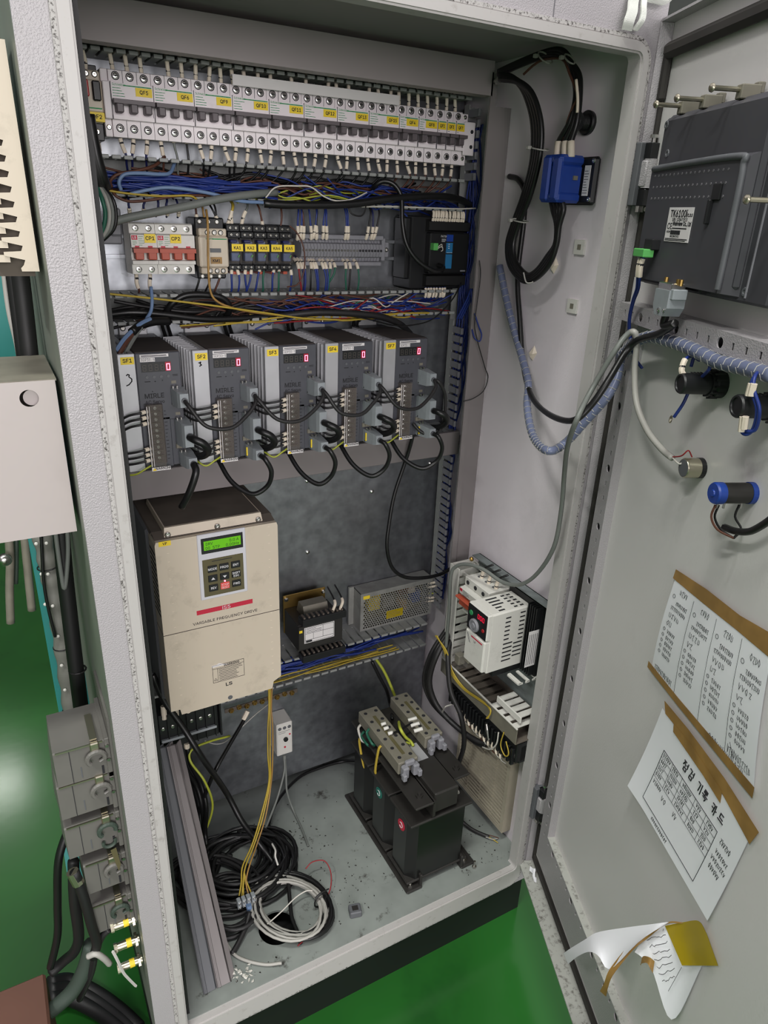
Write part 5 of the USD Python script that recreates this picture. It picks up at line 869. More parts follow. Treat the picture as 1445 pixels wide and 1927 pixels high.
for q, (o, m, nm) in enumerate(((0, 'cable_dark', 'outer'), (9, 'cable_black', 'middle'), (18, 'cable_dark', 'inner'))):
    wcab('power_cable', f'thick black cable sweeping from behind the white duct down to the right wall, {nm} one', [(866-o*.5, 1165, W, -.03), (848-o*.6, 1190, W, -.06), (822-o*.6, 1232, W, -.10), (808-o*.5, 1280, W, -.11), (818-o*.3, 1320, W, -.10), (842, 1352, W, -.085), (872, 1378, W, -.07), (898, 1398-o*.2, W, -.06), (915, 1402-o*.2, W, -.05)], .0062, m)
wcab('power_cable', 'black cable bulging out of the column beside the white duct', [(862, 1180, W, -.03), (846, 1212, W, -.07), (843, 1245, W, -.09), (848, 1300, W, -.095), (868, 1350, W, -.085), (873, 1400, W, -.07), (862, 1440, W, -.06)], .0055, 'cable_dark')
x, z = at(838, 1332, W, -.08); p = Q((832, 1340, W, -.098), (838, 1330, W, -.108), (850, 1326, W, -.092)); one('cable_tie', 'pale cable tie on the thick black cables beside the floor transformer', 'cable tie', tube(spl(p, 4), .0018, 5), 'cable_light')
# filter grille
fx0, fx1, fz0, fz1 = -.255, -.068, .192, .385
t = T('filter_grille', 'beige louvred ventilation filter low on the right inner wall behind the transformer', 'ventilation filter', F='W')
t.add('frame', prism(sbox(fx0, fz0, fx1, fz1).difference(sbox(fx0+.010, fz0+.010, fx1-.010, fz1-.010)), -.024, 0), 'filter_grille'); t.add('filter_pad', bx(fx0+.009, -.010, fz0+.009, fx1-.009, -.004, fz1-.009), 'filter_pad', label='dirty reddish filter pad')
for i in range(17): t.add('slat', bx(fx0+.009, -.0235, fz0+.0125+.0101*i, fx1-.009, -.0185, fz0+.0160+.0101*i), 'filter_grille')
for f in (.25, .5, .75): t.add('mullion', bx(fx0+(fx1-fx0)*f-.001, -.021, fz0+.009, fx0+(fx1-fx0)*f+.001, -.013, fz1-.009), 'filter_grille')
t.done()
# ---------------------------------------------------------------- door: operator panel
D = 'D'; hx0, hx1, hz0, hz1 = .088, .372, 1.373, 1.574
t = T('operator_panel', 'dark grey rear housing of an operator panel in the upper part of the door', 'operator panel', F=D)
t.add('housing', [bx(hx0, -.026, hz0, hx1, -.001, hz1, .003), bx(hx0+.004, -.034, hz0+.012, hx0+.235, -.025, hz1-.004, .004)], 'hmi_plastic')
ix1 = hx0+.222
t.add('raised_back', hull([(x, y, z) for x, z, y in ((hx0+.010, hz0+.006, -.026), (ix1+.012, hz0+.006, -.026), (ix1+.012, hz1-.052, -.026), (hx0+.010, hz1-.052, -.026), (hx0+.016, hz0+.008, -.045), (ix1, hz0+.008, -.045), (ix1, hz1-.062, -.045), (hx0+.016, hz1-.062, -.045))]), 'hmi_plastic')
rim = spl([(hx0+.022, -.0455, hz1-.063), (hx0+.09, -.0455, hz1-.061), (ix1-.010, -.0455, hz1-.060), (ix1-.001, -.0455, hz1-.068), (ix1+.001, -.0455, hz1-.1), (ix1+.001, -.0455, hz0+.012)], 5); t.add('rim', tube(rim, .0036, 8), 'mid_grey', label='rounded rim of the raised back', smooth=True)
t.add('vent_dot', [lathe((hx0+.028+.0098*i, -.045, z), (0, -1, 0), [(0, .0016), (.0005, .0014)], 6) for i in range(18) for z in (1.503, 1.490, 1.477)], 'ink_grey')
t.add('edge_line', bx(hx0+.245, -.0275, hz0+.006, hx0+.2465, -.0258, hz1-.006), 'grey_plastic'); 
for x, z in ((.10, hz1-.012), (.115, hz1-.045), (.30, hz1-.032), (.285, hz0+.04), (.33, hz0+.012)): t.add('screw_boss', lathe((x, -.034 if x < .30 else -.026, z), (0, -1, 0), [(0, .005), (.001, .0045), (.001, .0025), (.0002, .002)], 10), 'mid_grey')
t.add('toggle_slot', [bx(.262, -.0475, 1.473, .279, -.0445, 1.490, .001), bx(.261, -.050, 1.449, .266, -.0445, 1.474, .001)], 'black_plastic', label='black clip')
l = t.add('rating_label', bx(.171, -.0458, 1.4285, .229, -.045, 1.4665), 'white_label', label='white rating label')
t.add('lettering', [txt('TK6100i', .0075, .176, -.0458, 1.456, 'l', True, .95), txt('V1.0.0', .0032, .215, -.0458, 1.4565, 'l', True), txt('S/N : 120471913', .0035, .183, -.0458, 1.4515, 'l', sx=.9), txt('Weinview Co., Ltd', .0046, .186, -.0458, 1.4465, 'l', True, .8), txt('CE', .0068, .1735, -.0458, 1.4425, 'l'), lines(.186, .222, 1.4425, 1.4445, 1, -.0458, .0012, (.95, 1)), txt('DC24V', .002, .174, -.0458, 1.4385, 'l')] + [bx(.184+.0009*i, -.0461, 1.4365, .184+.0009*i+(.0006 if i % 3 else .0003), -.0458, 1.4412) for i in range(26)] + [txt('00120471913', .0022, .195, -.0458, 1.4335), lines(.173, .227, 1.4293, 1.4325, 2, -.0458, .0009, (.9, 1))], 'ink', parent=l)
a = t.add('power_socket', bx(.140, -.056, 1.417, .162, -.044, 1.430, .001), 'black_plastic'); t.add('green_plug', bx(.130, -.064, 1.408, .160, -.050, 1.418, .001), 'green_plastic', label='green screw terminal plug', parent=a)
t.add('side_recess', bx(hx0+.004, -.0345, hz0+.002, hx0+.17, -.02, hz0+.022, .002), 'black_plastic'); t.done()
for i in range(2): lead(f'blue wire with cream sleeve dropping from the green plug of the operator panel, {["left", "right"][i]} one', [np.array(q) for q in (lambda P_: P_)([(.141+.006*i, -.057, 1.408), (.140+.006*i, -.058, 1.398), (.138+.006*i, -.056, 1.384), (.128+.006*i, -.050, 1.368), (.112+.004*i, -.045, 1.350), (.100+.003*i, -.04, 1.325), (.099+.003*i, -.034, 1.300), (.112+.003*i, -.028, 1.275), (.122+.003*i, -.02, 1.262)])], 'wire_blue', (.04, .28), None, .0019, D)
t = T('serial_plug', 'grey serial plug with thumb screws below the operator panel', 'plug', F=D)
t.add('hood', hull([(x, y, z) for x0_, x1_, z in ((.205, .240, 1.376), (.205, .240, 1.356), (.212, .232, 1.346)) for x in (x0_, x1_) for y in (-.062, -.040)]), 'connector_grey'); t.add('shell', bx(.206, -.060, 1.374, .239, -.042, 1.384, .001), 'steel'); t.add('side_block', bx(.236, -.060, 1.366, .246, -.042, 1.378, .001), 'connector_grey')
t.add('screw', [scr(.2225, -.062, 1.352, .003), scr(.236, -.062, 1.353, .0022)], 'screw_steel')
for x in (.208, .237, .244): t.add('thumb_screw', cyl((x, -.052, 1.382), (x, -.052, 1.389), .0026, 8), 'brass')
t.done()
for i, (x, z, ax) in enumerate(((.118, hz1+.002, 1), (.170, hz1+.002, 1), (.245, hz1+.002, 1))):
    t = T('panel_clamp', f'panel clamp with long screw on the top edge of the operator panel, {["left", "middle", "right"][i]} one', 'clamp', 'clamps of the operator panel', F=D)
    t.add('bracket', [bx(x-.006, -.030, z-.004, x+.006, -.008, z+.010, .001), bx(x-.005, -.012, z+.002, x+.005, -.004, z+.013, .001)], 'khaki'); t.add('screw', [cyl((x, -.060, z+.005), (x, -.02, z+.005), .0026, 8), lathe((x, -.058, z+.005), (0, -1, 0), [(0, .003), (.002, .0046), (.004, .0042), (.0055, .002)], 12)], 'nickel', smooth=30); t.done()
t = T('panel_clamp', 'panel clamp with a long screw on the right edge of the operator panel', 'clamp', 'clamps of the operator panel', F=D)
t.add('bracket', bx(hx1, -.025, 1.466, hx1+.012, -.01, 1.478, .001), 'khaki'); x, z = hx1-.006, 1.472; t.add('screw', [cyl((x, -.068, z), (x, -.024, z), .0026, 8), lathe((x, -.066, z), (0, -1, 0), [(0, .003), (.002, .0046), (.004, .0042), (.0055, .002)], 12)], 'nickel', smooth=30); t.done()
# pilot lamps, potentiometer, blue push button
for i, (x, z, s) in enumerate(((.285, 1.277, 'left'), (.400, 1.280, 'right'))):
    t = T('pilot_lamp', f'black cylindrical pilot lamp body sticking out of the door, {s} one at the rail', 'pilot lamp', 'pilot lamp bodies on the door', F=D)
    t.add('body', lathe((x, 0, z), (0, -1, 0), [(.003, .0125), (.05, .0122), (.052, .011), (.052, .009), (.0505, .0085), (.0505, .001)], 22), 'black_plastic', smooth=30); t.add('lock_ring', lathe((x, 0, z), (0, -1, 0), [(0, .0165), (.004, .0168), (.011, .0165), (.013, .0145), (.018, .0142), (.018, .0125)], 22), 'black_plastic', smooth=30)
    t.add('rib', [bx(x+math.cos(a)*.0162-.001, -.016, z+math.sin(a)*.0162-.001, x+math.cos(a)*.0162+.001, -.003, z+math.sin(a)*.0162+.001) for a in np.linspace(0, 6.28, 14)], 'rubber'); t.add('slot', [bx(x-.006, -.026-.004*q, z+.0118, x+.003, -.0245-.004*q, z+.0126) for q in range(4)], 'ink')
    t.add('print', [bx(x-.0124, -.042+.003*q, z-.005, x-.0118, -.041+.003*q, z+.004) for q in range(4)] + [bx(x-.0122, -.03+.0025*q, z-.0055, x-.0116, -.029+.0025*q, z+.003) for q in range(2)], 'white_ink'); t.done()
wl = [(.262, -.020, 1.300), (.268, -.034, 1.306), (.276, -.046, 1.303), (.280, -.050, 1.292), (.282, -.047, 1.286)]
lead('blue wire with cream sleeve bent into the top of the left pilot lamp', wl, 'wire_blue', (.5, .98), None, .002, D)
cable('wire', 'blue wire ending in a loose ring terminal below the left pilot lamp', Q((1330, 665, D, -.02), (1336, 690, D, -.035), (1322, 708, D, -.03), (1300, 730, D, -.03), (1285, 760, D, -.035), (1268, 785, D, -.04)), .0020, 'wire_blue', category='wire', ends=(('ring_terminal', [tube([pt(1262, 789, D, -.04) + np.array([.004*math.cos(a), .002*math.cos(a), .004*math.sin(a)]) for a in np.linspace(0, 6.28, 10)], .0012, 5)], 'nickel'),))
cable('wire', 'blue wire curling over the spiral hose between the two pilot lamps', Q((1300, 690, D, -.03), (1310, 662, D, -.028), (1330, 655, D, -.026), (1350, 668, D, -.022)), .0020, 'wire_blue', category='wire')
for i, o in enumerate((0, 5)): cable('wire', f'blue wire with cream sleeve looping under the right pilot lamp, {["outer", "inner"][i]} one', Q((1436, 695, D, -.025), (1422, 705, D, -.045), (1413+o, 730, D, -.05), (1424+o, 770, D, -.045), (1418+o, 805, D, -.04), (1406+o, 817-o, D, -.042), (1396+o, 812-o, D, -.045), (1398+o, 786, D, -.048)), .0019, 'wire_blue', category='wire', ends=(('marker_sleeve', tube(spl(Q((1414+o, 722, D, -.051), (1408+o, 745, D, -.051)), 3), .0034, 7), 'sleeve'), ('marker_sleeve', tube(spl(Q((1398+o, 784, D, -.049), (1395+o, 812-o, D, -.047)), 3), .0034, 7), 'sleeve')))
t = T('potentiometer', 'small round metal potentiometer on the door with a thin red and a white wire', 'potentiometer', F=D); x, z = .284, 1.172
t.add('can', lathe((x, 0, z), (0, -1, 0), [(.006, .0125), (.022, .0125), (.024, .0115)], 22), 'nickel', smooth=30); t.add('face', lathe((x, 0, z), (0, -1, 0), [(.0238, .0112), (.0242, .0105)], 22), 'mid_grey'); t.add('collar', lathe((x, 0, z), (0, -1, 0), [(0, .0128), (.006, .0128)], 22), 'black_plastic')
t.add('lead', tube(spl(LQ(D, (1264, 860, -.028), (1282, 858, -.026), (1295, 848, -.022), (1302, 860, -.015)), 5), .0009, 5), 'wire_red'); t.add('lead', tube(spl(LQ(D, (1266, 862, -.028), (1274, 870, -.028), (1280, 873, -.025), (1285, 868, -.022)), 5), .0011, 5), 'wire_white'); t.done()
t = T('buzzer', 'dark cylinder with bright blue end caps on the door right of the potentiometer', 'buzzer', F=D); x, z = .388, 1.180
t.add('barrel', lathe((x, 0, z), (0, -1, 0), [(.003, .0115), (.040, .0115)], 22), 'core_dark', smooth=30); t.add('cap', lathe((x, 0, z), (0, -1, 0), [(.036, .0122), (.044, .0122), (.046, .011), (.046, .004), (.0475, .0035), (.0475, .001)], 22), 'blue_plastic', smooth=30); t.add('cap', lathe((x, 0, z), (0, -1, 0), [(0, .0122), (.006, .0122)], 22), 'blue_plastic')
for y in (.010, .030, .038): t.add('pin', bx(x-.001, -y-.001, z-.018, x+.001, -y+.001, z-.011), 'steel')
for y, c in ((.040, 'wire_brown'), (.036, 'cable_black'), (.012, 'cable_dark')): t.add('lead', tube(spl([(x, -y, z-.014), (x+.001, -y-.002, z-.028), (x+.008, -y+.004, z-.040), (x+.016, -.02, z-.047)], 5), .0014, 6), c)
t.done()
cable('signal_cable', 'black cable leaving the blue-capped buzzer toward the free door edge', Q((1362, 992, D, -.022), (1385, 1000, D, -.02), (1410, 1000, D, -.02), (1435, 988, D, -.02), (1460, 970, D, -.02)), .0040, 'cable_black')
# ---------------------------------------------------------------- papers on the door
def paper(name, label, corners, text=(), table=(), tapes=(), F='D', dep=-.004, curl=None, n=14):
    """A sheet between four (u, v) corners: top left, top right, bottom right, bottom left; printed marks in sheet fractions."""
    t = T(name, label, 'paper note', F=F)
    c = [at(u, v, F, dep) for u, v in corners]
    def P_(a, b, up=0):
        a_, b_ = np.asarray(a, float), np.asarray(b, float); q = (c[0][None] * ((1-a_)*(1-b_))[:, None] + c[1][None]*(a_*(1-b_))[:, None] + c[2][None]*(a_*b_)[:, None] + c[3][None]*((1-a_)*b_)[:, None])
        y = dep - (curl(a_, b_) if curl else 0*a_) - up; return np.stack([q[:, 0], y, q[:, 1]], 1)
    g = np.linspace(0, 1, n); A, B = np.meshgrid(g, g); v0 = P_(A.ravel(), B.ravel()); v1 = P_(A.ravel(), B.ravel(), -.0004); i, j = np.meshgrid(np.arange(n-1), np.arange(n-1)); k = (j*n+i).ravel()
    f = np.vstack([np.stack([k, k+n, k+n+1], 1), np.stack([k, k+n+1, k+1], 1)]); f2 = f[:, ::-1] + n*n
    t.add('sheet', (np.vstack([v0, v1]), np.vstack([f, f2])), 'paper', smooth=True)
    def strokes(pl, w):
        ms = []
        for s in pl:
            s = np.asarray(s, float); m = []
            for q in range(len(s)-1): m += [s[q] + (s[q+1]-s[q])*x for x in np.linspace(0, 1, 3, endpoint=False)]
            m = np.array(m + [s[-1]]); p = P_(m[:, 0], m[:, 1], .0004); ms.append(tube(p, w/2, 4))
        return cat(ms)
    for nm, pl, w in table: t.add(nm, strokes(pl, w), 'ink', kind='stuff' if nm == 'handwriting' else None)
    for nm, poly, m, up in tapes:
        p = np.array(poly, float); q = P_(p[:, 0], p[:, 1], up); h = len(p)//2; r = np.vstack([q, q + [0, .0003, 0]]); nn = len(p); ff = []
        for x in range(h-1): ff += [[x, nn-1-x, nn-2-x], [x, nn-2-x, x+1]]
        ff = np.array(ff); t.add(nm, (r, np.vstack([ff, ff[:, ::-1] + nn])), m)
    return t
def scribble(x, y, w, h, rr, n=None):               # one handwritten word: small zigzag letters
    n = n or max(3, int(w/.016)); pl = []; cx = x
    for i in range(n):
        cw = w/n; k = rr.randint(0, 3); a = lambda p, q: (cx + cw*(.1+.75*p) + rr.uniform(-.1, .1)*cw, y + h*q + rr.uniform(-.12, .12)*h)
        pl.append([a(0, .2), a(.9, 0), a(.3, .9), a(.9, 1)] if k == 0 else [a(.2, 0), a(.1, .9), a(.9, .8), a(.8, .1)] if k == 1 else [a(.1, 0), a(.5, 1), a(.9, .1)] if k == 2 else [a(.5, 0), a(.1, .5), a(.6, 1), a(.9, .4), a(.5, 0)])
        cx += cw
    return pl
def ring(x, y, r=.014): return [[(x + r*math.cos(a), y + r*1.3*math.sin(a)) for a in np.linspace(0, 6.28, 9)]]
rr = random.Random(4); hw_ = []; cols = ((.02, .25), (.27, .50), (.52, .74), (.77, .97))
for q, (a, b) in enumerate(cols):
    y = .05 + .02*q
    hw_ += scribble(a+.08, y, .09, .05, rr, 4); hw_ += ring(a+.03, y+.09) + scribble(a+.07, y+.12, .13, .035, rr); hw_ += scribble(a+.03, y+.18, .17, .035, rr) + scribble(a+.03, y+.25, .12, .045, rr, 4) + scribble(a+.03, y+.33, .06, .05, rr, 2)
    for i in range(5): hw_ += ring(a+.025, y+.43+.06*i, .011) + scribble(a+.06, y+.415+.06*i, .09, .035, rr)
hw_ += scribble(.03, .88, .2, .05, rr) + scribble(.78, .86, .19, .06, rr) + scribble(.62, .93, .3, .05, rr, 12) + [[(.80, .83), (.84, .93)]]
pp = paper('paper_note', 'white sheet with four columns of handwriting held by two brown tape strips on the door', [(1270, 1090), (1452, 1225), (1417, 1492), (1225, 1262)], table=[('handwriting', hw_, .0005), ('column_line', [[(x, .06), (x+.005, .97)] for x in (.26, .51, .76)], .0005)],
 tapes=[('tape', [(-.02, -.09), (.35, -.10), (.7, -.08), (1.05, -.11), (1.05, .05), (.7, .03), (.35, .02), (-.02, .0)], 'tape_brown', .0008), ('tape', [(-.04, .93), (.3, .95), (.7, .95), (1.01, .95), (1.0, 1.04), (.7, 1.03), (.3, 1.02), (-.04, 1.0)], 'tape_brown', .0008)], curl=lambda a, b: .003*np.sin(3.1*b))
pp.done()
# the inspection card: Korean heading drawn stroke by stroke
def jamo(k, x, y, w, h):
    L = lambda *p: [(x + w*a, y + h*b) for a, b in p]; O = lambda cx, cy, r: [(x + w*(cx + r*math.cos(t)), y + h*(cy + r*math.sin(t))) for t in np.linspace(0, 6.28, 9)]
    return {'ㅈ': [L((.05, .1), (.95, .1)), L((.5, .1), (.05, .95)), L((.5, .4), (.95, .95))], 'ㅓ': [L((.8, 0), (.8, 1)), L((.2, .5), (.8, .5))], 'ㅏ': [L((.2, 0), (.2, 1)), L((.2, .5), (.85, .5))], 'ㅣ': [L((.5, 0), (.5, 1))], 'ㅁ': [L((.1, .1), (.9, .1), (.9, .9), (.1, .9), (.1, .1))], 'ㄱ': [L((.1, .1), (.9, .1), (.7, .95))], 'ㅇ': [O(.5, .5, .42)], 'ㄹ': [L((.1, .05), (.9, .05), (.9, .5), (.1, .5), (.1, .95), (.95, .95))], 'ㅗ': [L((.5, 0), (.5, .8)), L((0, .8), (1, .8))], 'ㅋ': [L((.1, .1), (.9, .1), (.7, .95)), L((.1, .5), (.85, .5))], 'ㄷ': [L((.9, .1), (.1, .1), (.1, .9), (.95, .9))], 'ㅡ': [L((0, .5), (1, .5))]}[k]
def syl(a, v, b, x, y, w, h):
    if v in 'ㅗㅡ': return jamo(a, x+w*.15, y, w*.7, h*(.3 if b else .5)) + jamo(v, x, y+h*(.3 if b else .55), w, h*.3) + (jamo(b, x+w*.15, y+h*.68, w*.7, h*.32) if b else [])
    hh = h*(.55 if b else 1); return jamo(a, x, y+h*.02, w*.55, hh*.9) + jamo(v, x+w*.6, y, w*.4, hh) + (jamo(b, x+w*.2, y+h*.62, w*.65, h*.38) if b else [])
title = []
for a, v, b, x in (('ㅈ', 'ㅓ', 'ㅁ', .36), ('ㄱ', 'ㅓ', 'ㅁ', .43), ('ㄱ', 'ㅣ', '', .53), ('ㄹ', 'ㅗ', 'ㄱ', .59), ('ㅋ', 'ㅏ', '', .69), ('ㄷ', 'ㅡ', '', .76)): title += syl(a, v, b, x, .13, .052, .10)
tx0, tx1, ty0, ty1 = .16, .80, .30, .90; tb = [[(tx0, ty0), (tx1, ty0), (tx1, ty1), (tx0, ty1), (tx0, ty0)]] ; tl = [[(tx0, ty0+.075*i), (tx1, ty0+.075*i)] for i in (1, 2, 3, 4)] + [[(x, ty0), (x, ty0+.30)] for x in (.28, .40, .56, .68)]
tt = []
for i in range(4):
    for x, w in ((.17, .09), (.29, .09), (.42, .11), (.58, .07), (.70, .08)): tt += scribble(x, ty0+.018+.075*i, w*rr.uniform(.6, 1), .04, rr)
tt += scribble(.18, .63, .1, .04, rr) + scribble(.3, .66, .06, .05, rr, 2) + scribble(.44, .64, .05, .06, rr, 2) + scribble(.3, .935, .2, .03, rr) + scribble(.84, .30, .10, .05, rr) + scribble(.84, .42, .12, .04, rr) + scribble(.83, .5, .14, .04, rr) + scribble(.84, .58, .1, .05, rr)
pp = paper('inspection_card', 'curled white inspection card with a Korean printed heading and table below the handwritten sheet', [(1246, 1333), (1412, 1572), (1338, 1732), (1196, 1478)], table=[('heading', title, .0018), ('table_frame', tb, .0009), ('table_line', tl, .0005), ('handwriting', tt, .0006)],
 tapes=[('tape', [(-.0, -.09), (.3, -.13), (.7, -.14), (1.04, -.10), (1.02, .06), (.7, -.02), (.3, -.03), (.05, -.0)], 'tape_brown', .0008), ('tape', [(.16, -.02), (.35, -.05), (.55, -.04), (.72, -.03), (.74, .07), (.55, .05), (.35, .05), (.18, .05)], 'tape_brown', .0012)], curl=lambda a, b: .010*b*b*(1-.5*a) + .014*np.maximum(0, .2-a)*b)
pp.done()
# the third sheet has come loose and curls away from the door
k6 = K(980, 1450, 3.1075)
def patch(t, nm, up, lo, m, n=5):
    U, L = spl(LQ('D', *[(*k6(x, y), d) for x, y, d in up]), n), spl(LQ('D', *[(*k6(x, y), d) for x, y, d in lo]), n); k = min(len(U), len(L)); s = np.linspace(0, 1, 24)
    f = lambda C_: np.stack([np.interp(s, np.linspace(0, 1, len(C_)), C_[:, i]) for i in range(3)], 1); U, L = f(U), f(L); w = np.linspace(0, 1, 5); G = np.array([U*(1-a)+L*a for a in w]).reshape(-1, 3)
    i, j = np.meshgrid(np.arange(23), np.arange(4)); q = (j*24+i).ravel(); ff = np.vstack([np.stack([q, q+24, q+25], 1), np.stack([q, q+25, q+1], 1)]); t.add(nm, (np.vstack([G, G+[0, .0004, 0]]), np.vstack([ff, ff[:, ::-1]+len(G)])), m, smooth=True)
t = T('loose_paper', 'half-torn sheet curling away from the door with yellow tape on its right corner', 'paper note', F='D')
patch(t, 'folded_sheet', [(250, 1068, -.085), (290, 1040, -.085), (380, 985, -.080), (450, 945, -.070), (620, 917, -.050), (790, 895, -.030), (862, 885, -.018)], [(275, 1132, -.088), (335, 1085, -.090), (400, 1060, -.088), (455, 1085, -.084), (522, 1162, -.076), (690, 1000, -.052), (862, 889, -.020)], 'paper')
patch(t, 'tape', [(462, 1290, -.078), (488, 1240, -.078), (520, 1160, -.0765), (640, 1010, -.054), (735, 930, -.036), (862, 884, -.0185), (950, 888, -.008)], [(497, 1322, -.078), (512, 1255, -.077), (545, 1185, -.074), (655, 1050, -.053), (735, 985, -.036), (850, 898, -.020), (950, 895, -.009)], 'tape_brown')
patch(t, 'sheet', [(735, 950, -.032), (845, 905, -.016), (950, 890, -.007), (1040, 885, -.004), (1060, 930, -.004)], [(665, 1062, -.046), (710, 1095, -.040), (770, 1170, -.030), (885, 1462, -.012), (1058, 1140, -.005)], 'paper')
patch(t, 'yellow_tape', [(842, 908, -.0175), (945, 888, -.009), (1038, 880, -.0065), (1085, 955, -.006)], [(942, 1140, -.016), (1010, 1140, -.010), (1100, 1141, -.0075), (1152, 1142, -.006)], 'tape_yellow')
patch(t, 'tape_end', [(700, 1140, -.046), (712, 1088, -.044), (750, 1092, -.042), (780, 1115, -.036)], [(698, 1130, -.046), (735, 1125, -.044), (752, 1150, -.042), (770, 1185, -.036)], 'tape_brown')
ms = []; rr = random.Random(8)
for q in range(7):
    a, b = (740 + 14*q, 985 + 42*q), (850 + 9*q, 965 + 40*q); c = [(a[0] + (b[0]-a[0])*s + rr.uniform(-4, 4), a[1] + (b[1]-a[1])*s + rr.uniform(-9, 9)) for s in np.linspace(0, 1, 9)]; ms.append(tube(LQ('D', *[(*k6(*p), -.034+.001*q) for p in c]), .0004, 4))
t.add('handwriting', ms + [tube(LQ('D', *[(*k6(*p), -.019) for p in ((835, 925), (825, 955))]), .0004, 4), tube(LQ('D', *[(*k6(*p), d) for *p, d in ((862, 1290, -.022), (940, 1150, -.017))]), .0004, 4)], 'ink_grey', kind='stuff'); t.done()
# ---------------------------------------------------------------- cabinet floor
def solid(pts): return hull(pts)
t = T('floor_transformer', 'large black three-coil transformer with terminal rows standing on the cabinet floor', 'transformer')
ZF = .165
for x0, x1, nm in ((.458, .496, 'left'), (.592, .628, 'right')):
    r = t.add('foot_rail', [bx(x0, .048, ZF, x1, .345, ZF+.006, .003), bx(x1-.006 if nm == 'left' else x0, .05, ZF, x1 if nm == 'left' else x0+.006, .345, ZF+.036, .002)], 'core_dark', label=f'{nm} steel foot rail')
    for y in (.062, .322): t.add('foot_bolt', [cyl(((x0+x1)/2-.004, y, ZF+.006), ((x0+x1)/2-.004, y, ZF+.0105), .007, 6), cyl(((x0+x1)/2-.004, y, ZF+.01), ((x0+x1)/2-.004, y, ZF+.022), .0032)], 'screw_steel', parent=r)
t.add('core', [bx(.515, .062, ZF+.012, .570, .330, .205, .002), bx(.515, .058, .352, .572, .332, .402, .003)] + [bx(.520, y, .20, .565, y+.035, .36) for y in (.085, .178, .27)], 'core_dark', label='laminated iron core')
for y in (.058, .150, .243):
    ring_ = [(x, y_) for x, y_ in ((.466, y+.02), (.482, y), (.592, y), (.606, y+.02), (.606, y+.068), (.592, y+.084), (.482, y+.084), (.466, y+.068))]
    c = t.add('coil', hull([(x, y_, z) for x, y_ in ring_ for z in (.186, .336)]), 'coil_black', label='glossy black wound coil')
    for z in (.336, .181): t.add('collar', bx(.462, y-.002, z, .610, y+.086, z+.0065, .002), 'core_dark', parent=c)
t.add('top_flange', [bx(.468, .052, .384, .512, .34, .390, .002), bx(.508, .052, .352, .514, .34, .390)], 'core_dark', label='left upper clamping angle'); t.add('top_flange', [bx(.573, .085, .384, .618, .345, .390, .002), bx(.573, .085, .352, .579, .345, .390)], 'core_dark', label='right upper clamping angle')
for x, y in ((.490, .078), (.598, .108), (.490, .318), (.598, .325)): t.add('flange_bolt', [cyl((x, y, .390), (x, y, .3945), .0075, 6), cyl((x, y, .394), (x, y, .40), .004)], 'core_dark')
for y in (.07, .3): t.add('core_bolt', cyl((.505, y, .37), (.58, y, .37), .005, 8), 'steel')
for x0, y0, x1, y1, nm in ((.474, .135, .520, .315, 'left'), (.562, .175, .606, .328, 'right')):
    b = t.add('terminal_row', [bx(x0, y0, .402, x1, y1, .432, .002)], 'khaki', label=f'{nm} terminal row on top'); n = 6; h = (y1-y0)/n
    for i in range(n):
        t.add('terminal_hole', [lathe((x0+(x1-x0)*f, y0+h*(i+.5), .432), (0, 0, 1), [(0, .0042), (.0006, .0040), (.0006, .003), (.0001, .0028)], 8) for f in (.22, .78)], 'ink', parent=b)
    t.add('terminal_stripe', bx(x0+(x1-x0)*.42, y0+.02, .4318, x0+(x1-x0)*.58, y1-.03, .4326), 'olive', parent=b)
    t.add('end_bracket', [bx(x0+.004, y0-.016, .40, x0+.018, y0, .428, .003), bx(x1-.018, y0-.016, .40, x1-.004, y0, .428, .003), bx(x0+.012, y0-.010, .424, x1-.012, y0, .438, .003), bx(x0+.001, y0-.022, .40, x0+.010, y0-.010, .416, .002), bx(x1-.010, y0-.022, .40, x1-.001, y0-.010, .416, .002)], 'grey_plastic', parent=b)
t.add('foil_strip', prism(sbox(0, 0, 1, 1), 0, 1) and bx(.530, .15, .4022, .556, .20, .4032), 'aluminium', label='strip of silver tape on the yoke')
for (u, v), c in (((713, 1492), 'green_sticker'), ((755, 1552), 'print_red')):
    x = .4655 + .0; d_ = ray(u, v); s = (x - CAM[0]) / d_[0]; q = CAM + s*d_; st = t.add('sticker', lathe((q[0]+.001, q[1], q[2]), (-1, 0, 0), [(0, .0125), (.0016, .0125)], 16), c, label='round green sticker' if c != 'print_red' else 'round red sticker')
    t.add('sticker_mark', tube([(q[0]-.0008, q[1] + .0055*math.cos(a), q[2] + .0065*math.sin(a)) for a in np.linspace(.6, 5.7, 10)], .0008, 4), 'white_ink', parent=st)
for q_, (a, b, m) in enumerate((((676, 1395), (684, 1440), 'wire_yellow'), ((712, 1412), (706, 1452), 'wire_yellow'), ((680, 1385), (690, 1400), 'wire_green'), ((690, 1380), (699, 1398), 'wire_green'), ((674, 1372), (680, 1392), 'wire_white'))):
    d1, d2 = ray(*a), ray(*b); p1, p2 = CAM + d1*(.468-CAM[0])/d1[0], CAM + d2*(.466-CAM[0])/d2[0]; t.add('coil_lead', tube(spl([p1+[.006, 0, .01], p1, p2, p2+[.008, 0, -.01]], 4), .0028, 6), m)
t.done()
def F_(u, v, z): return gp(u, v, z)
def fcab(name, label, pts, r, m, n=7, **kw): return cable(name, label, [F_(u, v, z) for u, v, z in pts], r, m, n, 6, **kw)
for i, (u, v) in enumerate(((776, 1353), (781, 1363), (787, 1373))): a = F_(u-8, v+3, .430); b = F_(u+8, v-2, .434); one('marker_sleeve', f'white marker sleeve at the right terminal row of the floor transformer, {["first", "second", "third"][i]} one', 'cable sleeve', tube(spl([a, b], 3), .0042, 8), 'white_plastic', smooth=True)
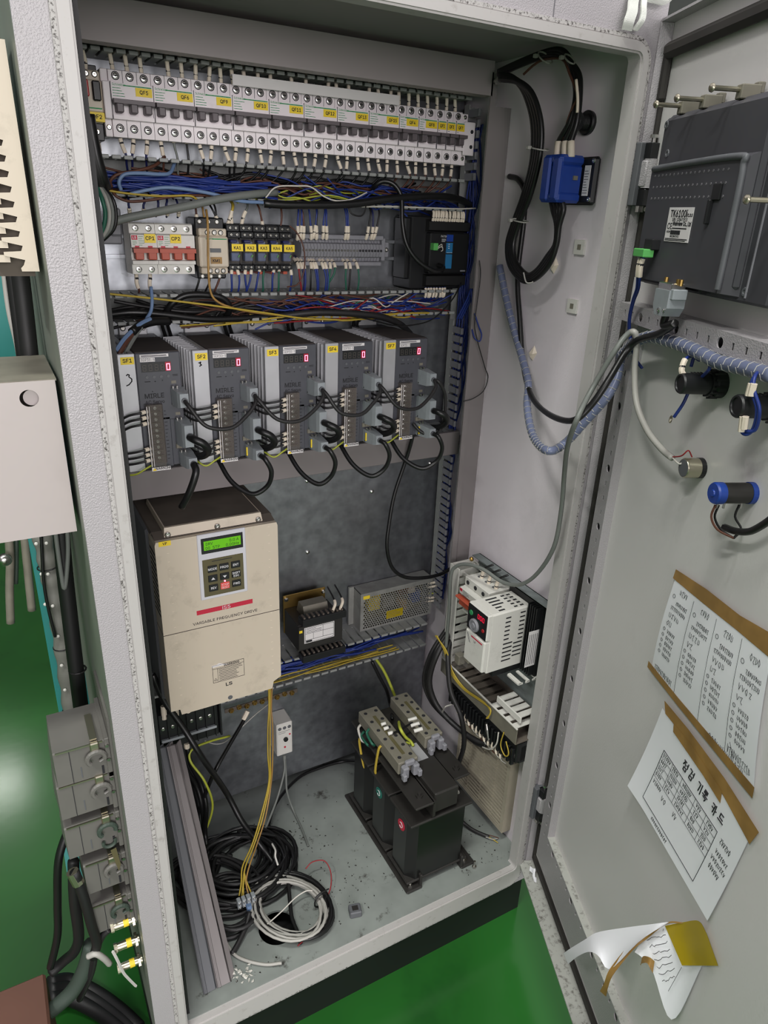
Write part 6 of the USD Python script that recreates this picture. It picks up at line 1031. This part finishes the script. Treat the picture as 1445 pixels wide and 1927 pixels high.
for i, (u, v) in enumerate(((722, 1362), (727, 1370), (735, 1379))): a = F_(u-5, v+2, .436); b = F_(u+4, v-1, .438); one('marker_sleeve', f'short white sleeve beside the left terminal row of the floor transformer, {["first", "second", "third"][i]} one', 'cable sleeve', tube(spl([a, b], 3), .004, 8), 'white_plastic', smooth=True)
fcab('wire', 'black lead curving between the two terminal rows of the floor transformer', [(738, 1380, .438), (752, 1374, .436), (762, 1368, .434), (776, 1360, .433)], .0022, 'cable_black', category='wire')
cable('earth_wire', 'thick yellow-green earth wire dropping from the lower duct onto the transformer top', Q((706, 1238, .385), (722, 1262, .375), (735, 1290, .365), (748, 1325, .35), (750, 1350, .33)) + [F_(752, 1368, .44), F_(762, 1386, .425), F_(772, 1395, .412), F_(778, 1404, .405)], .0034, 'earth_yellow', 8, category='wire')
cable('earth_wire', 'short yellow-green earth lead bent over the transformer yoke', [F_(752, 1411, .406), F_(757, 1402, .415), F_(764, 1398, .418), F_(771, 1399, .413)], .0028, 'earth_yellow', 7, category='wire')
cable('power_cable', 'black cable dropping behind the yellow-green earth wire to the transformer', Q((700, 1245, .40), (715, 1275, .39), (728, 1300, .38), (735, 1330, .37)) + [F_(738, 1352, .42)], .0042, 'cable_black')
fcab('power_cable', 'black cable lying along the back edge of the cabinet floor into the transformer', [(500, 1590, .172), (515, 1520, .175), (560, 1465, .172), (610, 1442, .170), (650, 1432, .172), (680, 1432, .2)], .0038, 'cable_black')
fcab('cut_cable', 'cut grey cable end with stripped cores lying behind the transformer by the filter', [(858, 1528, .20), (872, 1548, .175), (890, 1562, .170), (912, 1572, .170), (920, 1575, .170)], .0045, 'cable_dark', ends=(('core', tube(spl([F_(915, 1573, .171), F_(928, 1580, .170), F_(937, 1586, .168)], 4), .0012, 5), 'wire_yellow'), ('core', tube(spl([F_(914, 1575, .171), F_(926, 1579, .172), F_(936, 1578, .17)], 4), .0012, 5), 'cable_light'), ('core', tube(spl([F_(916, 1571, .172), F_(929, 1574, .173), F_(938, 1577, .17)], 4), .0012, 5), 'wire_brown')))
fcab('signal_cable', 'grey lead running down from the white hanging module to the floor, right one', [(536, 1422, .30), (538, 1455, .26), (540, 1490, .22), (552, 1525, .172), (568, 1560, .169), (580, 1592, .169)], .0026, 'cable_grey')
fcab('signal_cable', 'grey lead running down from the white hanging module to the floor, left one', [(534, 1422, .30), (535, 1450, .27), (522, 1500, .22), (505, 1545, .19), (490, 1580, .18), (478, 1612, .175)], .0028, 'cable_grey')
# coils of cable
def coil(name, label, cx, cy, rx, ry, n, r, m, z0, seed, rot_=0, spread=.012, cat_='cable coil', kind=None, dz=.7):
    g = random.Random(seed); p = []; steps = 26
    for i in range(n * steps + 1):
        a = i / steps * 2*math.pi; k = i // steps; 
        if i % steps == 0: ox, oy, sc = g.uniform(-spread, spread), g.uniform(-spread, spread), 1 + g.uniform(-.06, .06)
        p.append((ox, oy, sc, z0 + r + (k % 4) * 1.7*r*dz + g.uniform(0, .001), a))
    q = np.array(p); w = np.ones(9)/9; q[:, :3] = np.stack([np.convolve(np.pad(q[:, j], 4, 'edge'), w, 'valid') for j in range(3)], 1); q[:, 3] = np.convolve(np.pad(q[:, 3], 4, 'edge'), w, 'valid')
    x, y = rx*q[:, 2]*np.cos(q[:, 4]), ry*q[:, 2]*np.sin(q[:, 4]); c, s = math.cos(rot_), math.sin(rot_)
    return tube(np.stack([cx + q[:, 0] + x*c - y*s, cy + q[:, 1] + x*s + y*c, q[:, 3]], 1), r, 7)
cc = F_(548, 1710, .18)
one('cable_coil', 'coil of pale grey cable lying at the front of the cabinet floor', 'cable coil', coil('', '', cc[0]-.003, cc[1]+.002, .057, .075, 9, .0029, '', .174, 1, .5, .011), 'cable_light', smooth=True)
one('cable_coil', 'coil of black cable around and behind the pale grey coil on the cabinet floor', 'cable coil', coil('', '', cc[0]+.006, cc[1]+.012, .064, .084, 8, .0037, '', .166, 2, .5, .008), 'cable_black', smooth=True)
c2 = F_(470, 1625, .18); one('cable_coil', 'large tangled coil of thick black cables at the back of the cabinet floor', 'cable coil', cat([coil('', '', c2[0], c2[1], .088, .078, 10, .0046, '', .166, 3, .3, .016), coil('', '', c2[0]-.035, c2[1]+.02, .060, .075, 6, .0046, '', .170, 5, 1.2, .02)]), 'cable_black', smooth=True)
c3 = F_(410, 1700, .18); one('cable_coil', 'loose heap of black cable loops beside the lying duct covers', 'cable coil', cat([coil('', '', c3[0]+.01, c3[1]+.05, .055, .09, 7, .0042, '', .166, 6, .8, .02), coil('', '', c3[0]+.015, c3[1]-.005, .05, .06, 5, .004, '', .168, 7, .1, .015)]), 'cable_dark', smooth=True)
p = F_(603, 1690, .192); one('cable_tie', 'black cable tie around the pale grey and black coils', 'cable tie', cat([tube([(p[0] + .014*math.cos(a), p[1] + .003*math.cos(a), p[2] - .006 + .016*math.sin(a)) for a in np.linspace(0, 6.28, 14)], .0018, 5), tube(spl([p+[-.012, 0, .006], p+[0, .001, .012], p+[.02, .004, .010]], 4), .0015, 5)]), 'rubber')
fcab('wire', 'thin red wire looping over the right side of the cable coils', [(575, 1635, .200), (588, 1622, .205), (610, 1620, .20), (622, 1640, .19), (622, 1670, .18), (610, 1700, .175), (590, 1750, .172), (560, 1780, .172)], .0012, 'wire_red', category='wire')
fcab('wire', 'thin white wire crossing the inside of the pale grey coil', [(500, 1742, .185), (530, 1715, .186), (555, 1690, .188), (575, 1677, .19), (588, 1676, .19)], .0014, 'wire_white', category='wire')
fcab('power_cable', 'black cable crossing the hole and running to the front lip', [(542, 1655, .185), (546, 1700, .176), (550, 1730, .172), (560, 1755, .170), (566, 1775, .170)], .0040, 'cable_black')
fcab('signal_cable', 'pale grey cable trailing along the front lip beside the duct covers', [(424, 1772, .172), (440, 1795, .171), (465, 1808, .171), (500, 1815, .171), (530, 1812, .174)], .0030, 'cable_light')
for i, pts in enumerate(([(325, 1418, .50), (338, 1445, .44), (358, 1478, .36), (368, 1510, .28), (372, 1550, .20), (365, 1600, .175)], [(338, 1412, .50), (352, 1450, .43), (370, 1480, .36), (380, 1520, .28), (382, 1560, .20), (372, 1610, .175)], [(352, 1407, .50), (360, 1440, .44), (378, 1475, .37), (388, 1520, .28), (386, 1570, .20), (395, 1620, .175)])):
    p = [pt(u, v, 'P', .36) if q < 3 else F_(u, v, z) for q, (u, v, z) in enumerate(pts)]
    cable('power_cable', f'thick black cable falling from the power terminals to the floor heap, {["left", "middle", "right"][i]} one', p, .0052, 'cable_black', 8, ends=(('marker_sleeve', cyl(p[0], p[0]+np.array([0, 0, .012]), .0056, 8), 'sleeve'),))
p = Q((287, 1270, .33), (310, 1320, .325), (345, 1370, .31), (380, 1425, .29)); p += [F_(425, 1490, .33), F_(455, 1545, .26), F_(490, 1590, .20), F_(515, 1625, .176)]
cable('power_cable', 'long thick black cable running diagonally from beside the large inverter down to the coils', p, .0060, 'cable_black', 9)
cable('power_cable', 'black cable with a white sleeve rising from the floor heap to the earth bar', Q((464, 1345, .40), (455, 1362, .39), (430, 1405, .36)) + [F_(405, 1450, .38), F_(388, 1490, .32), F_(365, 1550, .23), F_(345, 1580, .19)], .0042, 'cable_black', 8, ends=(('marker_sleeve', tube(spl(Q((466, 1338, .40), (458, 1354, .395)), 3), .0052, 8), 'sleeve'),))
cable('earth_wire', 'yellow-green earth wire winding from the power terminals down to the floor heap', Q((432, 1385, .39), (395, 1395, .37), (362, 1410, .36), (358, 1432, .35)) + [F_(385, 1470, .37), F_(400, 1515, .28), F_(388, 1560, .21), F_(375, 1578, .19)], .0026, 'earth_yellow', 7, category='wire')
cable('wire', 'thin pale wire arcing from the earth bar toward the power terminals', Q((505, 1325, .41), (480, 1345, .40), (455, 1368, .39), (425, 1395, .385), (405, 1400, .385), (385, 1394, .385)), .0013, 'cable_light', category='wire')
for i, (o, m) in enumerate(((0, 'wire_yellow'), (5, 'tape_brown'), (-4, 'wire_yellow'))):
    p = Q((514+o*.4, 1240, .375), (509+o*.8, 1275, .37), (508+o*.5, 1330, .36), (508+o, 1370, .34), (508+o, 1420, .31)) + [F_(508+o*.5, 1470, .33), F_(495+o, 1535, .27), F_(478+o, 1590, .235), F_(462+o*1.4, 1630, .225), F_(458+o, 1660, .215), F_(458+o*2, 1686, .205)]
    cable('wire', f'{["yellow wire", "ochre wire", "second yellow wire"][i]} hanging from the lower duct to the small connector strip', p, .0017, m, 6, category='wire')
for i, o in enumerate((-7, 6, 13)): cable('wire', f'yellow wire fanning out into the small connector strip, {["left", "middle", "right"][i]} one', [F_(459, 1640, .222), F_(460+o*.4, 1662, .214), F_(462+o, 1686, .205)], .0015, 'wire_yellow', 6, category='wire')
c = F_(463, 1695, .20); t = T('connector_strip', 'small four-way screw connector strip of clear plastic among the black cables', 'connector strip')
for i in range(4): t.add('cell', [bx(c[0]-.018+.0095*i, c[1]-.006, c[2]-.009, c[0]-.0105+.0095*i, c[1]+.006, c[2]+.011, .001)], 'connector_grey'); t.add('clamp_screw', [scr(c[0]-.0143+.0095*i, c[1]-.006, c[2]+q, .0028, .001) for q in (.006, -.005)], 'screw_steel')
t.add('blue_sleeve', tube(spl([c+[.002, -.009, -.002], c+[.003, -.012, -.018], c+[.002, -.008, -.030]], 4), .0055, 8), 'wire_lightblue'); t.done()
fcab('signal_cable', 'grey-green stripped cable below the small connector strip', [(470, 1716, .19), (462, 1745, .18), (448, 1775, .174), (436, 1795, .171)], .0050, 'cable_dark')
cable('cable_tie', 'white cable tie with a long tail on the black cable above the pale coil', [F_(512, 1588, .205), F_(518, 1600, .208), F_(518, 1612, .205), F_(523, 1628, .2)], .0022, 'white_plastic', 6, category='cable tie')
# long duct covers standing in the left corner
t = T('duct_offcut', 'pair of long grey duct profiles leaning in the left front corner of the cabinet', 'duct profile')
for a0, a1, b0, b1, z in ((.040, .062, .060, .084, 0), (.066, .084, .086, .104, .001)):
    pr_ = [(x, y, zz) for (x, y, zz) in ((F_(312, 1495, .27)), )]
    A = [F_(383, 1872, .166), F_(433, 1848, .166)]; B = [pt(296, 1410, 'P', .34), pt(331, 1402, 'P', .34)]
    f0, f1 = (0, .45) if z == 0 else (.5, 1); P0, P1 = A[0]*(1-f0)+A[1]*f0, A[0]*(1-f1)+A[1]*f1; Q0, Q1 = B[0]*(1-f0)+B[1]*f0, B[0]*(1-f1)+B[1]*f1; dn = np.array([.012, .012, -.0])
    t.add('profile', [hull([P0, P1, P0+dn*.25, P1+dn*.25, Q0, Q1, Q0+dn*.25, Q1+dn*.25]), hull([P0, P0+(P1-P0)*.12, P0+dn, P0+(P1-P0)*.12+dn, Q0, Q0+(Q1-Q0)*.12, Q0+dn, Q0+(Q1-Q0)*.12+dn]), hull([P1, P1-(P1-P0)*.12, P1+dn, P1-(P1-P0)*.12+dn, Q1, Q1-(Q1-Q0)*.12, Q1+dn, Q1-(Q1-Q0)*.12+dn]), tube([P0*.7+P1*.3+[-.001, -.001, .001], Q0*.7+Q1*.3+[-.001, -.001, .001]], .0016, 5)], 'mid_grey' if z == 0 else 'column_paint')
t.done()
c = F_(668, 1718, .167); t = T('plastic_block', 'small dark square plastic block lying on the cabinet floor before the transformer', 'plastic block'); t.add('block', rot(bx(c[0]-.012, c[1]-.010, .165, c[0]+.012, c[1]+.012, .180, .002), [0, 0, 1], -14, c), 'mid_grey'); t.add('recess', rot(bx(c[0]-.006, c[1]-.004, .1796, c[0]+.006, c[1]+.006, .1805), [0, 0, 1], -14, c), 'core_dark'); t.done()
c = F_(892, 1632, .166); one('bolt', 'small bolt standing on the cabinet floor at the right front corner', 'bolt', cat([cyl((c[0], c[1], .165), (c[0], c[1], .170), .0048, 6), cyl((c[0], c[1], .17), (c[0], c[1], .184), .0022, 8)]), 'steel')
g = random.Random(12); ms = []
for _ in range(260):
    u, v = g.choice(((650, 1690), (600, 1600), (880, 1600), (470, 1830), (690, 1640), (920, 1620), (560, 1560))); c = F_(u + g.gauss(0, 32), v + g.gauss(0, 26), .165)
    if .01 < c[0] < .72 and .03 < c[1] < .43: s = g.uniform(.0008, .0026); ms.append(hull([(c[0]+g.uniform(-s, s), c[1]+g.uniform(-s, s), .1651+g.uniform(0, s*.6)) for _ in range(6)]))
one('floor_litter', 'dark crumbs and bits of litter strewn over the cabinet floor', 'litter', cat(ms), 'litter', kind='stuff')
ms = []
for _ in range(26): c = F_(455+g.gauss(0, 18), 1832+g.gauss(0, 8), .165); s = g.uniform(.002, .005); ms.append(hull([(c[0]+g.uniform(-s, s), c[1]+g.uniform(-s, s), .1652+g.uniform(0, s*.8)) for _ in range(7)]))
one('foam_crumbs', 'pale crumbs of putty piled at the foot of the leaning duct profiles', 'litter', cat(ms), 'putty', kind='stuff')
# strap over the front lip and crumpled paper in the door corner
t = T('braided_strap', 'white braided strap hanging over the upper right corner of the cabinet lip', 'strap'); P = lambda x, y, d: pt(*K(1080, 0, 6.02)(x, y), 'P', d)
def band(c, w, h=.002): p = spl(c, 6); return cat([tube(p + np.array([o, 0, 0]), h, 5) for o in np.linspace(-w, w, 7)])
t.add('strap', band([P(600, 340, -.008), P(625, 240, -.012), P(660, 130, -.010), P(670, 30, -.006), P(690, -60, -.004)], .0065), 'strap_white'); t.add('strap', band([P(690, 340, -.006), P(760, 250, -.012), P(785, 170, -.012), P(790, 60, -.010), P(800, -60, -.004)], .003), 'strap_white'); t.add('strap', band([P(850, -20, -.006), P(930, 20, -.010), P(1010, -10, -.012), P(1060, -60, -.01)], .009, .003), 'strap_white'); t.done()
c = at(1010, 1638, 'D', -.004); t = T('torn_paper', 'torn scrap of white material stuck at the lower hinge corner of the door', 'paper scrap', F='D'); t.add('scrap', hull([(c[0]-.006, -.010, c[1]-.006), (c[0]+.006, -.012, c[1]-.004), (c[0]+.004, -.022, c[1]+.006), (c[0]-.005, -.018, c[1]+.008), (c[0], -.006, c[1])]), 'paper'); t.add('scrap', tube(spl([(c[0]+.004, -.012, c[1]+.010), (c[0]+.016, -.016, c[1]+.004), (c[0]+.020, -.012, c[1]-.008), (c[0]+.012, -.01, c[1]-.006)], 4), .0028, 5), 'paper'); t.done()
# ---------------------------------------------------------------- left outside of the cabinet
one('machine_enclosure', 'dark grey-green machine enclosure behind the left side of the cabinet', 'machine', cat([bx(-1.3, .90, .98, -.03, .95, 2.4), bx(-1.3, .885, 1.55, -.03, .90, 1.6)]), 'dark_green')
one('machine_cover', 'blurred dull purple-grey machine cover seen between the box and the hoses', 'machine cover', bx(-1.2, .80, 1.0, -.132, .86, 1.52, .02), 'servo_top')
one('machine_post', 'teal painted steel machine post standing right behind the cabinet', 'machine post', cat([bx(at(50, 1000, 'P', .53)[0], .53, 0, -.01, .60, 1.9, .002), bx(-.15, .50, 0, .02, .66, .012)]), 'teal_paint')
t = T('junction_box', 'plain off-white steel box with one knockout hole on the left outer side of the cabinet', 'junction box')
a = at(55, 750, 'P', .045); bz1, bz0 = 1.2655, 1.0835
t.add('front', prism(sbox(-.34, bz0, -.0555, bz1).difference(Point(a[0], a[1]).buffer(.0095, quad_segs=8)), .045, .047), 'cream_paint'); t.add('case', [bx(-.34, .047, bz0, -.0555, .16, bz0+.002), bx(-.0575, .047, bz0, -.0555, .16, bz1), bx(-.34, .158, bz0, -.0555, .16, bz1)], 'cream_paint')
t.add('lid', bx(-.342, .046, bz1-.001, -.054, .19, bz1+.001), 'dust_brown' if 0 else 'khaki', label='dusty top of the box'); t.add('knockout', lathe((a[0]+.0030, .0530, a[1]-.0008), (0, -1, 0), [(0, .0088), (.001, .0088)], 20), 'cream_paint'); t.done()
t = T('slotted_duct', 'beige slotted wiring duct with saw-like teeth beside the upper left of the cabinet', 'wiring duct')
pl = [(-.0548, 1.378), (-.0555, 1.580), (-.072, 1.580)]; z = 1.572
xa = lambda z: -.066 - (z-1.378)*.03
for i in range(14): pl += [(-.085, z), (-.085, z-.0035), (xa(z)-.000, z-.0075), (xa(z)-.002, z-.0125)]; z -= .0135
pl += [(-.0715, 1.381), (-.071, 1.378)]
t.add('toothed_wall', prism(pl, .045, .0475), 'cream_plastic'); t.add('inner_wall', bx(-.10, .062, 1.372, -.058, .12, 1.585), 'dust_brown')
for i in range(14): t.add('tooth', bx(-.098, .048, 1.566-.0135*i-.004, -.080, .06, 1.566-.0135*i+.003), 'cream_plastic')
t.done()
def hose(name, label, pts, r, m, n=9, **kw): return cable(name, label, Q(*pts), r, m, n, 6, **kw)
hose('hose', 'thick black hose running down behind the beige toothed duct', [(8, 230, .2), (22, 380, .2), (36, 500, .2), (48, 600, .2), (58, 690, .2), (70, 800, .22)], .0105, 'rubber')
hose('hose', 'second black hose beside the teal post above the off-white box', [(-8, 240, .24), (12, 420, .24), (27, 540, .24), (40, 640, .24), (50, 720, .24)], .0085, 'rubber')
hose('cable', 'pale grey cable at the left picture edge above the off-white box', [(-14, 300, .26), (4, 480, .26), (16, 580, .26), (32, 650, .26), (44, 720, .26)], .0035, 'cable_light')
h = T('wrapped_hose', 'grey wrapped hose with press studs hanging below the off-white box', 'hose'); p = spl(Q((68, 960, .514), (84, 1030, .514), (96, 1090, .514), (110, 1160, .514), (122, 1240, .514), (133, 1320, .514), (142, 1390, .514)), 8)
h.add('sleeve', tube(p, 0.0165*(1 + .10*np.sin(np.arange(len(p))*1.3)), 12), 'hose_grey', smooth=True)
for u, v in ((68, 1023), (87, 1022), (78, 1080), (90, 1080), (99, 1140), (85, 1137), (109, 1197), (116, 1252), (122, 1298), (129, 1340), (129, 1350)): c = pt(u, v, 'P', .4965); h.add('press_stud', lathe(c, (0, -1, 0), [(0, .0034), (.002, .003), (.003, .0015)], 8), 'white_plastic')
for u, v in ((90, 1066), (119, 1215), (134, 1338)): c = pt(u, v, 'P', .514); h.add('tie', tube([c + np.array([.0180*math.cos(a), .0180*math.sin(a), .001*math.cos(a)]) for a in np.linspace(0, 6.28, 16)], .0014, 5), 'rubber')
h.done()
hose('hose', 'straight black hose ending at the grey plug housings on the left of the cabinet', [(112, 960, .25), (120, 1060, .25), (130, 1150, .25), (142, 1250, .25), (152, 1330, .25), (158, 1378, .25)], .0118, 'rubber', ends=(('tie', tube([pt(146, 1260, 'P', .25) + np.array([.0126*math.cos(a), .0126*math.sin(a), 0]) for a in np.linspace(0, 6.28, 14)], .0016, 5), 'cable_dark'),))
hose('cable', 'pale grey cable bent in a narrow V below the off-white box', [(100, 960, .2352), (108, 1030, .2352), (116, 1085, .2352), (121, 1107, .2352), (125, 1085, .2352), (128, 1030, .2352), (124, 960, .2352)], .0032, 'cable_grey')
hose('cable', 'thin black cable lying over the grey wrapped hose', [(74, 960, .4935), (78, 1020, .4935), (82, 1090, .4935), (90, 1140, .4935), (104, 1198, .4935)], .0030, 'cable_black')
for q, (pts, m, nm) in enumerate(([(14, 980, .55), (18, 1050, .55), (17, 1110, .55), (20, 1172, .55)], 'khaki', 'first'), ) if 0 else enumerate((([(14, 980, .55), (19, 1050, .55), (18, 1110, .55), (20, 1172, .55)], 'khaki', 'speckled'), ([(30, 975, .56), (31, 1040, .56), (30, 1098, .56)], 'dark_green', 'dark green'), ([(44, 985, .54), (50, 1050, .54), (55, 1100, .54), (60, 1148, .54)], 'khaki', 'dusty'))):
    hose('hanging_rod', f'{nm} rod of the machine hanging below the off-white box at the left edge', pts, .0075 if q != 1 else .004, m, category='rod')
one('bright_knob', 'shiny steel knob between the hanging machine rods at the left edge', 'knob', lathe(pt(9, 1052, 'P', .53), (0, -1, 0), [(0, .012), (.006, .012), (.010, .009), (.012, .004)], 14), 'steel', smooth=True)
# plug housings
wh = ('topmost', 'second', 'third', 'fourth', 'lowest')
one('plug_mounting_strip', 'dark steel strip on the left cabinet side that carries the grey plug housings', 'mounting strip', bx(-.0535, .05, .40, -.0502, .17, .80), 'harting_grey')
for i, (z1, x0) in enumerate(((.757, -.1255), (.698, -.1285), (.622, -.1285), (.540, -.1130), (.452, -.1140))):
    t = T('plug_housing', f'grey metal plug housing with locking lever left of the cabinet, {wh[i]} of the stack', 'plug housing', 'stack of grey plug housings'); z0 = z1 - .060
    t.add('hood', hull([(x, y, z) for x, dx in ((x0, .003), (-.056, 0)) for y, z in ((.060, z0+.002), (.060, z1-.001), (.063, z1), (.145, z1+.004), (.15, z0+.004))] + [(x0-.004, .10, z0+.02), (x0-.003, .10, z1-.01)]), 'harting_grey'); t.add('edge', bx(x0+.003, .0588, z1-.0016, -.062, .0615, z1+.0002), 'nickel', label='bright worn front edge')
    t.add('seam', bx(x0+.0195, .0593, z0+.002, x0+.0203, .0602, z1-.002), 'ink'); t.add('base_frame', bx(-.060, .055, z0-.002, -.0535, .155, z1+.006, .001), 'harting_grey'); t.add('cast_lettering', rot(txt('HDXS', .0075, 0, .0597, 0), [0, 1, 0], 90) if 0 else bx(x0+.031, .0594, z0+.008, x0+.0325, .0602, z0+.026), 'mid_grey')
    lx = -.073; m = 'dark_green' if i in (2, 4) else 'harting_grey'
    l = t.add('lever', [bx(lx-.0045, .062, z1+.0035, lx+.0045, .12, z1+.006), bx(lx-.006, .055, z1-.012, lx+.006, .062, z1+.003, .0015)], 'nickel', label='bright locking lever')
    t.add('lever_hook', [tube([(lx + .0115*math.cos(a), .054, z1-.022 + .011*math.sin(a)) for a in np.linspace(-.3, 3.9, 14)], .0036, 7)] + ([tube([(lx + .0085*math.cos(a), .056, z1-.048 + .008*math.sin(a)) for a in np.linspace(2.6, 6.6, 12)], .0026, 6)] if i == 2 else [tube([(lx+.004, .056, z1-.03), (lx+.012, .056, z1-.026), (lx+.008, .056, z1-.017)], .0026, 6)]), m, parent=l)
    for z in (z1-.006, z1-.03): t.add('stud', lathe((-.0575, .056, z), (0, -1, 0), [(0, .003), (.003, .0025)], 8), 'steel')
    t.add('plug_slot', bx(-.0675, .0592, z0+.004, -.0645, .0605, z0+.018), 'ink'); t.done()
z = .545; one('yellow_tag', 'dusty yellow pointed tag hanging from the third plug housing', 'tag', prism([(-.0735, .563), (-.0655, .565), (-.0625, .530), (-.0665, .518)], .050, .0512), 'olive')
for i, (u0, v0, u1, v1) in enumerate(((208, 1745, 258, 1728), (219, 1783, 264, 1765), (222, 1822, 271, 1803))):
    z = (at(u0, v0, 'P', .06)[1] + at(u1, v1, 'P', .06)[1])/2
    t = T('sensor_plug', f'round nickel sensor plug with yellow label on the left cabinet side, {["upper", "middle", "lower"][i]} one', 'sensor plug', 'three round sensor plugs')
    t.add('barrel', lathe((-.0515, .06, z), (-1, 0, 0), [(0, .0075), (.003, .0075), (.003, .0105), (.007, .0105), (.007, .0068), (.03, .0068), (.034, .0062), (.036, .0045)], 14), 'nickel', smooth=30); t.add('hex_nut', cyl((-.0545, .06, z), (-.0585, .06, z), .0118, 6), 'nickel'); t.add('label', lathe((-.0515, .06, z), (-1, 0, 0), [(.012, .0070), (.020, .0070)], 14), 'yellow_label'); t.add('collar', lathe((-.0515, .06, z), (-1, 0, 0), [(.034, .008), (.039, .008)], 12), 'nickel'); t.done()
hose('cable', 'thick black cable hanging from the upper sensor plug down to the floor heap', [(206, 1748, .062), (192, 1762, .064), (180, 1790, .07), (172, 1830, .09), (150, 1880, .12)], .0055, 'cable_dark')
hose('cable', 'dark hose hanging along the left of the grey plug housings down to the floor', [(128, 1560, .12), (110, 1620, .11), (108, 1700, .11), (108, 1760, .11), (95, 1820, .11)], .0062, 'cable_black')
hose('cable', 'black braided cable bundle below the third plug housing', [(138, 1620, .09), (140, 1690, .09), (148, 1760, .10), (140, 1790, .11), (118, 1810, .12), (96, 1830, .12)], .0085, 'rubber')
hose('cable', 'black cable crossing in front of the lowest plug housing', [(140, 1640, .06), (158, 1690, .055), (172, 1740, .055), (182, 1775, .06), (176, 1800, .07)], .0075, 'rubber', ends=(('gland', tube(spl(Q((136, 1640, .062), (148, 1662, .058)), 3), .0088, 9), 'nickel'),))
hose('cable', 'grey flexible conduit bending below the lowest plug housing', [(165, 1800, .06), (180, 1795, .055), (195, 1803, .055), (206, 1814, .06)], .0048, 'cable_light')
hose('hose', 'thick dark green hose running from the plug housings to the brown block', [(172, 1775, .10), (160, 1820, .10), (140, 1860, .10), (110, 1890, .10), (80, 1912, .10)], .0125, 'dark_green')
for q, (o, nm) in enumerate(((0, 'upper'), (16, 'middle'), (34, 'lower'))): cable('cable', f'heavy black cable lying in an arc on the floor beside the cabinet foot, {nm} one', [gp(92, 1850+o*.9, .06), gp(130, 1845+o, .035), gp(180, 1868+o, .02), gp(225, 1900+o, .02), gp(262, 1935+o, .02)], .013, 'rubber', 9)
one('marker_ribbon', 'white wire marker ribbon dangling between the round sensor plugs', 'marker ribbon', tube(spl(Q((212, 1790, .045), (220, 1805, .043), (232, 1830, .043), (242, 1842, .044), (256, 1856, .046)), 5), [.0022]*21, 4), 'white_plastic')
one('floor_block', 'reddish brown painted steel block on the floor at the lower left corner', 'steel block', cat([bx(-.62, -.06, 0, -.198, .150, .245, .004)]), 'brown_paint')
